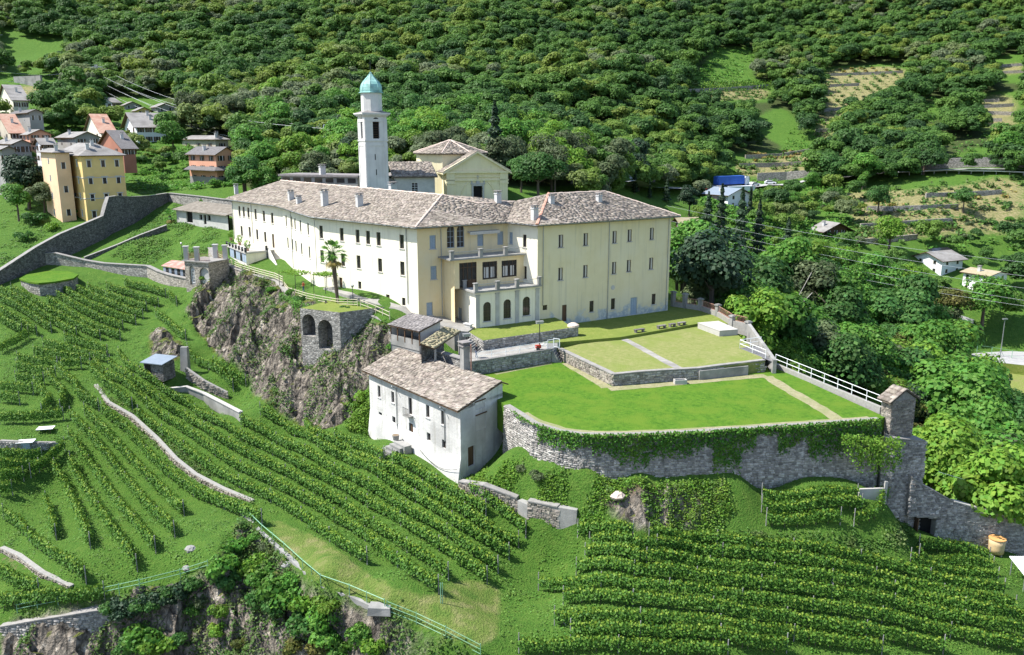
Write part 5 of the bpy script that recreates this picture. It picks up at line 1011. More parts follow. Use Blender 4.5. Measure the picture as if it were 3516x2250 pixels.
r0, r1, r2, r3 = E_(cl), E_(c0), E_(crr), E_(cbk); zE = zt_-.38; zz = lambda p, z: np.array([p[0], p[1], z]); m01, m23 = (r0+r3)/2, (r1+r2)/2
pls = [[zz(r0, zE), zz(r1, zE), zz(m23, ap_), zz(m01, ap_)], [zz(r2, zE), zz(r3, zE), zz(m01, ap_), zz(m23, ap_)]]; rf = obj('roof', thick_roof(MB(), pls, .1), M['slate_under'], tu)
for pq in pls: roof_slabs(rf, pq, 'turret_slab', M['slate'], (.7, .5), .07)
obj('gable', MB().poly([zz(c0, zt_-.3), zz(crr, zt_-.3), zz((c0+crr)/2, ap_-.15)]), M['core'], tu)
bu = [D(3040, 1490, 88.6), D(3066, 1506, 88.6), D(3178, 1517, 90)]
rubble_wall('buttress_wall', 'tall grey rubble buttress under the stone turret', 'stone wall', [(*bu[0][:2], -13, bu[0][2]), (*bu[1][:2], -14, bu[1][2]), (*bu[2][:2], -16.5, bu[2][2])], 1.6, nmax=300, batter=.3, size=(.46, .2))
dw = [D(3130, 1640, 89.6), D(3174, 1670, 90), D(3226, 1698, 90.4), D(3274, 1725, 91)]
dz = lambda y, p: up(p, y)
rubble_wall('gateway_wall', 'sloping rubble wall with the dark doorway at the end of the vineyard terrace', 'stone wall', [(*dw[0][:2], dz(1770, dw[0]), dw[0][2]), (*dw[1][:2], dz(1772, dw[1]), dw[1][2]), (*dw[2][:2], dz(1779, dw[2]), dw[2][2])], .9, nmax=150, batter=.1, size=(.46, .2))
rubble_wall('gate_jamb', 'narrow rubble pier right of the dark doorway', 'stone wall', [(*dw[2][:2], hb(dw[2], .8), dw[2][2]), (*dw[3][:2], hb(dw[3], .8), dw[3][2])], .9, nmax=100, batter=.1, size=(.46, .2))
rubble_wall('boundary_wall', 'long pale rubble wall with flat coping running down past the plastic vat', 'stone wall', [(*p[:2], hb(p, .8), p[2]) for p in (D(3276, 1724, 91), D(3400, 1759, 91.6), D(3516, 1792, 92.2), D(3640, 1828, 92.8))], .6, 'core_pale', 'stone', 'rubble_stone', (.42, .19), 300, 'pale_concrete', batter=.15)
q = Wl(lerp(dw[1], dw[2], -.1), dw[2]); dg = thing('doorway', 'dark arched-over doorway at the foot of the sloping wall', 'doorway', (*q.P(.5, hb(dw[1]), 0)[:2], hb(dw[1], .2)))
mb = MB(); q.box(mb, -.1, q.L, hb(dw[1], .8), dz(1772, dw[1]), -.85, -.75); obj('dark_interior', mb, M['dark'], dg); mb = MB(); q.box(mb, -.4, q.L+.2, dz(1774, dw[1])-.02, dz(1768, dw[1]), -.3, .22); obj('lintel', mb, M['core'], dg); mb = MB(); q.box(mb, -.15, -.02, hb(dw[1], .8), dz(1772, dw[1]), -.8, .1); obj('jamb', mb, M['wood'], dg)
ew = [D(3052, 1905, 90.8), D(3100, 1850, 91.2), D(3168, 1790, 91.6)]
# ivy on the retaining wall
def ivy(name, label, line, length, dens, mat_, group=None, spread=.3):
    st = stations(line, .5); C_, N_ = [], []
    for i in range(len(st)-1):
        a, b = st[i], st[i+1]; d = (b-a)[:2]; L = np.linalg.norm(d); n = np.array([d[1], -d[0]])/L; ln = length(i/(len(st)-1))
        if ln <= 0: continue
        k = int(dens*L*ln); t = rng.random(k); z = rng.random(k)**1.15*ln*(.75+.5*rng.random(k)); off = rng.random(k)*spread+.12+.25*(1-z/ln/1.3)*(rng.random(k))
        P = a[None, :2]+d[None]*t[:, None]+n[None]*off[:, None]; C_.append(np.c_[P, a[2]+.25-z]); N_.append(np.c_[np.repeat(n[None], k, 0), np.full(k, .5)]+rng.normal(size=(k, 3))*.55)
    C_ = np.concatenate(C_); N_ = np.concatenate(N_); b0 = np.array([C_[:, 0].mean(), C_[:, 1].mean(), C_[:, 2].min()])
    me = leaves(C_-b0, N_, rng.uniform(.14, .30, len(C_)), rng.random(len(C_)), name, mat_); o = bpy.data.objects.new(name, me); COL.objects.link(o); o.location = b0; return tag(o, label, 'ivy', group)
def ivl(t):
    x = 1732+t*1290
    if x < 1960: return .5 if (abs(x-1870) < 25) else (.25 if x > 1800 else 0)
    base = 1.1+1.6*vnoise(np.array([x]), np.array([0.]), 60, 3)[0]
    if 2130 < x < 2300: base += .8
    if 2480 < x < 2570: base += 2.4
    if 2620 < x < 2680: base = .9
    if 2680 < x < 2760: base += .3
    if x > 2790: base += 1.6
    return base
fl_ = [p*1 for p in front]
ivy('hanging_ivy', 'dense green ivy hanging over the top of the high retaining wall', fl_, ivl, 85, M['ivy'])
ivy('hanging_ivy', 'yellowish creeper tumbling down the wall below the stone turret', [D(2885, 1490, 86.9), D(2980, 1500, 87.0), D(3085, 1506, 87.3)], lambda t: .6+3.2*math.sin(.35+t*2.3)*(.75+.5*float(vnoise(np.array([t*9]), np.array([0.]), 1, 5)[0])), 80, LEAF[2], spread=1.3)
ivy('hanging_ivy', 'dark ivy spilling from the terrace beneath the palm', [T(x, y)+np.array([0, -.3, .3]) for x, y in ((985, 1012), (1050, 1045), (1100, 1058))], lambda t: 3.2, 60, LEAF[1], spread=1.2)
ivy('hanging_ivy', 'dark ivy curtain over the shaded side of the arched wall', [D(1168, 1068, 120.8), D(1200, 1068, 120.5), D(1262, 1075, 119)], lambda t: 2.0+math.sin(t*5), 80, LEAF[0], spread=.8)
# dry wall with concrete piers under the farmhouse
fwp = [(1575, 1690, 1655), (1660, 1722, 1668), (1774, 1757, 1712)]
pts = []
for x, y, yt in fwp: p = T(x, y); pts.append((*p[:2], p[2]-.6, up(p, yt)))
rubble_wall('dry_stone_wall', 'low dry-stone wall stepping down from the farmhouse corner', 'stone wall', pts, .6, 'core_pale', 'stone_w', 'rubble_warm', (.42, .26), 300)
q0 = np.array(pts[-1]); zz0 = q0[3]
def pier(label, x0, y0, x1, y1, yt, m='concrete'):
    a, b = T(x0, y0), T(x1, y1); q = Wl(a, b); z1 = up(a, yt); mb = MB(); q.box(mb, 0, q.L, min(a[2], b[2])-.8, z1, -1.2, 0.05); return solo('concrete_pier', mb, M[m], label, 'pier', 'concrete piers under the farmhouse meadow')
pier('board-marked concrete pier at the end of the dry-stone wall', 1778, 1758, 1812, 1781, 1718); pier('square concrete pier at the corner of the meadow below the farmhouse', 1914, 1812, 1980, 1792, 1742)
a = T(1812, 1780); b = T(1914, 1811); rubble_wall('dry_stone_wall', 'short dry-stone wall between the two concrete piers', 'stone wall', [(*a[:2], a[2]-.6, up(a, 1722)), (*b[:2], b[2]-.6, up(b, 1742))], .6, 'core_pale', 'stone_w', 'rubble_warm', (.42, .26), 80)
# terrace wall through the vineyard
pts = []
for x, y, h in [(323, 1325, .2), (366, 1390, .45), (450, 1444, .7), (533, 1518, .6), (599, 1594, .75), (666, 1644, .6), (760, 1692, .55), (862, 1727, .25)]: p = T(x, y); pts.append((*p[:2], p[2]-.5, p[2]+h))
rubble_wall('vineyard_wall', 'long low dry-stone wall winding down between the vine rows', 'stone wall', pts, .5, 'core_pale', 'stone_w', 'rubble_warm', (.4, .24), 200, None)
pts = []
for x, y, h in [(0, 1895, .5), (60, 1925, .6), (140, 1985, .6), (240, 2030, .5)]: p = T(x, y); pts.append((*p[:2], p[2]-.5, p[2]+h))
rubble_wall('vineyard_wall', 'low tumbled dry-stone wall in the lowest corner vineyard', 'stone wall', pts, .5, 'core_pale', 'stone_w', 'rubble_warm', (.36, .22), 60, None)
pts = []
for x, y, h in [(0, 1540, 1.0), (60, 1548, 1.2), (120, 1550, 1.2), (195, 1540, .8)]: p = T(x, y); pts.append((*p[:2], p[2]-.5, p[2]+h))
rubble_wall('vineyard_wall', 'low stone wall behind the small white-topped hive box', 'stone wall', pts, .5, 'core', 'stone', 'rubble_stone', (.36, .22), 60, None)
pts = []
for x, y, h in [(560, 1348, .4), (640, 1348, .8), (700, 1378, 1.1), (780, 1425, 1.3), (825, 1452, 1.4)]: p = T(x, y); pts.append((*p[:2], p[2]-.5, p[2]+h))
rubble_wall('vineyard_wall', 'curved concrete-capped wall on the grassy ledge above the long vine rows', 'stone wall', pts, .4, 'concrete', None, cop='pale_concrete')
pts = []
for x, y, h in [(640, 1300, 1.6), (700, 1340, 1.5), (780, 1370, 1.0)]: p = T(x, y); pts.append((*p[:2], p[2]-.5, p[2]+h))
rubble_wall('vineyard_wall', 'warm stone wall under the short vine rows on the rock ledge', 'stone wall', pts, .4, 'core_pale', 'stone_w', 'rubble_warm', (.4, .24), 60, None)
p = T(635, 1275); solo('concrete_buttress', MB().mesh8([p+[-.6, -.5, -1], p+[.6, -.5, -1], p+[.6, .8, -1], p+[-.6, .8, -1], p+[-.5, .2, 3.6], p+[.5, .2, 3.6], p+[.5, .9, 3.6], p+[-.5, .9, 3.6]]), M['concrete'], 'tall grey concrete buttress against the rock beside the vineyard shed', 'buttress')
# far boundary walls (stones too small to pick apart)
def plain_wall(label, pts, m, thick=.6, cop='coping', name='boundary_wall'):
    out = []
    for x, y, d in pts: p = D(x, y, d); out.append((*p[:2], hb(p, 1.2), p[2]))
    return rubble_wall(name, label, 'stone wall', out, thick, m, None, cop=cop, capw=.12, step=2)
plain_wall('dark shaded boundary wall climbing from the lower terraces towards the yellow villa', [(-60, 965, 155), (0, 930, 159), (125, 849, 168), (208, 804, 173), (290, 770, 178), (353, 743, 182), (362, 710, 183), (372, 678, 184), (400, 674, 186), (453, 677, 190), (520, 673, 198), (578, 664, 205)], 'stonedark')  # this stretch's shade put into a darker rubble; lit stretch below is paler
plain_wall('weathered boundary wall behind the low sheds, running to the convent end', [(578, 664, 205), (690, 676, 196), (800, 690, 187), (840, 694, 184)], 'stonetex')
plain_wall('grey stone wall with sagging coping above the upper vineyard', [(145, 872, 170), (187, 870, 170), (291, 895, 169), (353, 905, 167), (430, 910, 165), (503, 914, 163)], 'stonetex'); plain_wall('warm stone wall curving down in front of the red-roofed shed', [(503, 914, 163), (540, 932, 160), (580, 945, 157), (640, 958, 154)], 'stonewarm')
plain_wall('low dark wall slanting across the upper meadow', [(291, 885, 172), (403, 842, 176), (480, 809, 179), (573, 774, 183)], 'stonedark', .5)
def ledge(label, pts, m, name='retaining_wall'):
    out = []
    for x, y, d, hgt in pts: p = D(x, y, d); out.append((*p[:2], p[2]-hgt, p[2]))
    return rubble_wall(name, label, 'stone wall', out, .8, m, None, cop='coping', step=2, batter=.5)
ledge('pale stained retaining wall under the wooden rail fence at the head of the rock', [(715, 852, 165, 7), (735, 888, 160, 7), (811, 926, 152.5, 6.5), (890, 951, 145, 6), (945, 966, 140.5, 5), (985, 1012, 132, 4)], 'stonewarm')
ledge('stone footing wall below the slate-roofed shed', [(1335, 1128, 114.5, 4), (1343, 1154, 112.5, 4.5), (1435, 1176, 110, 4), (1494, 1209, 107, 4), (1590, 1236, 104.5, 3)], 'stonetex'); ledge('rough stone wall under the fence between arched wall and shed', [(1238, 1072, 118.5, 4), (1290, 1092, 116.5, 4.5), (1342, 1122, 114, 4)], 'stonetex')
# wall with two arched niches
p0, p1 = D(1030, 1070, 117.5), D(1166, 1080, 114.5); aw = thing('arched_wall', 'grey stone wall with two dark arched niches set in the rock below the palm', 'stone wall', (*p1[:2], -5)); q = Wl(p0, p1); c7 = lambda p: cr(850, 950, 1.756, p)
mb = MB(); hs_ = []
for xa, xb, yt, yb in ((333, 411, 228, 335), (430, 516, 262, 415)):
    u0, _ = q.uz(*c7([(xa, yb)])[0]); u1, _ = q.uz(*c7([(xb, yb)])[0]); zt1 = q.uz(*c7([((xa+xb)/2, yt)])[0])[1]; z0_ = q.uz(*c7([((xa+xb)/2, yb)])[0])[1]; hs_.append((u0, u1, z0_-.6, zt1))
mb.wall(q.A, q.B, -7, q.uz(1100, 1066)[1], hs_, 2.0); cwall = Wl(q.B, q.P(q.L+3.2, 0, -6)); mb.wall(cwall.A, cwall.B, -7, q.uz(1100, 1066)[1], (), .3); obj('wall', mb, M['stonetex'], aw); mb = MB()
for h in hs_:
    r_ = (h[1]-h[0])/2; um = (h[0]+h[1])/2; zs = h[3]-r_
    for sg in (-1, 1):
        arc = [(um+sg*r_*math.cos(t), zs+r_*math.sin(t)) for t in np.linspace(0, math.pi/2, 7)]+[(um+sg*r_, zs+r_)]; mb.poly([q.P(a, b, .004) for a, b in (arc if sg > 0 else arc[::-1])])
obj('arch_spandrel', mb, M['stonetex'], aw); obj('niche_back', q.box(q.box(MB(), *hs_[0][:3], hs_[0][3], -2.1, -2.0), *hs_[1][:3], hs_[1][3], -2.1, -2.0), M['stonedark'], aw)
zt5 = q.uz(1100, 1070)[1]; tag(obj('terrace_edge', MB().prism([q.P(-.5, 0, -.3), q.P(q.L-.2, 0, -.3), q.P(q.L+3, 0, -6), q.P(-.5, 0, -8)], zt5-.35, zt5-.03), M['lawn_up']), kind='structure')
# grassy stone bastion
bs = [(71, 966, 158.5), (100, 985, 155.5), (135, 986, 154), (190, 975, 155.5), (250, 958, 159), (266, 946, 163), (230, 928, 167), (160, 926, 167.5), (100, 942, 164)]
bp = [D(*b) for b in bs]; zb_ = float(np.mean([p[2] for p in bp])); ba = thing('stone_bastion', 'round stone bastion topped with bright grass below the boundary walls', 'bastion', (*bp[2][:2], zb_-5)); obj('wall', MB().prism(bp, zb_-6, zb_), M['stonetex'], ba)
obj('grass_top', MB().prism([lerp(p, np.mean(bp, 0), -.04) for p in bp], zb_+.002, zb_+.3), M['lawn'], ba)
# ------------------------------------------------------------------ vine rows
ORD = 'first second third fourth fifth sixth seventh eighth ninth tenth eleventh twelfth thirteenth fourteenth fifteenth sixteenth seventeenth eighteenth nineteenth'.split()
ORD += [t+('ieth' if not u else 'y-'+u) for t in ('twent', 'thirt', 'fort') for u in ['']+ORD[:9]]
V1c = lambda p: cr(300, 1150, 3.00875, p); V2c = lambda p: cr(900, 1500, 2.407, p); V3c = lambda p: cr(0, 920, 3.2086, p); V4c = lambda p: cr(0, 1350, 2.054, p); Wc = lambda p: cr(1500, 1600, 2.0058, p); Xc = lambda p: cr(2900, 1600, 2.3685, p); Tc = lambda p: cr(2500, 1200, 1.9252, p)
central = [V1c([(530, 860), (800, 1060), (1050, 1260), (1300, 1440)])+V2c([(0, 510), (200, 610), (350, 710), (560, 870), (700, 960), (870, 1060)]),
 V1c([(80, 330), (300, 500), (620, 760), (900, 960), (1050, 1060), (1300, 1240), (1560, 1410), (1805, 1520)])+V2c([(250, 500), (500, 640), (760, 800), (1000, 990), (1250, 1170), (1460, 1300)]),
 V1c([(240, 330), (500, 540), (700, 680), (1000, 880), (1300, 1080), (1560, 1230)])+V2c([(0, 240), (250, 360), (430, 470), (700, 620), (1000, 830), (1200, 960), (1380, 1070), (1540, 1190)]),
 V1c([(330, 240), (560, 450), (800, 620), (1050, 760), (1300, 930), (1560, 1080)])+V2c([(0, 110), (250, 240), (500, 370), (750, 510), (1000, 650), (1250, 810), (1430, 920), (1640, 1070), (1860, 1220)]),
 V1c([(1590, 930), (1805, 1040)])+V2c([(100, 50), (230, 110), (500, 250), (800, 410), (1000, 520), (1250, 680), (1500, 820), (1750, 1000), (1950, 1130)]),
 V1c([(1790, 830), (2000, 950)])+V2c([(270, 0), (500, 120), (700, 220), (1000, 380), (1300, 560), (1600, 760), (1800, 880), (2040, 1020)]),
 V1c([(2260, 960)])+V2c([(420, 20), (700, 150), (1000, 300), (1300, 450), (1500, 580), (1750, 720), (1950, 860), (2120, 920)])]
left = [V3c([(1000, 1130)])+V1c([(200, 560), (330, 660), (470, 780)]), V3c([(640, 1160), (850, 1350)])+V4c([(560, 50), (700, 130)]), V4c([(720, 150), (900, 290), (1100, 520), (1350, 720), (1640, 850), (1850, 936)]),
 V4c([(600, 160), (750, 310), (900, 470), (1060, 640), (1180, 760), (1300, 870)]), V4c([(500, 190), (640, 330), (780, 500), (900, 660), (1060, 850), (1235, 1020)]), V4c([(490, 330), (600, 470), (700, 620), (850, 830), (1000, 1010), (1100, 1130)]),
 V4c([(500, 510), (560, 640), (690, 840), (800, 1010), (900, 1150), (970, 1260)]), V4c([(390, 560), (470, 690), (560, 890), (640, 1100)]), V4c([(330, 800), (370, 920), (400, 1040)]), V4c([(30, 890), (150, 970), (250, 1090), (420, 1210), (610, 1350)]), V4c([(0, 1300), (150, 1390), (280, 1430)]), V4c([(0, 1520), (250, 1510), (500, 1500), (740, 1455)])]
lmid = [V3c([(540, 1250), (720, 1440)])+V4c([(430, 140)]), V3c([(390, 1340), (560, 1510)])+V4c([(300, 170)]), V4c([(0, 222), (200, 217), (450, 192)]), V4c([(0, 480), (150, 490), (300, 482)]), V4c([(0, 560), (280, 560)]), V4c([(0, 642), (170, 622)]), V4c([(0, 730), (90, 720)]), V4c([(220, 600), (340, 520), (460, 410)]),
 V3c([(720, 820), (950, 890), (1190, 970)]), V3c([(480, 880), (700, 940), (1190, 1050)]), V3c([(380, 980), (1000, 1070)]), V3c([(200, 1050), (450, 1100), (640, 1110)]), V3c([(190, 1140), (400, 1190), (620, 1225)]), V3c([(180, 1270), (490, 1290)]), V3c([(0, 1370), (370, 1400)]), V3c([(0, 1490), (220, 1510)]), V3c([(680, 1120), (900, 1115)]), V3c([(0, 960), (180, 865), (320, 775)])]
upper = [V3c([(0, 600), (130, 680), (250, 735)]), V3c([(0, 500), (200, 620), (410, 755)]), V3c([(0, 380), (150, 450), (350, 570), (570, 720)]), V3c([(0, 290), (300, 445), (560, 615), (850, 775)]), V3c([(130, 275), (430, 455), (700, 595), (900, 705), (1110, 805)]), V3c([(540, 405), (800, 565), (1000, 685), (1330, 805)]), V3c([(640, 345), (900, 505), (1150, 625), (1360, 695)]),
 V3c([(720, 295), (1000, 455), (1250, 555), (1500, 635)]), V3c([(860, 275), (1150, 415), (1400, 515), (1580, 565)]), V3c([(980, 265), (1200, 355), (1450, 445), (1620, 485)]), V3c([(1180, 245), (1400, 315), (1600, 395), (1750, 435)]), V3c([(1380, 205), (1600, 265), (1830, 335)])]
ledge_r = [V3c([(1720, 545), (1880, 675), (2050, 805)]), V1c([(1040, 200), (1300, 380), (1510, 585)]), V1c([(1310, 345), (1500, 455), (1640, 535)]), V3c([(1860, 345), (1950, 425)])]
near_h = [V2c([(600, 25), (800, 115), (1010, 205)]), V2c([(1080, 225), (1300, 335), (1500, 455), (1700, 575), (1850, 655)]), V2c([(1720, 485), (1900, 585), (2050, 695), (2180, 835)])]
lower = [Wc([(970, 490), (1200, 480), (1350, 505)]), Wc([(1460, 515), (1800, 540), (2100, 580), (2407, 605)])+Xc([(0, 780), (250, 835), (480, 885), (690, 955), (1000, 1030), (1290, 1060)]), Wc([(1050, 580), (1400, 600), (1700, 605), (2100, 650), (2407, 680)])+Xc([(0, 890), (300, 960), (600, 1040), (900, 1110), (1380, 1200)]),
 Wc([(1020, 655), (1400, 680), (1700, 695), (2100, 750), (2407, 790)])+Xc([(0, 990), (400, 1060), (800, 1170), (1200, 1240), (1459, 1290)]), Wc([(960, 755), (1400, 780), (1700, 790), (2100, 850), (2407, 880)])+Xc([(0, 1110), (400, 1170), (800, 1270), (1200, 1350), (1459, 1400)]),
 Wc([(700, 860), (1000, 855), (1400, 880), (1700, 900), (2100, 960), (2407, 990)])+Xc([(0, 1230), (400, 1300), (800, 1390), (1200, 1480), (1459, 1530)]), Wc([(870, 960), (1300, 965), (1700, 1000), (2100, 1060), (2407, 1090)])+Xc([(0, 1380), (400, 1440), (800, 1530)]), Wc([(810, 1100), (1200, 1090), (1600, 1105), (2000, 1155), (2407, 1195)])+Xc([(0, 1500), (300, 1540)]),
 Wc([(920, 1190), (1300, 1185), (1700, 1205), (2100, 1255), (2407, 1290)]), Wc([(565, 1290), (900, 1290), (1300, 1295), (1700, 1312), (2000, 1340)])]
cornr = [Xc([(600, 690), (800, 705), (1000, 735), (1170, 795)]), Xc([(600, 775), (900, 825), (1200, 875)]), Xc([(530, 810), (700, 890), (900, 930), (1240, 965)])]
terr = [Tc([(220, 1000), (500, 1015), (850, 1005)]), Tc([(220, 1075), (500, 1085), (880, 1070)]), Tc([(250, 1165), (500, 1175), (740, 1160)]), Tc([(830, 1170), (1000, 1105), (1120, 1045), (1235, 985)])]
def vine_row(px, label, group, dens=235, lv=(.16, .27), narrow=False, post_step=6.0, strut=None):
    P = [T(x, y) for x, y in px]; st = stations(P, .6)
    for s in st: s[2] = float(H(s[0], s[1]))
    seg = np.array(st); d = np.linalg.norm(np.diff(seg[:, :2], axis=0), axis=1); L = d.sum(); cum = np.r_[0, np.cumsum(d)]
    n = int(L*dens); t = rng.random(n)*L; i = np.clip(np.searchsorted(cum, t)-1, 0, len(d)-1); f = ((t-cum[i])/d[i])[:, None]; base = seg[i]*(1-f)+seg[i+1]*f
    e = (seg[i+1]-seg[i])[:, :2]/d[i][:, None]; nn = np.c_[e[:, 1], -e[:, 0]]
    vig = vnoise(t, t*0+px[0][0], 1.3, 4); fill = vnoise(t, t*0+px[0][1], 4, 8); keep = rng.random(n) < .62+.35*vig+.2*fill
    top = (1.42 if narrow else 1.6)+.2*vig+.14*rng.standard_normal(n)*.6; z = .42+(top-.42)*rng.random(n)**.85; lat = rng.normal(0, 1, n)*((.15 if narrow else .19)+.08*vig)*(1.1-.35*np.abs(z-1)/.7)
    c = base.copy(); c[:, :2] += nn*lat[:, None]; c[:, 2] += z; nr = np.c_[nn*np.sign(lat)[:, None], np.full(n, .6)]+rng.normal(size=(n, 3))*.5
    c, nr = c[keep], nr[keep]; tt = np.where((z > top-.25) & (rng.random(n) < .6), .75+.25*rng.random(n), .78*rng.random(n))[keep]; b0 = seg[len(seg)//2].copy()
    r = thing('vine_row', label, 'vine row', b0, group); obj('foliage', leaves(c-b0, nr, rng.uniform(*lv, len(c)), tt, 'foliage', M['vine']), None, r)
    k = int(L/1.0); mb = MB()
    for q in range(k+1): j = min(len(seg)-1, int(q/max(k, 1)*(len(seg)-1))); p = seg[j]; mb.tube(p+[0, 0, -.1], p+[random.uniform(-.1, .1), random.uniform(-.1, .1), .75], .035, .025, 4, 0, False)
    obj('vine_stems', mb, M['trunk'], r, kind='stuff')
    m = max(1, int(L/post_step))
    for q in range(m+1):
        j = int(round(q/m*(len(seg)-1))); p = seg[j]; obj('post', MB().tube(p+[0, 0, -.2], p+[0, 0, 1.95 if q in (0, m) else 1.7], .05, None, 5), M['concrete'], r)
    if strut:
        p = seg[-1] if strut > 0 else seg[0]; qd = (seg[-1]-seg[-3] if strut > 0 else seg[0]-seg[2]); qd = qd/np.linalg.norm(qd)
        obj('strut', MB().tube(p+[0, 0, 1.5], p-qd*1.1+[0, 0, -.1], .05, None, 5), M['concrete'], r)
    return r
def rows(lst, tmpl, group, **kw):
    for i, px in enumerate(lst): vine_row(px, tmpl.format(ORD[i] if True else ''), group, strut=kw.get('st', {}).get(i), dens=kw.get('dens', 235), lv=kw.get('lv', (.16, .27)), narrow=kw.get('narrow', False))
rows(central, '{} long vine row uphill from the winding stone wall below the farmhouse', 'long vine rows below the farmhouse', st={0: 1, 2: 1}, narrow=True)
rows(near_h, '{} short vine row beside the farmhouse steps, counted downhill', 'short vine rows by the farmhouse', narrow=True)
rows(left, '{} vine row west of the winding stone wall, counted away from it', 'vine rows in the lower corner vineyard')
rows(lmid[:8], '{} vine row around the small white hive boxes, counted downhill', 'vine rows around the hive boxes')
rows(lmid[8:], '{} short level vine row under the curved dark hedge, counted downhill', 'short level vine rows on the middle terrace', dens=190)
rows(upper, '{} vine row below the grassy bastion, counted uphill to the boundary wall', 'vine rows below the boundary wall', dens=190, lv=(.18, .30))
rows(ledge_r, '{} short vine row on the rock ledge above the vineyard shed', 'vine rows on the rock ledge', dens=170, lv=(.17, .28))
rows(lower, '{} vine row of the large lower field, counted down from the weedy rock', 'vine rows of the large lower field', st={2: -1, 7: -1}, dens=215, narrow=True)
rows(cornr, '{} vine row beside the plastic vat, counted from the boundary wall', 'vine rows beside the vat', dens=215, narrow=True)
rows(terr, '{} vine row on the small terrace before the ivy wall, counted from the wall', 'vine rows on the small terrace', dens=215, narrow=True)
p = T(1517, 2072); r = thing('green_post', 'pair of green metal stakes at the end of a vine row on the mown strip', 'stake', p)
for s in (-.08, .08): obj('stake', MB().tube(p+[s, 0, -.1], p+[s, 0, 2.0], .04, None, 5), M['greenmetal'], r)
# ------------------------------------------------------------------ trees: shared meshes, one object per tree
def crown_mesh(name, seed, n=2600, size=.5, rx=3.6, rz=3.9, zc=5.3, lobes=17, m=0):
    r = np.random.default_rng(seed); C_, N_ = [], []
    for k in range(lobes):
        d = r.normal(size=3); d /= np.linalg.norm(d); d[2] = d[2]*.8+.12; q = d*np.array([rx, rx, rz])*r.uniform(.45, .78)+[0, 0, zc]; R_ = r.uniform(1.0, 1.9)*rx/3.6
        j = r.normal(size=(n//lobes, 3)); j /= np.linalg.norm(j, axis=1, keepdims=True); j[:, 2] = np.where(j[:, 2] < -.3, -j[:, 2], j[:, 2]); j = j*r.uniform(.72, 1.12, (len(j), 1))
        C_.append(q+j*R_*np.array([1.1, 1.1, .85])); N_.append(j+r.normal(size=j.shape)*.32+[0, 0, .35])
    C_, N_ = np.concatenate(C_), np.concatenate(N_); me = leaves(C_, N_, r.uniform(size*.65, size*1.3, len(C_)), r.random(len(C_))*.5, name, LEAF[m]); return me
def conifer_mesh(name, seed, n=2400, H_=12., R_=2.6, droop=.5, m=5):
    r = np.random.default_rng(seed); z = 1+(H_-1)*r.random(n)**1.25; w_ = R_*(1-(z-1)/(H_-1))**.8*(.72+.28*np.sin(z*4.2)); a = r.random(n)*6.283; q = np.sqrt(r.random(n))*.5+.5
    C_ = np.c_[np.cos(a)*w_*q, np.sin(a)*w_*q, z-droop*q*w_*.35]; N_ = np.c_[np.cos(a), np.sin(a), np.full(n, .9)]+r.normal(size=(n, 3))*.4
    return leaves(C_, N_, r.uniform(.3, .65, n), r.random(n)*.5, name, LEAF[m], .5)
def trunk_mesh(name, seed, h=6.5, r0=.26, limbs=5):
    random.seed(seed); mb = MB(); top = np.array([random.uniform(-.4, .4), random.uniform(-.4, .4), h]); mid = top*.5+[.15, -.1, 0]
    mb.tube((0, 0, -1.2), mid, r0*1.15, r0*.8, 7, 0, False); mb.tube(mid, top, r0*.8, r0*.3, 7, 0, False)
    for k in range(limbs):
        a = 6.283*k/limbs+random.uniform(-.4, .4); s = lerp((0, 0, 0), top, random.uniform(.42, .8)); e = s+np.array([math.cos(a)*2.2, math.sin(a)*2.2, random.uniform(.8, 2.2)]); mb.tube(s, e, r0*.4, r0*.12, 5, 0, False)
    return meshdata(name, mb, M['trunk'])
CRN = [crown_mesh('crown', 10+k, 4400, .40, rx=(3.4, 3.8, 3.2)[k % 3], rz=(3.6, 3.2, 4.4)[k % 3]) for k in range(6)]
CON = [conifer_mesh('crown', 40+k) for k in range(2)]; CYP = [conifer_mesh('crown', 50, 1500, 9., 1.1, .1)]
TRK = [trunk_mesh('trunk', 60+k) for k in range(3)]; STR = [trunk_mesh('trunk', 70, 11, .2, 0)]
random.seed(11)
def tree(p, s, kind, m, label, group=None, name=None):
    nm = name or {'b': 'broadleaf_tree', 'c': 'conifer_tree', 'y': 'cypress_tree'}[kind]
    r = bpy.data.objects.new(nm, None); COL.objects.link(r); r.location = [float(c) for c in p]; r.rotation_euler = (0, 0, random.random()*6.28); r.scale = (s*random.uniform(.9, 1.1), s*random.uniform(.9, 1.1), s)
    tag(r, label, 'tree', group, 'thing')
    for n_, me in (('crown', random.choice({'b': CRN, 'c': CON, 'y': CYP}[kind])), ('trunk', random.choice(TRK if kind == 'b' else STR))):
        o = bpy.data.objects.new(n_, me); COL.objects.link(o); o.parent = r
        if n_ == 'crown': o.material_slots[0].link = 'OBJECT'; o.material_slots[0].material = LEAF[m]
    return r
LN = ['dark green', 'mid green', 'yellow-green', 'grey-green', 'rust-tinged', 'blackish green']
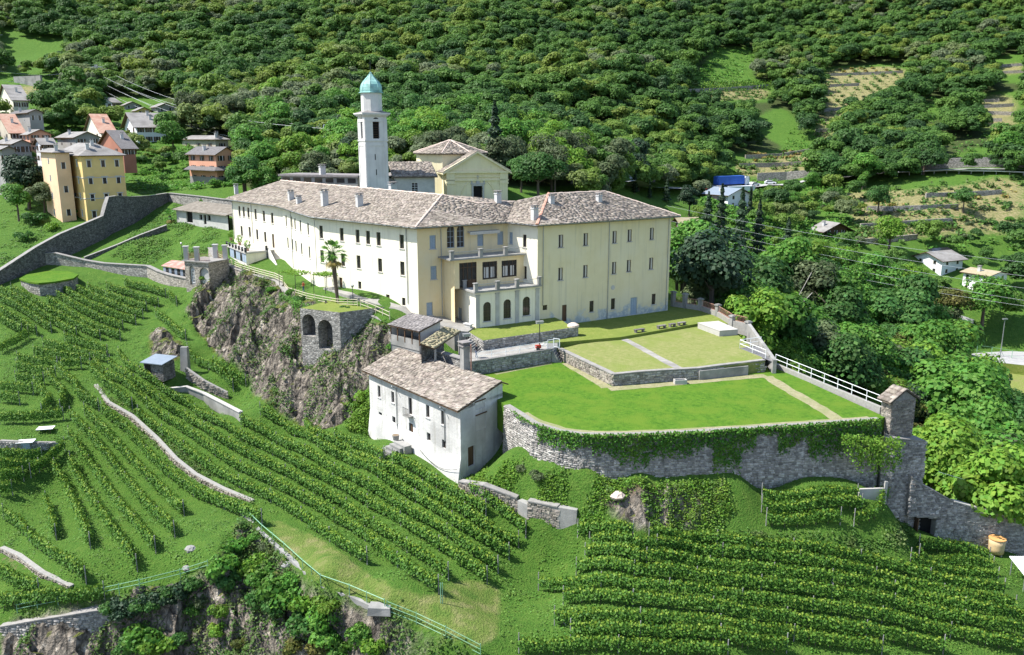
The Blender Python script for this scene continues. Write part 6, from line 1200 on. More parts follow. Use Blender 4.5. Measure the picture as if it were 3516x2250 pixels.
# single trees that can be pointed at: photo position of the foot, depth, scale
for x, y, d, s, k, m, lb in [
 (1700, 660, 196, 1.55, 'c', 5, 'tall dark spruce rising behind the church gable'), (1850, 690, 176, 1.25, 'b', 0, 'large dark tree with spreading crown right beside the church'), (1790, 690, 188, 1.0, 'b', 0, 'smaller dark tree squeezed between church and spreading tree'),
 (95, 690, 205, 1.5, 'b', 5, 'big blackish tree beside the yellow villa'), (150, 700, 200, .9, 'b', 3, 'grey-green bushy tree at the foot of the yellow villa'), (60, 720, 195, 1.0, 'b', 1, 'bright tree below the blackish tree by the villa'),
 (2470, 850, 222, 1.35, 'c', 5, 'tall dark conifer beside the small timber hut'), (2425, 850, 220, 1.1, 'c', 5, 'shorter dark conifer nearest the timber hut'), (2540, 850, 220, 1.45, 'c', 5, 'widest dark weeping conifer in the clump above the ravine'), (2600, 860, 222, 1.25, 'c', 5, 'drooping dark conifer at the right end of the clump'), (2570, 790, 250, 1.1, 'y', 5, 'slim cypress in the garden of the white modern house'), (2700, 880, 215, 1.2, 'c', 5, 'dark conifer standing alone above the shaded drive'),
 (2365, 740, 240, 1.0, 'b', 5, 'dark copper-leaved tree behind the convent roof end'), (2180, 660, 235, .55, 'c', 5, 'small fir beside the road behind the convent'), (2290, 665, 245, .6, 'c', 5, 'second small fir near the bend of the road'), (2230, 665, 240, .45, 'c', 5, 'smallest fir between the two road-side firs'),
 (2450, 930, 168, 1.25, 'b', 2, 'sunlit yellow-green maple right behind the iron fence'), (2345, 960, 160, 1.0, 'b', 1, 'mid green tree against the end wall of the convent'), (2860, 660, 300, 1.5, 'b', 0, 'broad dark tree above the roadside retaining wall'), (3050, 860, 238, 1.2, 'b', 2, 'pale poplar-like tree left of the solar-roofed house'), (3130, 920, 215, 1.2, 'b', 2, 'yellow-green tree in front of the solar-roofed house'),
 (3250, 975, 205, 1.15, 'b', 1, 'mid green tree hiding the foot of the white houses'), (3060, 960, 190, .9, 'b', 3, 'pale willow-like tree beside the road bend'), (3170, 1160, 190, 1.2, 'b', 1, 'tree at the near corner of the car park'), (3260, 1150, 196, .9, 'b', 3, 'thin grey-green tree inside the car park'), (3060, 1120, 178, 1.1, 'b', 0, 'dark tree left of the car park net'),
 (2960, 640, 290, .8, 'b', 1, 'round tree beside the roadside crash barrier'), (3010, 760, 262, 1.1, 'b', 0, 'dense dark tree on the straw-coloured terraces'), (3300, 780, 262, .9, 'b', 0, 'round tree near the top terrace wall'), (2790, 640, 290, 1.0, 'b', 1, 'tree growing beside the white lorry lay-by'), (2720, 690, 270, .8, 'b', 1, 'round garden tree above the stepped hedges')]:
    p = D(x, y, d); p[2] = float(H(p[0], p[1])) if abs(float(H(p[0], p[1]))-p[2]) < 25 else p[2]; tree(p, s, k, m, lb)
# wooded ground: every tree its own spot; the 300 that show largest are objects, the rest one mass
WOOD = [(-300, -400), (3900, -400), (3900, 560), (3560, 560), (3250, 540), (2960, 590), (2840, 600), (2560, 575), (2420, 590), (2290, 590), (2150, 600), (1960, 640), (1880, 690), (1700, 640), (1400, 600), (1290, 640), (980, 610), (860, 650), (800, 560), (640, 460), (620, 395), (560, 330), (380, 310), (330, 340), (240, 310), (200, 230), (-300, 200)]
WOOD2 = [(-300, 390), (180, 330), (330, 370), (600, 400), (590, 480), (480, 470), (430, 430), (330, 430), (240, 420), (130, 460), (-300, 430)]
HR_ = [(212, 533, 445, 765), (168, 515, 240, 765), (655, 528, 818, 650), (628, 478, 786, 522), (434, 432, 580, 500), (347, 350, 413, 374), (418, 360, 482, 377), (520, 366, 600, 387), (455, 379, 520, 392), (46, 163, 126, 206), (122, 170, 172, 190), (168, 170, 212, 191), (0, 342, 100, 376), (5, 385, 150, 424), (84, 460, 182, 520), (130, 494, 192, 562), (196, 470, 345, 505), (232, 452, 399, 492), (340, 508, 467, 540), (0, 512, 74, 690), (0, 492, 110, 535), (0, 455, 84, 482), (0, 166, 36, 200), (2420, 668, 2570, 718), (2322, 760, 2392, 792), (2800, 786, 2905, 814), (2940, 914, 3032, 938), (3130, 893, 3300, 930), (3298, 946, 3448, 1000), (48, 275, 142, 300), (440, 610, 640, 650)]
CLEAR = [[(2470, 170), (2590, 170), (2570, 270), (2660, 290), (2640, 350), (2340, 350), (2380, 260)], [(2830, 235), (3110, 215), (3120, 300), (3030, 340), (2920, 360), (2880, 430), (2850, 490), (2740, 510), (2820, 400)], [(2490, 530), (2790, 505), (2800, 600), (2480, 600)],
         [(3360, 330), (3490, 300), (3520, 440), (3400, 470)], [(3420, 200), (3516, 190), (3516, 280), (3420, 270)], [(3230, 480), (3400, 470), (3420, 540), (3230, 540)], [(0, 280), (120, 270), (200, 300), (180, 340), (0, 340)], [(30, 130), (220, 140), (220, 200), (30, 200)], [(0, 100), (60, 100), (60, 200), (0, 200)], [(340, 330), (620, 340), (610, 400), (340, 400)],
         *[[(a-5, b-3), (c+4, b-3), (c+4, d+8), (a-5, d+8)] for a, b, c, d in HR_], [(2560, 420), (2680, 360), (2740, 420), (2760, 520), (2700, 520)], [(3180, 350), (3270, 330), (3240, 420), (3150, 430)]]
RAV = [(2320, 830), (2380, 905), (2560, 900), (2720, 900), (2860, 860), (3000, 935), (3080, 1010), (3180, 1050), (3300, 1030), (3516, 1020), (3516, 1160), (3360, 1140), (3180, 1160), (3240, 1220), (3400, 1370), (3516, 1420), (3600, 1480), (3600, 1800), (3460, 1770), (3300, 1700), (3200, 1640), (3160, 1420), (3040, 1370), (2680, 1235), (2590, 1150), (2480, 1070), (2400, 1020), (2330, 1010)]
VIL = [(0, 600), (50, 620), (60, 460), (330, 430), (420, 440), (560, 480), (620, 440), (830, 640), (800, 660), (560, 650), (460, 640), (440, 560), (420, 640), (0, 690)]
def spots(x0, x1, y0, y1, step, polys, clear, hc, lim=1e9):
    ys = np.arange(y0, y1, step); xs = np.arange(x0, x1, step); X, Y = np.meshgrid(xs, ys); X = X.ravel()+rng.uniform(-.48, .48, X.size)*step; Y = Y.ravel()+rng.uniform(-.48, .48, Y.size)*step
    Z = H(X, Y); px, py, d = proj(np.c_[X, Y, Z+hc]); ok = np.zeros(len(X), bool)
    for p in polys: ok |= inpoly(px, py, p)
    bx, by, _ = proj(np.c_[X, Y, Z])
    for p in clear: ok &= ~(inpoly(px, py, p) | inpoly(bx, by-4, p))
    ok &= (px > -260) & (px < 3780) & (d < lim)
    return np.c_[X, Y, Z][ok]
w1_ = spots(-260, 300, 200, 330, 4.1, [WOOD, WOOD2], CLEAR, 6); w2_ = spots(-420, 470, 330, 620, 4.7, [WOOD, WOOD2], CLEAR, 6)
rv = spots(20, 150, 84, 235, 4.7, [RAV], [[(3290, 1195), (3620, 1195), (3620, 1400), (3450, 1395), (3320, 1310)], [(3190, 1160), (3560, 1160), (3560, 1250), (3230, 1235)]], 7); vl = spots(-210, -45, 185, 360, 5.2, [VIL, [(-100, 400), (60, 430), (60, 640), (-100, 640)], [(60, 330), (640, 400), (640, 480), (440, 480), (60, 440)]], CLEAR, 3)
rz = spots(30, 220, 205, 300, 7.0, [[(2600, 655), (2960, 640), (2960, 870), (2700, 885), (2600, 760)], [(3150, 800), (3560, 790), (3560, 1030), (3150, 1000)], [(2920, 885), (3130, 860), (3130, 1010), (2990, 990)], [(2380, 640), (2420, 640), (2420, 780), (2380, 780)]], CLEAR, 3)
rv = rv[(rv[:, 0] > 33.5) | (rv[:, 1] > 150)]; rv = rv[~((rv[:, 1] < 94) & (rv[:, 0] < 53))]
ALLT = []
for arr, zone, sc in ((w1_, 'on the slope behind the convent', .86), (w2_, 'high on the wooded slope', .92), (rv, 'in the ravine beside the convent', 1.2), (vl, 'among the village houses', .62), (rz, 'among the gardens across the valley', .66)):
    for q in arr:
        nz_ = float(vnoise(np.array([q[0]]), np.array([q[1]]), 45, 6)[0])+rng.uniform(-.35, .35)
        if zone.startswith('in the ravine'): m = rng.choice([0, 1, 1, 2, 4, 3], p=[.18, .28, .24, .20, .05, .05])
        else: m = 0 if nz_ < .3 else 1 if nz_ < .62 else 2 if nz_ < .85 else 3
        if rng.random() < .05: m = 5
        s = sc*float(np.clip(np.exp(rng.normal(.02, .27)), .55, 1.75)); px_, py_, d_ = proj(q+[0, 0, 6]); vis = -40 < px_ < 3556 and -40 < py_ < 2250
        ALLT.append((s/d_*(1 if vis else .01), q, s, int(m), zone, float(px_), float(py_)))
ALLT.sort(key=lambda t: -t[0])
def zlab(z, x, y):
    if z == 'on the slope behind the convent': return 'in the wood behind the bell tower' if x < 1350 else 'in the wood above the church' if x < 1900 else 'in the wood above the right wing' if x < 2300 else 'on the slope above the lorry'
    if z == 'high on the wooded slope': return 'high on the slope over the village' if x < 900 else 'high on the slope over the church' if x < 1900 else 'high among the upper terraces'
    if z == 'in the ravine beside the convent': return 'in the ravine by the iron fence' if x < 2650 and y < 1150 else 'in the ravine along the white railing' if y < 1400 and x < 3150 else 'in the ravine below the turret' if y > 1350 else 'in the ravine near the car park'
    return z
_tn = {}
for sc_, q, s, m, zone, x, y in sorted(ALLT[:268], key=lambda t: t[5]):
    sz = 'small' if s < .85 else 'large' if s > 1.2 else 'middling'; zl = zlab(zone, x, y); _tn[(sz, m, zl)] = _tn.get((sz, m, zl), 0)+1; tree(q-[0, 0, .3], s, 'b', m, f'{ORD[_tn[(sz, m, zl)]-1]} {sz} {LN[m]} tree from the left {zl}', f'{sz} {LN[m]} trees {zl}')
rest = ALLT[268:]
PC = bpy.data.collections.new('tree_kinds')            # source shapes for the far wood, not in the scene itself
for k in range(6):
    me = crown_mesh('far_tree', 100+k, 2200, .62, rx=(3.6, 4.0, 3.3)[k % 3], rz=(3.6, 3.2, 4.6)[k % 3], lobes=12); me.materials.clear(); me.materials.append(M['ground'])
    o = bpy.data.objects.new(f'far_tree_{k}', me); PC.objects.link(o)
def forest_mat():
    m = mat('forest_leaf', [(.05, .1, .02), (.08, .14, .03)], .35, .6, 0, trans=.42, spec=.25); N, L = nodes(m); b = N['Principled BSDF']
    oi = N.new('ShaderNodeAttribute'); oi.attribute_type = 'INSTANCER'; oi.attribute_name = 'hue'; r = N.new('ShaderNodeValToRGB'); e = r.color_ramp.elements
    e[0].position = 0; e[0].color = (.048, .105, .036, 1); e[1].position = 1; e[1].color = (.17, .215, .11, 1)
    for p, c in ((.2, (.066, .150, .034)), (.45, (.100, .205, .038)), (.68, (.145, .245, .042)), (.85, (.205, .275, .048))): q = e.new(p); q.color = (*c, 1)
    L.new(oi.outputs['Fac'], r.inputs[0]); a = N.new('ShaderNodeAttribute'); a.attribute_name = 'tint'; mr = N.new('ShaderNodeMapRange'); mr.inputs[3].default_value = .8; mr.inputs[4].default_value = 1.6; L.new(a.outputs['Fac'], mr.inputs[0])
    hs = N.new('ShaderNodeHueSaturation'); L.new(r.outputs[0], hs.inputs['Color']); L.new(mr.outputs[0], hs.inputs['Value']); L.new(hs.outputs[0], b.inputs['Base Color'])
    for n in N:
        if n.type == 'BSDF_TRANSLUCENT': L.new(hs.outputs[0], n.inputs[0])
    return m
M['forest'] = forest_mat()
for o in PC.objects: o.data.materials.clear(); o.data.materials.append(M['forest'])
pm = bpy.data.meshes.new('forest'); pts = np.array([t[1] for t in rest]); pm.vertices.add(len(pts)); pm.vertices.foreach_set('co', pts.astype(np.float32).ravel())
def fattr(n_, t, v): a = pm.attributes.new(n_, t, 'POINT'); a.data.foreach_set('value', v)
fattr('sc', 'FLOAT', np.array([t[2] for t in rest], np.float32)); fattr('kind', 'INT', rng.integers(0, 6, len(rest)).astype(np.int32)); fattr('rot', 'FLOAT', (rng.random(len(rest))*6.28).astype(np.float32))
hue = np.array([{0: .2, 1: .45, 2: .75, 3: 1.0, 4: .85, 5: .0}[t[3]] for t in rest])+rng.uniform(-.12, .12, len(rest)); fattr('hue', 'FLOAT', np.clip(hue, 0, 1).astype(np.float32))
fo = bpy.data.objects.new('forest', pm); COL.objects.link(fo); tag(fo, 'dense mixed wood covering the far hillside', 'forest', None, 'stuff')
ng = bpy.data.node_groups.new('forest_scatter', 'GeometryNodeTree'); ng.interface.new_socket('Geometry', in_out='INPUT', socket_type='NodeSocketGeometry'); ng.interface.new_socket('Geometry', in_out='OUTPUT', socket_type='NodeSocketGeometry')
gi, go_ = ng.nodes.new('NodeGroupInput'), ng.nodes.new('NodeGroupOutput'); ip = ng.nodes.new('GeometryNodeInstanceOnPoints'); ci = ng.nodes.new('GeometryNodeCollectionInfo'); ci.inputs['Collection'].default_value = PC; ci.inputs['Separate Children'].default_value = True; ci.inputs['Reset Children'].default_value = True
def na(n_, t): a = ng.nodes.new('GeometryNodeInputNamedAttribute'); a.data_type = t; a.inputs[0].default_value = n_; return a.outputs['Attribute']
cx_ = ng.nodes.new('ShaderNodeCombineXYZ'); ng.links.new(na('rot', 'FLOAT'), cx_.inputs[2]); mp_ = ng.nodes.new('GeometryNodeMeshToPoints')
ng.links.new(gi.outputs[0], mp_.inputs[0]); ng.links.new(mp_.outputs[0], ip.inputs['Points']); ng.links.new(ci.outputs[0], ip.inputs['Instance']); ip.inputs['Pick Instance'].default_value = True
ng.links.new(na('kind', 'INT'), ip.inputs['Instance Index']); ng.links.new(cx_.outputs[0], ip.inputs['Rotation']); ng.links.new(na('sc', 'FLOAT'), ip.inputs['Scale']); ng.links.new(ip.outputs[0], go_.inputs[0])
md = fo.modifiers.new('scatter', 'NODES'); md.node_group = ng
# ------------------------------------------------------------------ shrubs
def bush_mesh(seed, n=700, size=.2):
    r = np.random.default_rng(seed); C_, N_ = [], []
    for k in range(7):
        q = np.array([r.uniform(-.55, .55), r.uniform(-.55, .55), r.uniform(.2, .65)]); j = r.normal(size=(n//7, 3)); j /= np.linalg.norm(j, axis=1, keepdims=True); j[:, 2] = np.abs(j[:, 2])*.9-.1; C_.append(q+j*r.uniform(.3, .5)*r.uniform(.8, 1.1, (n//7, 1))); N_.append(j+r.normal(size=j.shape)*.5)
    C_ = np.concatenate(C_); return leaves(C_, np.concatenate(N_), r.uniform(size*.6, size*1.3, len(C_)), r.random(len(C_))*.5, 'shrub', LEAF[1])
BSH = [bush_mesh(80+k) for k in range(4)]
def shrub(p, s, m, label, group=None, sz=1.0):
    o = bpy.data.objects.new('shrub', random.choice(BSH)); COL.objects.link(o); o.location = [float(c) for c in p]; o.scale = (s, s*random.uniform(.85, 1.15), s*sz); o.rotation_euler = (0, 0, random.random()*6.28)
    o.material_slots[0].link = 'OBJECT'; o.material_slots[0].material = LEAF[m]; return tag(o, label, 'shrub', group, 'thing')
V5 = lambda x, y: (350+x/1.596, 1700+y/1.596)
grp = 'shrubs on the foreground crag'; _cn = {}
for x, y, s, m in sorted([(650, 420, 1.9, 1), (720, 310, 1.6, 1), (790, 420, 1.7, 2), (700, 500, 1.7, 0), (880, 360, 1.2, 2), (880, 460, 1.7, 1), (940, 540, 2.0, 1), (860, 600, 1.6, 0), (1010, 480, 1.5, 1), (1040, 600, 1.9, 1), (960, 640, 1.5, 0), (1120, 620, 1.7, 2), (1200, 700, 1.8, 1), (1100, 720, 1.6, 0), (1240, 620, 1.4, 2), (1250, 800, 1.8, 1), (1180, 840, 1.5, 4), (640, 640, 1.2, 2), (640, 740, 1.1, 2), (500, 640, 1.0, 1), (220, 800, 2.0, 1), (300, 850, 1.9, 2), (170, 850, 1.6, 0), (540, 590, 1.0, 3), (1400, 760, 1.5, 1), (1500, 860, 1.6, 2), (1340, 860, 1.6, 1), (830, 230, .8, 1), (770, 170, .6, 1), (900, 300, .9, 3), (400, 800, 1.2, 0), (760, 820, 1.1, 4), (1050, 850, 1.3, 4)]):
    p = T(*V5(x, y)); bd = 'low down' if y > 690 else 'near its crest' if y < 430 else 'halfway up'; _cn[(m, bd)] = _cn.get((m, bd), 0)+1; shrub(p-[0, 0, .35], s*1.05, m, f'{ORD[_cn[(m, bd)]-1]} {LN[m]} shrub on the foreground crag, {bd}, counted from the hedge', grp)
for i, (x, y) in enumerate([(60, 640), (110, 625), (160, 625), (210, 600), (260, 585), (310, 570), (360, 555), (410, 540), (460, 525), (510, 505), (100, 660), (180, 650), (280, 610), (350, 590), (430, 560)]):
    shrub(T(*V5(x, y))-[0, 0, .3], 1.3, 5 if i % 3 else 0, 'dark shrub of the clipped hedge line under the lower rail fence', 'hedge shrubs under the lower rail fence')
for i, (x, y, s, m, lb) in enumerate([(1850, 1640, 1.0, 3, 'prickly grey-green shrub at the foot of the sunlit wall'), (1790, 1615, .8, 3, 'smaller prickly shrub near the farmhouse gable'), (1250, 1370, 1.6, 2, 'bright green creeper mound beside the farmhouse corner'), (1225, 1400, 1.3, 2, 'lower bright green mound beside the farmhouse corner'), (1338, 1195, .8, 1, 'round bush on the rock beside the shed'), (1535, 1228, .6, 1, 'little bush on the wall behind the farmhouse roof'),
    (330, 720, 2.4, 1, 'sprawling bush against the yellow villa wall'), (290, 740, 1.8, 1, 'second bush below the yellow villa'), (120, 770, 3.0, 0, 'dark bush mound outside the boundary wall'), (90, 830, 2.4, 0, 'lower dark bush outside the boundary wall'), (180, 790, 2.0, 2, 'lighter bush on top of the bank outside the boundary wall'), (700, 710, 2.6, 1, 'leafy creeper mound on the low shed roof'), (1030, 1040, 1.2, 0, 'ivy mound at the fence corner above the crag'), (1000, 1010, 1.0, 1, 'bush beneath the fence bend above the crag'), (1190, 1072, 1.2, 0, 'ivy mound beside the palm'), (705, 960, 1.2, 2, 'tall weeds against the arched gatehouse'), (930, 1000, 1.0, 1, 'bush on the pale wall below the fence'),
    (3130, 1660, 1.2, 2, 'yellowing bush over the buttress edge'), (600, 560, 2.0, 2, 'round pale shrub in the lawn below the pink house'), (500, 600, 1.8, 1, 'round shrub on the villa lawn'), (560, 620, 1.6, 0, 'dark shrub on the villa lawn'), (470, 560, 2.0, 0, 'dark bush beside the timbered white house'), (740, 640, 2.2, 1, 'bush at the convent gable end'), (800, 620, 2.6, 0, 'tall shrub behind the convent gable')]):
    p = T(x, y); shrub(p-[0, 0, .2], s, m, lb)
M['tuft'] = leafmat('grass_tuft', (.062, .160, .022), (.088, .19, .028), (.13, .215, .045), .3)
# straw terraces: olive and fruit bushes in rows, told apart only by place
k = 0
for (x0, y0, x1, y1, n) in [(2900, 660, 3420, 640, 0), (2960, 745, 3460, 712, 12), (2980, 790, 3480, 760, 11), (2940, 835, 3300, 815, 8), (2870, 430, 2990, 420, 5), (2900, 340, 3080, 330, 6), (2850, 475, 2960, 465, 5), (3240, 505, 3500, 500, 9), (2700, 720, 2830, 712, 5), (3280, 560, 3500, 548, 8)]:
    k += n > 0
    for i in range(n):
        p = T(x0+(x1-x0)*(i+random.uniform(-.3, .3))/max(n-1, 1), y0+(y1-y0)*i/max(n-1, 1)+random.uniform(-8, 8)); shrub(p-[0, 0, .2], random.uniform(1.0, 1.9), random.choice((3, 3, 1, 0)), f'{ORD[i]} bush from the left in the {ORD[k-1]} bush row of the dry terraces', 'bushes on the dry terraces')
# ground cover too dense to count
def cover(name, polys, n, mats_, size, label, rad=.6, yl=(0, 400)):
    ok = np.zeros(gx.shape, bool)
    px, py, d = proj(np.stack([gx, gy, gz], -1))
    for p in polys: ok |= inpoly(px, py, p)
    if name == 'meadow_grass': ok &= (dry < .2) & (soilm < .2)
    ok &= (gy > yl[0]) & (gy < yl[1]); idx = np.flatnonzero(ok)
    if len(idx) == 0: return
    pick = rng.choice(idx, n); b = np.stack([gx.ravel()[pick], gy.ravel()[pick]], -1)+rng.uniform(-.3, .3, (n, 2)); b = b[fbm(b[:, 0], b[:, 1], 3, 2) > .40]; n = len(b)
    k = 9; c = np.repeat(b, k, 0)+rng.normal(0, rad*.45, (n*k, 2)); z = H(c[:, 0], c[:, 1])+rng.random(n*k)*rad*(.35 if 'grass' in name else .9); nr = rng.normal(size=(n*k, 3))*(.22 if 'grass' in name else .5)+[-.15, -.15, 1]
    o = obj(name, leaves(np.c_[c, z], nr, rng.uniform(size*.6, size*1.4, n*k), np.repeat(rng.random(n), k)*.7+rng.random(n*k)*.3, name, mats_), None, None, kind='stuff'); return tag(o, label, 'undergrowth', None, 'stuff')
cover('undergrowth', ROCK[:1], 2200, M['weed'], .26, 'weeds and low scrub rooted in the rock below the convent', .55, (50, 175)); cover('undergrowth', ROCK[2:3], 1500, M['weed'], .24, 'weeds and low scrub rooted in the foreground crag', .6, (50, 100))
cover('undergrowth', [[(1760, 1600), (2000, 1640), (2500, 1670), (2520, 1760), (2430, 1840), (2000, 1790), (1990, 1740), (1850, 1690)]], 600, M['weed'], .2, 'tangled weeds on the bank under the ivy wall', .5, (60, 100)); cover('undergrowth', [[(1590, 1650), (1750, 1600), (1980, 1720), (1930, 1760), (1800, 1720)], [(1180, 1400), (1270, 1380), (1280, 1500), (1200, 1480)]], 500, LEAF[2], .22, 'lush grass tufts around the farmhouse', .5, (60, 110))
cover('undergrowth', [[(2480, 1830), (3050, 1850), (3120, 1780), (3190, 1800), (3060, 1900), (2700, 1890), (2480, 1870)]], 600, M['weed'], .22, 'weeds along the edge of the small vine terrace', .45, (60, 100)); cover('undergrowth', [[(330, 1320), (560, 1500), (760, 1650), (880, 1730), (820, 1740), (560, 1560), (400, 1420)]], 500, M['weed'], .2, 'weeds along the winding stone wall', .4, (60, 140))
cover('undergrowth', [[(0, 430), (640, 440), (830, 640), (560, 660), (450, 660), (440, 560), (0, 560)], [(0, 200), (230, 210), (330, 340), (0, 420)]], 2600, LEAF[1], .5, 'garden hedges and flower beds between the village houses', 1.1, (185, 420))
cover('undergrowth', [[(2840, 240), (3100, 225), (3100, 300), (2900, 350), (2860, 480), (2790, 500)], [(2880, 660), (3516, 610), (3516, 800), (2940, 850)], [(2530, 560), (2790, 520), (2800, 590), (2530, 600)], [(2330, 280), (2640, 290), (2630, 345), (2330, 345)]], 1500, M['weed'], .9, 'scrub on the dry terraces across the valley', 1.6, (200, 600))

GRS = [[(0, 990), (330, 960), (640, 1000), (640, 1240), (880, 1370), (1060, 1480), (1260, 1480), (1560, 1660), (1830, 1800), (1920, 1815), (1990, 1850), (2700, 1900), (3050, 1900), (3260, 1850), (3516, 1960), (3516, 2250), (1640, 2250), (1320, 2090), (1110, 2000), (830, 1750), (720, 1950), (340, 2050), (0, 2110)]]
cover('meadow_grass', GRS, 7000, M['tuft'], .15, 'long meadow grass growing between the vine rows', .75, (55, 175))
cover('meadow_grass', [[(380, 880), (560, 690), (760, 740), (740, 850), (640, 920), (500, 905)], [(60, 560), (440, 600), (820, 640), (560, 660), (350, 690), (120, 840), (0, 920), (0, 720)]], 2600, M['tuft'], .3, 'meadow grass on the slopes inside and outside the boundary wall', 1.0, (150, 260))

cover('undergrowth', [[(1760, 1600), (2000, 1640), (2500, 1670), (2520, 1760), (2430, 1840), (2000, 1790), (1990, 1740), (1850, 1690)]], 900, LEAF[2], .2, 'bright grass clumps on the bank under the ivy wall', .5, (60, 100))
# ------------------------------------------------------------------ village and valley houses
def hm(name, c, v=.06): return mat(name, [tuple(a*(1-v) for a in c), tuple(min(1, a*(1+v)) for a in c)], .6, .95, .04, 5, big=tuple(a*.86 for a in c), bigs=.2)
M['yellow'] = hm('yellow_plaster', (.72, .52, .22)); M['peach'] = hm('peach_plaster', (.74, .52, .34)); M['salmon'] = hm('salmon_plaster', (.66, .34, .23)); M['beige'] = hm('beige_plaster', (.50, .44, .36)); M['housewhite'] = hm('house_white', (.76, .76, .78)); M['cream2'] = hm('pale_cream', (.70, .66, .54)); M['greystone'] = hm('grey_render', (.30, .29, .28)); M['brick'] = hm('brick_red', (.36, .16, .11))
M['roofgrey'] = mat('grey_roof', [(.20, .19, .18), (.30, .285, .27)], 1.2, .9, .5, 5, stretch=(1, 1, 3), big=(.17, .16, .15), bigs=.3); M['roofdark'] = mat('dark_roof', [(.10, .095, .095), (.17, .16, .16)], 1.2, .9, .5, 5, stretch=(1, 1, 3)); M['bluegrey'] = mat('blue_roof', [(.17, .21, .26), (.22, .26, .31)], 1.2, .6)
def house(label, cat, name, xc, yb, yt, xr, xl, d, yaw, wall='beige', roof='roofgrey', kind='gable', rise=.32, ridge='r', wr=(3, 2), wll=(2, 2), shut='wood', over=.7, chim=1, base=None, balc=0, extra=None):
    C_ = T(xc, yb); C_ = C_ if abs(np.linalg.norm(C_-O3)-d) < 45 else D(xc, yb, d); a = math.radians(yaw+(18 if xc < 800 else 0)); eR = np.array([math.cos(a), math.sin(a)]); eL = np.array([-eR[1], eR[0]])
    A = np.array([*C_[:2], 0]); wR_ = on_wall(A, np.array([*(C_[:2]+eR*5), 0]), xr, yb); w_r = float(np.dot(wR_[:2]-C_[:2], eR)); wL_ = on_wall(A, np.array([*(C_[:2]+eL*5), 0]), xl, yb); w_l = float(np.dot(wL_[:2]-C_[:2], eL)); w_r = min(max(w_r, 3), 26); w_l = min(max(w_l, 3), 26)
    z1 = up(C_, yt); z0 = C_[2]; h = z1-z0; r = thing(name, label, cat, C_)
    pR, pL, pB = C_[:2]+eR*w_r, C_[:2]+eL*w_l, C_[:2]+eR*w_r+eL*w_l; R_, L_ = Wl(C_[:2], pR), Wl(pL, C_[:2])
    def grid_(wl, cols, rows_):
        out = []; hh = h/max(rows_, 1)
        for i in range(cols):
            for j in range(rows_): u = wl.L*(i+.5)/cols; z = z0+hh*j+hh*.28; out.append((u-.5, u+.5, z, z+min(1.5, hh*.5)))
        return out
    HR_, HL_ = grid_(R_, *wr), grid_(L_, *wll); mb = MB().wall(R_.A, R_.B, z0-4, z1, HR_, .18); mb.wall(L_.A, L_.B, z0-4, z1, HL_, .18); mb.wall(pR, pB, z0-4, z1, (), .1); mb.wall(pB, pL, z0-4, z1, (), .1)
    q = lambda p, z: np.array([p[0], p[1], z]); o = over
    if kind == 'gable':
        sh = (w_l if ridge == 'r' else w_r)/2; hz = z1+sh*rise*2*.9
        if ridge == 'r': g0, g1 = (C_[:2]+pL)/2, (pR+pB)/2; mb.poly([q(pL, z1), q(C_[:2], z1), q(g0, hz)]); mb.poly([q(pR, z1), q(pB, z1), q(g1, hz)]); e = eR
        else: g0, g1 = (C_[:2]+pR)/2, (pL+pB)/2; mb.poly([q(C_[:2], z1), q(pR, z1), q(g0, hz)]); mb.poly([q(pB, z1), q(pL, z1), q(g1, hz)]); e = eL
        dz = o*rise*1.8; f = eL if ridge == 'r' else eR; g0, g1 = g0-e*o, g1+e*o; s0, s1 = (C_[:2], pR) if ridge == 'r' else (pL, C_[:2]); t0_, t1_ = (pL, pB) if ridge == 'r' else (pR, pB)
        s0_, s1_ = (C_[:2]-e*o-f*o, (pR if ridge == 'r' else pL)+e*o-f*o); u0_, u1_ = ((pL if ridge == 'r' else pR)-e*o+f*o, pB+e*o+f*o)
        pls = [[q(s0_, z1-dz+.05), q(s1_, z1-dz+.05), q(g1, hz+.1), q(g0, hz+.1)], [q(u1_, z1-dz+.05), q(u0_, z1-dz+.05), q(g0, hz+.1), q(g1, hz+.1)]]
    else:
        c = (C_[:2]+pB)/2; m_ = min(w_r, w_l)/2; e = eR if w_r > w_l else eL; ext = abs(w_r-w_l)/2; hz = z1+m_*rise*1.7; a0, a1 = c-e*ext, c+e*ext
        k = [C_[:2]-eR*o-eL*o, pR+eR*o-eL*o, pB+eR*o+eL*o, pL-eR*o+eL*o]; ze = z1-.1
        pls = ([[q(k[0], ze), q(k[1], ze), q(a1, hz), q(a0, hz)], [q(k[1], ze), q(k[2], ze), q(a1, hz)], [q(k[2], ze), q(k[3], ze), q(a0, hz), q(a1, hz)], [q(k[3], ze), q(k[0], ze), q(a0, hz)]] if w_r > w_l else
               [[q(k[0], ze), q(k[1], ze), q(a0, hz)], [q(k[1], ze), q(k[2], ze), q(a1, hz), q(a0, hz)], [q(k[2], ze), q(k[3], ze), q(a1, hz)], [q(k[3], ze), q(k[0], ze), q(a0, hz), q(a1, hz)]])
    obj('wall', mb, M[wall], r); rf = obj('roof', thick_roof(MB(), pls, .18, 0, 1), [M[roof], M['wood']], r)
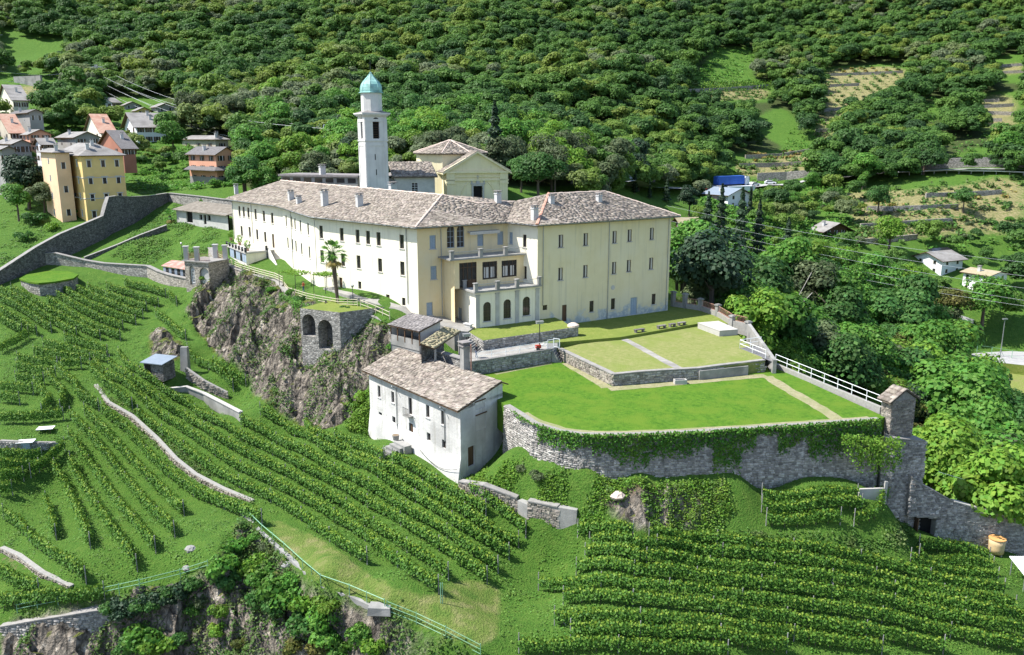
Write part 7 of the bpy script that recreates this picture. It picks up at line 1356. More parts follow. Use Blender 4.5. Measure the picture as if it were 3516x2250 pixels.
    for wl, hs_ in ((R_, HR_), (L_, HL_)):
        for hh_ in hs_:
            wo = obj('window', wl.box(wl.box(MB(), hh_[0], hh_[0]+.1, hh_[2], hh_[3], -.15, .02), hh_[1]-.1, hh_[1], hh_[2], hh_[3], -.15, .02), M['housewhite' if wall != 'housewhite' else 'beige'], r)
            obj('pane', wl.box(MB(), hh_[0]+.1, hh_[1]-.1, hh_[2], hh_[3], -.16, -.12), M['glass'], wo)
            if shut: obj('shutter', wl.box(wl.box(MB(), hh_[0]-.5, hh_[0]-.02, hh_[2], hh_[3], .005, .06), hh_[1]+.02, hh_[1]+.5, hh_[2], hh_[3], .005, .06), M[shut], wo)
    for k in range(chim): p = lerp(pls[0][0], pls[0][2], .55+.22*k); chimney(rf, lerp(p, pls[0][min(3, len(pls[0])-1)], .3*k), .7, 1.0)
    for k in range(balc): u = L_.L*(k+.6)/(balc+.2); z = z0+h*(.36 if k % 2 else .62); b_ = obj('balcony', L_.box(MB(), u-1.2, u+1.2, z, z+.15, 0, 1.0), M['concrete'], r); obj('railing', L_.box(L_.box(MB(), u-1.2, u+1.2, z+.15, z+.95, .92, 1.0), u-1.2, u-1.1, z+.15, z+.95, 0, .92), M['darkmetal'], b_)
    if base: m_ = MB(); R_.box(m_, 0, R_.L, z0-3, z0+h*.22, .0, .08); L_.box(m_, 0, L_.L, z0-3, z0+h*.22, 0, .08); obj('base_course', m_, M[base], r)
    if extra: extra(r, R_, L_, z0, z1, C_, eR, eL)
    return r
def villa_x(r, R_, L_, z0, z1, C_, eR, eL):
    for wl in (R_, L_):
        mb = MB()
        for k in (.35, .66): obj('string_course', wl.box(MB(), -.05, wl.L+.05, z0+(z1-z0)*k, z0+(z1-z0)*k+.16, 0, .1), M['sillstone'], r)
        mb = MB()
        for i in range(3):
            for j in range(4): u = wl.L*(i+.5)/3; z = z0+(z1-z0)/4*j+(z1-z0)/4*.28+min(1.5, (z1-z0)/8); wl.box(mb, u-.75, u+.75, z+.05, z+.25, .0, .16)
        obj('window_hood', mb, M['sillstone'], r, kind='stuff')
house('tall ochre-yellow villa with hipped stone roof beyond the boundary wall', 'villa', 'villa', 303, 765, 533, 445, 212, 194, 24, 'yellow', 'roofgrey', 'hip', .34, wr=(3, 4), wll=(3, 4), shut=None, chim=2, balc=2, extra=villa_x)
house('narrow peach stair tower joined to the yellow villa', 'tower', 'villa_tower', 216, 765, 522, 240, 168, 201, 24, 'peach', 'roofgrey', 'hip', .3, wr=(1, 3), wll=(1, 4), shut=None, chim=1)
def skirt(r, R_, L_, z0, z1, C_, eR, eL):
    zz = z0+(z1-z0)*.52; o = 1.7; p = [C_[:2]-eR*o-eL*o, R_.B+eR*.4-eL*o]; q = lambda a, z: (a[0], a[1], z)
    obj('porch_roof', thick_roof(MB(), [[q(p[0], zz-.5), q(p[1], zz-.5), q(R_.B-eL*.01, zz+.35), q(C_[:2]-eL*.01, zz+.35)], [q(L_.A-eR*o, zz-.5), q(p[0], zz-.5), q(C_[:2]-eR*.01, zz+.35), q(L_.A-eR*.01, zz+.35)]], .15), M['roofdark'], r)
house('salmon-pink house with dark porch roof and grey basement above the villa lawn', 'house', 'pink_house', 748, 632, 528, 818, 655, 232, 33, 'salmon', 'roofdark', 'gable', .3, 'l', (2, 3), (3, 3), base='greystone', extra=skirt)
house('beige house with hipped stone roof and two chimneys behind the pink house', 'house', 'beige_house', 742, 522, 478, 786, 628, 249, 33, 'beige', 'roofgrey', 'hip', .3, wr=(1, 1), wll=(3, 1), chim=2)
house('white house with timber gable and large grey roof on a green terrace', 'house', 'timbered_house', 474, 494, 432, 580, 434, 270, 17, 'housewhite', 'roofgrey', 'gable', .26, 'r', (4, 2), (2, 2), over=1.2, chim=2, balc=1)
for a in [('white house below the wood with grey roof, left of two stone barns', 'house', 'white_house', 388, 374, 350, 413, 347, 352, 40, 'housewhite', 'roofgrey'), ('grey stone barn next to the white house under the wood', 'barn', 'stone_barn', 430, 377, 360, 482, 418, 352, 20, 'greystone', 'roofgrey'), ('second grey stone barn, the one nearest the power lines', 'barn', 'stone_barn', 542, 387, 366, 600, 520, 350, 20, 'greystone', 'roofgrey'), ('low ochre-walled barn between the two stone barns', 'barn', 'stone_barn', 470, 392, 379, 520, 455, 345, 20, 'yellow', 'roofgrey'),
          ('beige house in the hamlet at the top corner of the slope', 'house', 'hamlet_house', 74, 186, 163, 126, 46, 472, 20, 'cream2', 'roofgrey'), ('grey gabled house in the top hamlet beside the beige one', 'house', 'hamlet_house', 130, 190, 170, 172, 122, 470, 20, 'greystone', 'roofgrey'), ('last grey house of the top hamlet, nearest the wood', 'house', 'hamlet_house', 175, 191, 170, 212, 168, 468, 20, 'greystone', 'roofgrey'), ('small white house below the top hamlet', 'house', 'hamlet_house', 90, 206, 190, 122, 80, 458, 20, 'housewhite', 'roofgrey'),
          ('cream house with balcony high on the left edge of the village', 'house', 'cream_house', 48, 376, 342, 100, -10, 302, 22, 'cream2', 'roofgrey'), ('dark stone farm building with sagging roof below the cream house', 'barn', 'stone_barn', 104, 424, 385, 150, 5, 272, 24, 'greystone', 'roofdark'),
          ('long pinkish house with grey roof at the top of the village row', 'house', 'row_house', 108, 520, 460, 182, 84, 242, 22, 'salmon', 'roofgrey'), ('bright white house with balconies squeezed into the village row', 'house', 'white_house', 152, 562, 494, 192, 130, 226, 24, 'housewhite', 'roofgrey'), ('grey gabled house with dark windows in the middle of the village row', 'house', 'row_house', 262, 505, 470, 345, 196, 240, 20, 'greystone', 'roofgrey'), ('pale house with orange tile roof at the end of the village row', 'house', 'tiled_house', 352, 492, 455, 399, 232, 256, 18, 'cream2', 'terracotta'),
          ('dark-roofed brick building just behind the yellow villa', 'house', 'brick_house', 425, 540, 508, 467, 340, 214, 24, 'brick', 'roofdark'), ('tall grey stone house at the edge of the frame beside the blackish tree', 'house', 'grey_house', 28, 690, 512, 74, -60, 216, 24, 'greystone', 'roofgrey'), ('grey house with low roof above the tall stone house', 'house', 'grey_house', 52, 535, 492, 110, -20, 230, 22, 'greystone', 'roofgrey'), ('house with patch of orange tiles above the grey low-roofed house', 'house', 'tiled_house', 40, 482, 455, 84, -15, 252, 22, 'beige', 'terracotta')]:
    house(*a, 'gable', .24, 'l' if a[2] in ('stone_barn', 'row_house', 'grey_house') else 'r', (2, 3) if a[4]-a[5] > 50 else (2, 1), (2, 2) if a[4]-a[5] > 30 else (2, 1), chim=1 if a[4]-a[5] > 25 else 0, shut=None if a[2] == 'stone_barn' else 'wood')
house('white hillside church with tall narrow tower cut by the left edge of the picture', 'church', 'hill_church', 14, 200, 166, 36, -30, 480, 30, 'housewhite', 'roofgrey', 'gable', .3, 'l', (1, 1), (2, 1), shut=None, chim=0, extra=lambda r, R_, L_, z0, z1, C_, eR, eL: obj('bell_tower', MB().box((*(C_[:2]+eL*3-eR*1.0), z0), (5, 5, (z1-z0)*2.4), .5), M['housewhite'], r))
a, b = T(48, 283), T(142, 300); q = Wl(a, b); mb = MB(); q.box(mb, 0, q.L, min(a[2], b[2])-2, max(a[2], b[2])+2.5, -1, 0); mb2 = solo('greenhouse_wall', mb, M['concrete'], 'long pale wall with glass lean-to on the upper hay meadow', 'wall')
# across the valley
house('modern white house with blue-grey roof and glass balcony below the lorry', 'house', 'modern_house', 2498, 718, 668, 2570, 2420, 274, 33, 'housewhite', 'bluegrey', 'gable', .2, 'l', (2, 2), (2, 2), shut=None, chim=1, balc=1, over=1.0)
house('small timber hut with pale slab roof and arched cellar by the dark conifers', 'hut', 'timber_hut', 2336, 792, 760, 2392, 2322, 236, 14, 'wood', 'slate_moss', 'gable', .28, 'r', (3, 1), (1, 1), shut=None, chim=0, base='beige', over=1.0)
house('dark timber chalet with broad grey roof among hedges', 'chalet', 'chalet', 2832, 814, 786, 2905, 2800, 247, 15, 'wood', 'roofgrey', 'gable', .26, 'l', (3, 1), (1, 1), shut=None, chim=1, over=1.8)
house('orange timber cabin under a flat blue-grey roof in the trees', 'cabin', 'timber_cabin', 2996, 938, 914, 3032, 2940, 228, 24, 'salmon', 'bluegrey', 'gable', .12, 'r', (1, 1), (2, 1), shut=None, chim=0, over=1.0)
def solar(r, R_, L_, z0, z1, C_, eR, eL):
    c = C_[:2]+eL*3
    for i in range(4): obj('solar_panel', MB().mesh8([(*(c+eR*(1+i*2.2)+eL*0), z1+1.0), (*(c+eR*(3+i*2.2)), z1+1.0), (*(c+eR*(3+i*2.2)+eL*3), z1+2.2), (*(c+eR*(1+i*2.2)+eL*3), z1+2.2), (*(c+eR*(1+i*2.2)), z1+1.1), (*(c+eR*(3+i*2.2)), z1+1.1), (*(c+eR*(3+i*2.2)+eL*3), z1+2.3), (*(c+eR*(1+i*2.2)+eL*3), z1+2.3)]), M['glass'], r)
house('white house with solar panels on its pale roof half hidden in trees', 'house', 'solar_house', 3230, 948, 893, 3300, 3130, 236, 26, 'housewhite', 'roofgrey', 'gable', .2, 'r', (2, 2), (2, 2), shut=None, chim=0, extra=solar, over=1.0)
house('tall white house with pale flat-looking roof at the edge of the wood', 'house', 'white_house', 3388, 1024, 946, 3448, 3298, 222, 26, 'housewhite', 'slate_moss', 'gable', .12, 'l', (2, 3), (3, 2), shut=None, chim=1)
# ------------------------------------------------------------------ roads, field, car park
def sheet(name, px, w_, m, lift=.25, z=None):   # a road laid over the ground
    P = stations([T(x, y) for x, y in px], 3); mb = MB(); L_, R_ = [], []
    for i, p in enumerate(P):
        d = (P[min(i+1, len(P)-1)]-P[max(i-1, 0)])[:2]; n = np.array([d[1], -d[0]])/np.linalg.norm(d); zz = max(float(H(p[0]+n[0]*k, p[1]+n[1]*k)) for k in (-w_/2, 0, w_/2))+lift
        L_.append((p[0]-n[0]*w_/2, p[1]-n[1]*w_/2, zz)); R_.append((p[0]+n[0]*w_/2, p[1]+n[1]*w_/2, zz))
    for i in range(len(P)-1): mb.poly([L_[i], R_[i], R_[i+1], L_[i+1]])
    return tag(obj(name, mb, m), kind='structure'), P, L_, R_
M['roadpale'] = mat('pale_road', [(.30, .30, .30), (.38, .375, .37)], .8, .9)
rd_, rp1, rL, rR = sheet('road', [(2020, 640), (2110, 655), (2230, 662), (2330, 660), (2450, 651), (2620, 645), (2760, 635), (2900, 618), (3050, 603), (3250, 592), (3560, 600)], 8, M['roadpale'], .35)
cpk = [T(x, y) for x, y in ((3180, 1180), (3260, 1165), (3420, 1180), (3540, 1200), (3560, 1262), (3440, 1245), (3300, 1222))]
zc_ = np.mean([p[2] for p in cpk])-.6; cpk2 = [G(x, y, zc_+.1) for x, y in ((3170, 1175), (3260, 1158), (3420, 1172), (3560, 1192), (3580, 1262), (3440, 1246), (3300, 1225))]
tag(obj('car_park', MB().prism(cpk2, zc_-5, zc_+.1, 1, 0), [M['roadpale'], M['lawn_up']]), kind='structure')
zf = G(3400, 1300, 0)*0; pf = T(3420, 1300); fz = pf[2]+.3; fld = [G(x, y, fz) for x, y in ((3200, 1240), (3330, 1252), (3600, 1300), (3650, 1420), (3480, 1400), (3330, 1345))]
M['pitch'] = lawnmat('pitch_grass', [(.14, .19, .04), (.18, .215, .055), (.23, .235, .09)], (.20, .20, .075)); tag(obj('playing_field', MB().prism(fld, fz-6, fz), M['pitch']), kind='structure')
sheet('road', [(3040, 950), (3120, 1010), (3190, 1055), (3260, 1098), (3340, 1130)], 6, M['roadpale'], .5)
# roadside walls and crash barrier
def tw(label, px, h, m='stonetex', name='terrace_wall', grp=None):
    pts = []
    for x, y in px: p = T(x, y); pts.append((p[0], p[1], p[2]-1.5, p[2]+h))
    return rubble_wall(name, label, 'stone wall', pts, .6, m, None, cop=None, step=3, group=grp)
tw('tall roadside retaining wall under the olive terrace', [(3030, 588), (3150, 582), (3300, 577), (3420, 575), (3560, 578)], 3.6, 'stonetex', 'roadside_wall'); tw('grey roadside wall right of the blue lorry', [(2600, 622), (2700, 618), (2840, 606)], 3, 'stonetex', 'roadside_wall'); tw('dark stone wall above the road behind the church', [(1960, 632), (2050, 628), (2160, 622), (2250, 626)], 3.2, 'stonedark', 'roadside_wall')
for i, (px, lb) in enumerate([([(2975, 724), (3060, 726), (3160, 722), (3290, 718)], 'long dry-stone terrace wall across the straw-coloured hillside'), ([(2955, 786), (3060, 780), (3160, 772), (3270, 766)], 'lower dry-stone terrace wall near the foot of the straw hillside'), ([(2950, 840), (3050, 832), (3150, 822)], 'lowest terrace wall on the straw hillside'), ([(3180, 680), (3300, 676), (3440, 668)], 'terrace wall under the yellow vine plot'), ([(2850, 262), (2960, 258), (3100, 252)], 'topmost terrace wall of the upper dry plot'), ([(2850, 300), (2950, 295)], 'second terrace wall of the upper dry plot'), ([(2830, 385), (2890, 378)], 'third terrace wall of the upper dry plot'), ([(2800, 455), (2880, 450)], 'lowest terrace wall of the upper dry plot'),
    ([(3368, 352), (3430, 350)], 'first step wall of the tan terraces at the right edge'), ([(3368, 372), (3480, 366)], 'second step wall of the tan terraces at the right edge'), ([(3370, 392), (3490, 396)], 'third step wall of the tan terraces at the right edge'), ([(3372, 418), (3440, 418)], 'fourth step wall of the tan terraces at the right edge'), ([(2340, 318), (2480, 312), (2640, 300)], 'wall under the small green vineyard on the slope'), ([(2560, 545), (2680, 540), (2790, 522)], 'upper wall of the terraced plot above the lorry'), ([(2540, 575), (2680, 572), (2790, 565)], 'lower wall of the terraced plot above the lorry'), ([(3430, 232), (3520, 226)], 'upper wall of the tan plot in the top corner'), ([(3430, 255), (3520, 250)], 'lower wall of the tan plot in the top corner')]): tw(lb, px, 1.5, 'stonewarm' if i % 3 else 'stonetex')
gr = thing('crash_barrier', 'grey crash barrier along the outer edge of the hillside road', 'crash barrier', T(3300, 596)); P = stations([T(x, y) for x, y in ((3080, 604), (3250, 597), (3420, 600), (3560, 606))], 4)
for p in P: obj('post', MB().box(p, (.15, .15, 1.3)), M['metal'], gr)
obj('rail', MB().path([p+[0, 0, 1.2] for p in P], .22, 6), M['whitemetal'], gr)
# lorry and cars on the road
def lorry(p, yaw):
    r = thing('lorry', 'articulated lorry with blue trailer and white cab on the hillside road', 'lorry', p); c, s = math.cos(yaw), math.sin(yaw); L_ = lambda x, y, z: np.array([p[0]+x*c-y*s, p[1]+x*s+y*c, p[2]+z])
    M['blue'] = mat('blue_tarpaulin', [(.03, .10, .45), (.05, .15, .55)], .5, .5); t = obj('trailer', MB().box(L_(-1.5, 0, 1.1), (13.2, 2.5, 2.9), yaw), M['blue'], r); obj('chassis', MB().box(L_(-1, 0, .7), (14, 1.4, .4), yaw), M['darkmetal'], r)
    cb = MB(); cb.mesh8([L_(5.6, -1.2, .6), L_(8.0, -1.2, .6), L_(8.0, 1.2, .6), L_(5.6, 1.2, .6), L_(5.6, -1.2, 3.8), L_(7.5, -1.2, 3.7), L_(7.5, 1.2, 3.7), L_(5.6, 1.2, 3.8)]); cab = obj('cab', cb, M['housewhite'], r); obj('windscreen', MB().mesh8([L_(7.87, -1.05, 1.9), L_(7.9, -1.05, 1.9), L_(7.9, 1.05, 1.9), L_(7.87, 1.05, 1.9), L_(7.65, -1.05, 3.0), L_(7.72, -1.05, 3.0), L_(7.72, 1.05, 3.0), L_(7.65, 1.05, 3.0)]), M['glass'], cab)
    for x in (-6.5, -5.2, -3.9, 5.0, 7.0):
        for y in (-1.1, 1.1): w_ = obj('wheel', MB().tube(L_(x, y-.15, .5), L_(x, y+.15, .5), .5, None, 14), M['darkmetal'], r)
def car(p, yaw, m, label):
    r = thing('car', label, 'car', p, 'cars along the hillside road'); c, s = math.cos(yaw), math.sin(yaw); L_ = lambda x, y, z: np.array([p[0]+x*c-y*s, p[1]+x*s+y*c, p[2]+z]); b = MB(); prof = [(-2.1, .3), (2.1, .3), (2.1, .75), (1.2, .9), (.5, 1.42), (-1.2, 1.45), (-2.0, .95)]
    n = len(prof)
    for sgn in (-.85, .85): b.poly([L_(x, sgn, z) for x, z in (prof if sgn < 0 else prof[::-1])])
    for i in range(n): a, q_ = prof[i], prof[(i+1) % n]; b.poly([L_(a[0], -.85, a[1]), L_(a[0], .85, a[1]), L_(q_[0], .85, q_[1]), L_(q_[0], -.85, q_[1])])
    obj('body', b, M[m], r); g = MB()
    for sgn in (-.87, .87): g.poly([L_(x, sgn, z) for x, z in ((-1.5, .95), (1.0, .95), (.42, 1.36), (-1.15, 1.38))][::int(-sgn/abs(sgn))])
    obj('side_window', g, M['glass'], r)
    for x in (-1.3, 1.3):
        for y in (-.8, .8): obj('wheel', MB().tube(L_(x, y-.1, .32), L_(x, y+.1, .32), .32, None, 12), M['darkmetal'], r)
def on_road(x):
    k = min(range(len(rp1)), key=lambda i: abs(float(proj(rp1[i])[0])-x)); p = rp1[k].copy(); p[2] = rL[k][2]+.02; d = rp1[min(k+1, len(rp1)-1)]-rp1[max(k-1, 0)]; return p, math.atan2(d[1], d[0])
p, a = on_road(2500); lorry(p+np.array([0, -1.5, 0]), a)
for x, dy, m, lb in ((2145, -1, 'bluegrey', 'pale blue car on the road bend behind the convent'), (2420, -1.5, 'red', 'red car just behind the lorry'), (2575, -1.8, 'housewhite', 'white car just ahead of the lorry'), (2640, 1.5, 'whitemetal', 'silver car parked by the small white shed'), (3035, 0, 'housewhite', 'white car on the road below the dark wall')): p, a = on_road(x); car(p+np.array([0, dy, 0]), a, m, lb)
a, b = T(2500, 664), T(2592, 664); q = Wl(a, b); mb = MB(); q.box(mb, 0, q.L, min(a[2], b[2])-3, max(a[2], b[2])+2.4, -5, 0); solo('garage', mb, M['housewhite'], 'flat-roofed white garage under the lorry', 'garage')
# floodlight masts, net fence, cars
p = G(3430, 1255, fz); mast = thing('floodlight_mast', 'tall lattice-braced floodlight mast behind the playing field net', 'floodlight mast', p); hz = up(p, 1098)-p[2]; obj('pole', MB().tube(p, p+[0, 0, hz], .14, .08), M['metal'], mast); obj('stay', MB().tube(p+[1.6, -.5, 0], p+[0, 0, hz*.35], .05).tube(p+[-1.6, .5, 0], p+[0, 0, hz*.35], .05), M['metal'], mast); obj('lamp_head', MB().box(p+[0, 0, hz], (1.2, .4, .3), .2), M['metal'], mast)
p = G(3450, 1350, fz); mast = thing('floodlight_mast', 'short mast with two lamps on the playing field', 'floodlight mast', p); hz = up(p, 1306)-p[2]; obj('pole', MB().tube(p, p+[0, 0, hz], .09), M['whitemetal'], mast)
for s in (-.7, .7): obj('lamp_head', MB().box(p+[s, 0, hz], (.7, .4, .4), .2), M['metal'], mast)
nf = thing('net_fence', 'tall green net fence between car park and playing field', 'fence', G(3300, 1235, fz)); q0 = [G(x, y, fz) for x, y in ((3215, 1215), (3300, 1236), (3400, 1250), (3540, 1275))]; P = stations(q0, 4)
for p in P: obj('post', MB().tube(p, p+[0, 0, 4.2], .06), M['greenmetal'], nf)
for z in (.1, 1.4, 2.8, 4.1): obj('wire', MB().path([p+[0, 0, z] for p in P], .03, 4), M['greenmetal'], nf)
# far small vineyard: short slanting rows
for i in range(24):
    x = 2405+i*10; P = [T(x, 322-i*.7), T(x+14, 288-i*.3)]; L = np.linalg.norm(P[1]-P[0]); n = 90; t = rng.random(n)[:, None]; c = P[0]*(1-t)+P[1]*t; c[:, 2] = H(c[:, 0], c[:, 1])+.3+rng.random(n)*1.2; b0 = P[0].copy()
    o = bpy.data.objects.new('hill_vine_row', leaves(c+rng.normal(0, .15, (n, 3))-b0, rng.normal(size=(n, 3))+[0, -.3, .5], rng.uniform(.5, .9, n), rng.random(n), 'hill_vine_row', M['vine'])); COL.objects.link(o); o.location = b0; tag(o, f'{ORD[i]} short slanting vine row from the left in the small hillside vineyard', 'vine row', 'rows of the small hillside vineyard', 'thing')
M['strawleaf'] = leafmat('straw_leaf', (.22, .19, .05), (.32, .26, .08), (.40, .33, .13))
cover('dry_crop', [[(2890, 690), (3120, 690), (3200, 705), (3000, 730), (2900, 712)], [(3330, 660), (3516, 640), (3516, 680), (3350, 690)], [(2870, 240), (3090, 232), (3090, 252), (2880, 260)], [(2560, 530), (2780, 518), (2780, 545), (2580, 555)]], 1100, M['strawleaf'], .8, 'yellowing vine stubble on the dry terraces', .9, (200, 620))
cover('undergrowth', [[(2350, 170), (2600, 170), (2580, 290), (2360, 280)], [(3230, 470), (3420, 470), (3430, 545), (3230, 545)], [(2600, 620), (2900, 640), (2960, 860), (2660, 860), (2400, 700)], [(2740, 380), (2870, 430), (2760, 530), (2690, 520)], [(3150, 340), (3280, 330), (3240, 430), (3130, 460)], [(3180, 780), (3516, 790), (3516, 860), (3200, 880)]], 2600, LEAF[1], .8, 'scrub and hedges on the slopes across the valley', 1.7, (200, 620))
# ------------------------------------------------------------------ palms
def fan_palm(p, h, label, R_=1.0, n=34):
    r = thing('palm_tree', label, 'palm tree', p); mb = MB(); pts = [np.array(p)+[0, 0, -.3]]+[np.array(p)+np.array([-.28*math.sin(k*.5)*.3*k/6-.06*k, 0, h*k/6]) for k in range(1, 7)]
    for i in range(6): mb.tube(pts[i], pts[i+1], (.17+.02*i)*R_*.9, (.17+.02*(i+1))*R_*.9, 9, 0, i == 0)
    obj('trunk', mb, M['trunk'], r); top = pts[-1]; fr, dead = MB(), MB()
    for k in range(n):
        a = k*2.4; el = math.radians(random.uniform(-35, 75)) if k > 8 else math.radians(random.uniform(-75, -45)); L = R_*random.uniform(.8, 1.15); d = np.array([math.cos(a)*math.cos(el), math.sin(a)*math.cos(el), math.sin(el)]); c = top+d*L; t = fr if k > 8 else dead
        fr.tube(top, c, .02*R_, .015*R_, 4, 0, False); side = np.cross(d, [0, 0, 1.]); side /= np.linalg.norm(side); upv = np.cross(side, d)
        for b in range(11):
            an = math.radians(-75+15*b); bd = d*math.cos(an)+side*math.sin(an); bl = R_*random.uniform(.55, .8)*(1-.25*abs(an)); e = c+bd*bl-np.array([0, 0, .18*R_*bl]); w_ = (side*math.cos(an)-d*math.sin(an))*.05*R_
            t.poly([c-w_*.3, c+bd*bl*.5-w_+upv*.03, e, c+bd*bl*.5+w_+upv*.03])
    obj('fronds', fr, LEAF[1], r, kind='stuff'); obj('dead_fronds', dead, M['strawleaf'], r, kind='stuff'); return r
pb = T(1160, 1043); fan_palm(pb, up(pb, 872)-pb[2], 'tall slender fan palm standing in front of the long wing', 1.45, 44); pb = T(591, 768); fan_palm(pb, up(pb, 742)-pb[2], 'small fan palm at the end of the low meadow wall', 1.2, 26)
# ------------------------------------------------------------------ fences
def rail_fence(name, label, px, h, rails, m, step=2.2, r=.05, pr=.06, pts=None, cat='fence'):
    P = stations(pts if pts is not None else [T(x, y) for x, y in px], step); t = thing(name, label, cat, P[0])
    for p in P: obj('post', MB().tube(p+[0, 0, -.3], p+[0, 0, h+.1], pr, None, 6), M[m], t)
    for z in rails: obj('rail', MB().path([p+[0, 0, h*z] for p in P], r, 6), M[m], t)
    return t
rail_fence('wooden_fence', 'pale wooden three-rail fence along the cliff top before the long wing', [], 1.15, (.3, .62, .95), 'railwood', 2.2, .06, .07, [D(x, y, d)+[0, 0, .05] for x, y, d in ((735, 884, 160.3), (811, 922, 152.8), (890, 947, 145.3), (945, 962, 140.8), (972, 975, 138))])
rail_fence('wooden_fence', 'pale wooden rail fence curving past the palm above the arched wall', [(977, 992), (990, 1010), (1053, 1031), (1110, 1043), (1161, 1052), (1228, 1054)], 1.1, (.3, .62, .95), 'railwood', 2.0, .05, .06)
rail_fence('wooden_fence', 'pale wooden handrail running down beside the paved slope to the shed', [(1238, 1056), (1290, 1076), (1338, 1098)], 1.1, (.45, .95), 'railwood', 2.0, .05, .06)
rail_fence('green_rail', 'green tubular rail on the concrete edge beside the mown strip', [(820, 1752), (900, 1832), (976, 1896), (1040, 1955), (1102, 2008), (1200, 2042), (1321, 2094)], 1.0, (.98,), 'greenmetal', 2.5, .04, .04); rail_fence('green_rail', 'green wire fence at the lowest edge of the mown strip', [(1330, 2100), (1430, 2140), (1531, 2188), (1650, 2250)], 1.0, (.1, .55, .98), 'greenmetal', 2.5, .03, .035)
rail_fence('field_fence', 'thin green rail fence along the lower edge of the corner vineyard', [(60, 2105), (200, 2078), (340, 2050), (480, 2020), (620, 1985), (715, 1955)], .9, (.5, .98), 'greenmetal', 2.6, .03, .035)
P = [T(x, y) for x, y in ((815, 1756), (900, 1840), (976, 1906), (1040, 1966), (1102, 2018), (1200, 2052), (1300, 2098))]; rubble_wall('concrete_edge', 'low concrete edging wall under the green rail', 'wall', [(p[0], p[1], p[2]-1.2, p[2]+.12) for p in P],   .4, 'concrete', None, cop=None)
P = [T(x, y) for x, y in ((0, 2140), (120, 2118), (260, 2095), (390, 2075))]; rubble_wall('retaining_wall', 'rough stone retaining wall under the rail fence in the lowest corner', 'retaining wall', [(p[0]+.3, p[1]-.6, p[2]-9, p[2]-.1) for p in P], .8, nmax=150, size=(.4, .24), batter=.8, cop='coping')
p = T(1302, 2092); solo('flat_boulder', MB().mesh8([p+np.array(q) for q in ((-1, -.6, -.3), (1.1, -.7, -.3), (1.2, .4, -.3), (-.9, .5, -.3), (-.9, -.5, .4), (1.0, -.55, .35), (1.05, .3, .45), (-.8, .45, .5))]), M['concrete'], 'flat pale boulder at the end of the concrete edging', 'boulder')
for i, (x, y, s, lb) in enumerate([(2120, 1705, 1.0, 'tan boulder lying on the weedy bank'), (985, 1780+160, .7, 'small pale rock beside the green rail'), (655, 1885, .8, 'pale rock in the grass of the corner vineyard'), (640, 1950, .6, 'low pale rock near the lower rail fence'), (2600, 1870, .6, 'white stone on the bank under the small vine terrace'), (1760, 1405, 1.0, 'broken masonry block at the farmhouse end of the ivy wall')]):
    p = T(x, y); mb = MB(); mb.lathe(p-[0, 0, .2], [(s*.6, 0), (s*.75, s*.3), (s*.45, s*.6), (s*.1, s*.7)], 7); mb.v = [(a+random.uniform(-.12, .12)*s, b+random.uniform(-.12, .12)*s, c) for a, b, c in mb.v]; solo('boulder', mb, M['ridge'] if i == 0 else M['concrete'], lb, 'boulder')
# pergola and planting before the long wing
for (x, y, w_, d_, lb) in ((1015, 975, 4.5, 3.0, 'leafy pergola over the steps left of the palm'), (1120, 985, 3.0, 2.4, 'smaller vine-covered pergola behind the palm')):
    p = T(x, y+12); r = thing('pergola', lb, 'pergola', p); c, s = wN.e, wN.n
    for a in (-.5, .5):
        for b in (-.5, .5): q = p+np.array([*(c*w_*a+s*d_*b), 0]); obj('post', MB().tube(q-[0, 0, .5], q+[0, 0, 2.3], .05, None, 6), M['darkmetal'], r)
    mb = MB()
    for a in (-.5, 0, .5): mb.beam(p+np.array([*(c*w_*a-s*d_*.5), 2.3]), p+np.array([*(c*w_*a+s*d_*.5), 2.3]), .07)
    obj('crossbeam', mb, M['wood'], r, kind='stuff'); n = 380; f = rng.uniform(-.55, .55, (n, 2)); cc = np.c_[f[:, :1]*w_*c[0]+f[:, 1:]*d_*s[0], f[:, :1]*w_*c[1]+f[:, 1:]*d_*s[1], 2.35+rng.random(n)*.35]
    obj('foliage', leaves(cc, rng.normal(size=(n, 3))*.5+[0, 0, 1], rng.uniform(.2, .4, n), rng.random(n), 'foliage', LEAF[2]), None, r)
def lantern(x, y, yt, lb):
    p = T(x, y); h = up(p, yt)-p[2]; r = thing('street_lamp', lb, 'lamp post', p); obj('pole', MB().tube(p, p+[0, 0, h-.5], .06, .045), M['darkmetal'], r); obj('lantern', MB().lathe(p+[0, 0, h-.5], [(.12, 0), (.24, .32), (.05, .5)], 6), M['metal'], r)
lantern(1213, 1054, 976, 'black lantern post beside the palm on the cliff terrace'); lantern(703, 828, 775, 'slim dark lamp post in the meadow above the gatehouse') if False else lantern(628, 905, 832, 'slim dark post in the meadow above the gatehouse')
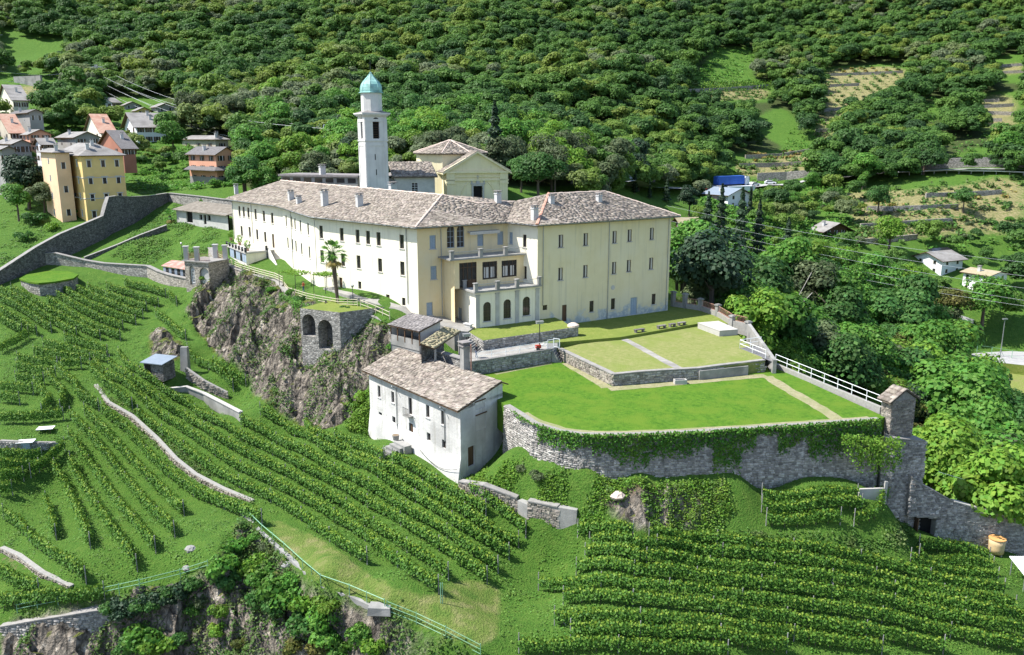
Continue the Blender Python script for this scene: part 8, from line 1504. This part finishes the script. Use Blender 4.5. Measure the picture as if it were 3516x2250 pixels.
# ------------------------------------------------------------------ people
M['skin'] = mat('skin', [(.48, .30, .22), (.55, .36, .27)], 4, .6); M['jeans'] = mat('blue_jeans', [(.05, .08, .16), (.08, .12, .22)], 5, .9); M['shirtdark'] = mat('dark_shirt', [(.03, .035, .05), (.05, .055, .07)], 5, .9); M['shirtred'] = mat('rust_shirt', [(.40, .10, .05), (.48, .14, .07)], 5, .9); M['hairb'] = mat('brown_hair', [(.05, .03, .02), (.09, .05, .03)], 6, .8)
def person(p, yaw, top, legs, label, arm=.25):
    J = {'pel': (0, 0, .95), 'ch': (0, 0, 1.28), 'nk': (0, 0, 1.48), 'hd': (0, .02, 1.62), 'ht': (0, .01, 1.72)}; E_ = [('pel', 'ch'), ('ch', 'nk'), ('nk', 'hd'), ('hd', 'ht')]; Rr = {'pel': .15, 'ch': .17, 'nk': .06, 'hd': .095, 'ht': .08}
    for s, n_ in ((-1, 'l'), (1, 'r')):
        J.update({n_+'h': (s*.09, 0, .9), n_+'k': (s*.1, .03*s, .5), n_+'a': (s*.11, -.03*s, .08), n_+'t': (s*.11, .14-.03*s, .03), n_+'s': (s*.19, 0, 1.42), n_+'e': (s*.25, -.02, 1.14), n_+'w': (s*.25, arm, .96), n_+'f': (s*.25, arm+.08, .9)})
        E_ += [('pel', n_+'h'), (n_+'h', n_+'k'), (n_+'k', n_+'a'), (n_+'a', n_+'t'), ('ch', n_+'s'), (n_+'s', n_+'e'), (n_+'e', n_+'w'), (n_+'w', n_+'f')]; Rr.update({n_+'h': .1, n_+'k': .065, n_+'a': .05, n_+'t': .04, n_+'s': .065, n_+'e': .048, n_+'w': .036, n_+'f': .035})
    ks = list(J); me = bpy.data.meshes.new('body'); me.from_pydata([J[k] for k in ks], [(ks.index(a), ks.index(b)) for a, b in E_], []); o = bpy.data.objects.new('body', me); COL.objects.link(o); sk = o.modifiers.new('skin', 'SKIN'); ss = o.modifiers.new('sub', 'SUBSURF'); ss.levels = ss.render_levels = 1
    for i, k in enumerate(ks): me.skin_vertices[0].data[i].radius = (Rr[k], Rr[k]*.85)
    me.skin_vertices[0].data[0].use_root = True
    bpy.context.view_layer.update(); ev = o.evaluated_get(bpy.context.evaluated_depsgraph_get()); m2 = bpy.data.meshes.new_from_object(ev); bpy.data.objects.remove(o)
    for k in (top, legs, 'skin'): m2.materials.append(M[k])
    for f in m2.polygons: z = f.center[2]; f.material_index = 2 if z > 1.49 or (abs(f.center[0]) > .2 and z < 1.1) else 0 if z > .93 else 1
    r = thing('person', label, 'person', p); r.rotation_euler = (0, 0, yaw); b = bpy.data.objects.new('body', m2); COL.objects.link(b); b.parent = r
    hm_ = MB().lathe((0, -.01, 1.63), [(.105, 0), (.11, .06), (.07, .125), (.02, .14)], 10); h_ = bpy.data.objects.new('hair', meshdata('hair', hm_, M['hairb'])); COL.objects.link(h_); h_.parent = r
    return r
person(T(1043, 1003), 1.0, 'shirtred', 'jeans', 'person in rust-red top and blue trousers by the pergola steps'); q = G(1636, 1228, ZP); person(q, -2.2, 'shirtdark', 'jeans', 'person in dark top and jeans walking on the paved path')
# ------------------------------------------------------------------ small things in the vineyard
p = T(550, 1288); r = thing('vineyard_shed', 'small dark shed with grey sheet roof tucked against the rock in the vineyard', 'shed', p); a = -.35; obj('wall', MB().box(p-[0, 0, .5], (3.4, 2.4, 2.6), a), M['stonedark'], r); c, s = math.cos(a), math.sin(a); e = np.array([c, s, 0]); f = np.array([-s, c, 0]); z = np.array([0, 0, 2.15]); obj('roof', thick_roof(MB(), [[p+z-e*2.0-f*1.6, p+z+e*2.0-f*1.6, p+z+e*2.0+f*1.6+[0, 0, .5], p+z-e*2.0+f*1.6+[0, 0, .5]]], .1), M['bluegrey'], r); obj('door_opening', MB().box(p-f*1.22-e*1.0, (1.0, .06, 1.8), a), M['dark'], r)
for x, y, lb in ((92, 1545, 'small box with white sheet roof by the low wall in the corner vineyard'), (158, 1482, 'low white-topped table in the grass beside the hive box')):
    p = T(x, y); r = thing('hive_box', lb, 'box', p, 'white-topped boxes'); hh = 1.1 if y > 1500 else .45; obj('top', MB().box(p+[0, 0, hh], (2.0, 1.3, .07), .2), M['whitepaint'], r)
    for dx in (-.8, .8):
        for dy in (-.45, .45): obj('leg', MB().tube(p+[dx, dy, -.2], p+[dx, dy, hh], .04), M['wood'], r)
    if y > 1500: obj('box_body', MB().box(p+[0, 0, .1], (1.3, .8, .9), .2), M['bluewood'], r)
p = T(3418, 1903); r = thing('plastic_vat', 'tall tan plastic vat on feet in the grass beside the pale boundary wall', 'vat', p); R_ = .82; M['tan'] = mat('tan_plastic', [(.50, .36, .19), (.60, .45, .26)], .8, .45); M['orange'] = mat('orange_plastic', [(.55, .29, .10), (.62, .35, .14)], 1, .5)
obj('drum', MB().lathe(p+[0, 0, .25], [(R_*.94, 0), (R_*.95, .5), (R_*.98, 1.0), (R_, 1.6)], 24), M['tan'], r, True); obj('rim', MB().lathe(p+[0, 0, 1.8], [(R_*1.05, 0), (R_*1.06, .1)], 24), M['orange'], r); obj('inside', MB().lathe(p+[0, 0, 1.905], [(R_*.97, 0), (R_*.9, .004)], 24), M['orange'], r)
for k in range(4): a = k*1.57+.5; obj('foot', MB().box(p+[math.cos(a)*.6, math.sin(a)*.6, -.1], (.18, .18, .36), a), M['concrete'], r)
p = T(3500, 2010); r = thing('metal_lean_to', 'corrugated metal lean-to on posts cut by the edge of the picture', 'lean-to', p); mb = MB(); e0 = p+[-.3, .2, 1.9]
for k in range(12): q = e0+np.array([k*.22, 0, 0]); mb.mesh8([q+[0, -1.2, -.25], q+[.2, -1.2, -.25], q+[.2, 1.6, .35], q+[0, 1.6, .35], q+[.03, -1.2, -.17], q+[.17, -1.2, -.17], q+[.17, 1.6, .43], q+[.03, 1.6, .43]])
obj('roof', mb, M['whitemetal'], r, kind='stuff')
for dx, dy in ((0, -1.0), (0, 1.4), (2.4, -1.0), (2.4, 1.4)): obj('post', MB().tube(p+[dx-.2, dy, -.5], p+[dx-.2, dy, 2.0], .06), M['metal'], r)
a, b = Tc([(865, 985)])[0], Tc([(1042, 1028)])[0]; q = Wl(T(*a), T(*b)); z = max(T(*a)[2], T(*b)[2]); mb = MB(); q.box(mb, 0, q.L, z-1.5, z+1.0, -.25, .0); q.box(mb, q.L-.3, q.L+.002, z+1.0, z+1.7, -.25, 0); solo('concrete_wall', mb, M['pale_concrete'], 'short L-shaped concrete wall at the end of the small vine terrace', 'wall')
# farmhouse steps
p0_, p1_ = T(1385, 1545), T(1362, 1590); rs = thing('farmhouse_steps', 'broad broken stone steps and landing at the farmhouse door', 'steps', p1_); mb = None; yw = math.atan2(hw.n[1], hw.n[0]); c0_ = hw.P(hw.L*.47, 0, 1.0); zt2 = H1[9][2]-.05
for k in range(6): q = c0_+np.array([*(hw.n*(.0+.42*k)-hw.e*.35*k), 0]); obj('step', MB().box((q[0], q[1], zt2-.28*k-2.0), (.95, 2.4-.1*k, 2.0), yw), M['concrete'], rs)
q = c0_+np.array([*(hw.e*-1.5), 0]); r = thing('stone_tub', 'dark stone tub by the farmhouse door', 'tub', (q[0], q[1], zt2)); obj('tub', MB().lathe((q[0], q[1], zt2), [(.35, 0), (.45, .6)], 12), M['core'], r); obj('soil', MB().lathe((q[0], q[1], zt2+.602), [(.4, 0), (.38, .01)], 12), M['soil'], r)
# gatehouse with arched window and red-roofed shed at the head of the rock
g0, g1 = D(640, 985, 152.5), D(722, 985, 150); q = Wl(g0, g1); zt3 = up(g0, 897); gh = thing('gatehouse', 'grey stone gatehouse with arched niches and four brick piers on its roof', 'gatehouse', g0)
u0 = q.L*.18; hs_ = [(u0, u0+1.3, zt3-4.2, zt3-.8), (q.L*.6, q.L*.6+2.2, zt3-4.6, zt3-.9)]; mb = MB().wall(q.A, q.B, g0[2]-6, zt3, hs_, .35); wl = Wl(q.P(0, 0, -5), q.A); mb.wall(wl.A, wl.B, g0[2]-6, zt3, (), .2); wl = Wl(q.B, q.P(q.L, 0, -5)); mb.wall(wl.A, wl.B, g0[2]-6, zt3, (), .2); obj('wall', mb, M['stonewarm'], gh); obj('niche', q.box(q.box(MB(), *hs_[0][:2], hs_[0][2], hs_[0][3], -.4, -.34), *hs_[1][:2], hs_[1][2], hs_[1][3], -.4, -.34), M['white'], gh, kind='stuff')
mb = MB()
for h in hs_:
    r_ = (h[1]-h[0])/2; um = (h[0]+h[1])/2; zs = h[3]-r_
    for sg in (-1, 1): arc = [(um+sg*r_*math.cos(t), zs+r_*math.sin(t)) for t in np.linspace(0, math.pi/2, 6)]+[(um+sg*r_, zs+r_)]; mb.poly([q.P(a, b, .004) for a, b in (arc if sg > 0 else arc[::-1])])
obj('arch_head', mb, M['stonewarm'], gh, kind='stuff'); window(gh, q.off(-.3), u0+.3, u0+1.0, hs_[0][2]+.4, hs_[0][3]-.7, .02, 'grid', True, 'window', M['whitemetal'])
obj('roof_slab', MB().prism([q.P(-.3, 0, .3), q.P(q.L+.3, 0, .3), q.P(q.L+.3, 0, -5), q.P(-.3, 0, -5)], zt3, zt3+.2), M['coping'], gh)
for u, d_ in ((.3, -.3), (q.L*.5, -.3), (q.L*.55, -4.5), (q.L-.3, -4.5)): z = zt3+.2; obj('pier', MB().box((*q.P(u, 0, d_)[:2], z), (.75, .75, 2.3), .1).box((*q.P(u, 0, d_)[:2], z+2.3), (1.0, 1.0, .2), .1), M['grey_plaster'], gh)
for (ua, da), (ub, db) in (((q.L*.52, -.3), (q.L, -.4)), ((q.L*.55, -4.5), (q.L-.3, -4.5)), ((.3, -.3), (q.L*.5, -.3))):
    mb = MB()
    for k in range(12): t = (k+.5)/12; pp = lerp(q.P(ua, zt3+.2, da), q.P(ub, zt3+.2, db), t); mb.tube(pp, pp+[0, 0, 1.4], .03, None, 4, 0, False)
    obj('iron_bars', mb, M['ridge_red'], gh, kind='stuff')
s0_, s1_, s2_, s3_ = D(553, 912, 160), D(640, 926, 155), D(642, 905, 158.5), D(590, 900, 165); sh3 = thing('red_roofed_shed', 'low shed with rusty red sheet roof behind the curved wall', 'shed', s0_-[0, 0, 3]); M['rust'] = mat('rusty_sheet', [(.24, .11, .085), (.36, .20, .16), (.50, .42, .38)], .7, .8, stretch=(1, 1, 1)); obj('roof', thick_roof(MB(), [[s0_, s1_, s2_+[0, 0, .4], s3_+[0, 0, .4]]], .12), M['rust'], sh3)
q = Wl(lerp(s0_, s2_, .06), lerp(s1_, s3_, .06)); zz = min(s0_[2], s1_[2])
for k in range(8): obj('glass_panel', q.box(MB(), q.L*k/8+.05, q.L*(k+1)/8-.05, zz-2.6, zz-.25, -.08, -.02), M['glass'] if k % 2 else M['bluegrey'], sh3)
obj('base_wall', q.box(MB(), 0, q.L, zz-6, zz-2.6, -.3, .02), M['stonetex'], sh3)
# long low outbuilding against the far boundary wall
o0, o1 = D(608, 760, 188), D(782, 748, 176); q = Wl(o0, o1); ob = thing('garden_outbuilding', 'long low outbuilding with rusty lean-to roof against the boundary wall', 'outbuilding', o0); zt4 = up(o0, 718)
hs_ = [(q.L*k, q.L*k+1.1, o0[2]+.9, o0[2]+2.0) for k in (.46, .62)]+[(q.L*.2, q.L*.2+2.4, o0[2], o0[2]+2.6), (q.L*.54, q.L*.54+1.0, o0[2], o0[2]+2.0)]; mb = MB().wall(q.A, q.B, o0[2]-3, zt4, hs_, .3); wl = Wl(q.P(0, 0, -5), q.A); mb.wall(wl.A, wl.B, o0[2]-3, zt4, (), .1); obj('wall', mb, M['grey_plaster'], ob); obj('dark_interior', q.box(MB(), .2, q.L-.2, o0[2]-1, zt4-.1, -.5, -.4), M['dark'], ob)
obj('roof', thick_roof(MB(), [[q.P(-.4, zt4, .8), q.P(q.L+.4, zt4-.3, .8), q.P(q.L+.4, zt4+1.1, -5.5), q.P(-.4, zt4+1.4, -5.5)]], .12), M['slate'], ob)
# ------------------------------------------------------------------ pylons and power lines
def pylon(p, h, label, arms=3, aw=3.2):
    r = thing('power_pylon', label, 'pylon', p); mb = MB(); b0, b1 = 1.5, .35
    for sx_, sy_ in ((-1, -1), (1, -1), (1, 1), (-1, 1)): obj('leg', MB().tube(p+[sx_*b0, sy_*b0, -2], p+[sx_*b1, sy_*b1, h], .09, .07, 5), M['metal'], r)
    n = 9
    for k in range(n):
        w0, w1 = lerp(b0, b1, k/n), lerp(b0, b1, (k+1)/n); z0, z1 = h*k/n, h*(k+1)/n
        for (a, b), (c, d) in (((-1, -1), (1, -1)), ((1, -1), (1, 1)), ((1, 1), (-1, 1)), ((-1, 1), (-1, -1))): mb.tube(p+[a*w0, b*w0, z0], p+[c*w1, d*w1, z1], .045, None, 4, 0, False); mb.tube(p+[c*w0, d*w0, z0], p+[a*w1, b*w1, z1], .045, None, 4, 0, False)
    obj('lattice', mb, M['metal'], r, kind='stuff')
    for k in range(arms): z = h-1.0-k*3.0; obj('cross_arm', MB().beam(p+[-aw, 0, z], p+[aw, 0, z], .18, .25), M['whitemetal'], r); [obj('insulator', MB().tube(p+[s*aw, 0, z], p+[s*aw, 0, z-.9], .09), M['whitemetal'], r) for s in (-1, 1)]
    return [p+np.array([s*aw, 0, h-1.9-k*3.0]) for k in range(arms) for s in (-1, 1)]
pA = T(1158, 560); hA = up(pA, 416)-pA[2]; eA = pylon(pA, hA, 'rusty lattice power pylon in the wood left of the bell tower'); pB2 = T(337, 300); hB = up(pB2, 222)-pB2[2]; eB_ = pylon(pB2, hB, 'pale lattice power pylon on the wooded slope above the village')
def cable(a, b, label, sag=4., r=.035, grp='power lines over the wood'):
    P = [lerp(a, b, t)-[0, 0, sag*4*t*(1-t)] for t in np.linspace(0, 1, 15)]; return solo('power_line', MB().path(P, r, 4), M['whitemetal'], label, 'power line', grp)
for i, (a, b) in enumerate(zip(eA, eB_)): cable(a, b, f'{ORD[i]} power line slung between the two pylons, counted from the top', 5)
for i, (a, y) in enumerate(zip(eB_[::2], (205, 240, 268))): cable(a, D(-150, y, 330), f'{ORD[i]} power line running off from the village pylon to the frame edge', 4)
for i, a in enumerate(eA): cable(a, D(1480+60*(i % 2), 540+22*i, 215), f'{ORD[i]} power line passing behind the bell tower from the rusty pylon', 2)
for i, (y0, y1) in enumerate(((707, 905), (735, 955), (756, 1000), (778, 1045), (812, 1062))): cable(D(2290, y0, 215), D(3700, y1+14, 185), f'{ORD[i]} pale power line crossing the ravine, counted from the top', 1.5, .024, 'power lines over the ravine')
cable(D(3222, 1620, 92), D(3600, 1706, 98), 'single pale cable hanging in front of the trees below the turret', .3, .025, 'cable by the turret')
# dead tree in the ravine
p = D(2690, 1090, 146); p[2] = float(H(p[0], p[1])); r = thing('dead_tree', 'bare grey dead tree among the green crowns of the ravine', 'tree', p); z1 = D(2720, 945, 146)[2]-p[2]; mb = MB(); mb.tube(p-[0, 0, 1], p+[.6, 0, z1*.6], .3, .18, 7)
obj('trunk', mb, M['paletrunk'], r)
for k in range(14): a = k*2.1; s_ = lerp(p+[.2, 0, z1*.35], p+[.6, 0, z1*.6], random.random()); e = s_+np.array([math.cos(a)*random.uniform(1.5, 4.5), math.sin(a)*1.5, random.uniform(2.5, z1*.5)]); m_ = lerp(s_, e, .5)+[0, 0, .4]; obj('branch', MB().path([s_, m_, e], .07, 5).tube(m_, m_+np.array([math.cos(a+1)*1.6, .3, 1.5]), .04, .02, 4), M['paletrunk'], r)
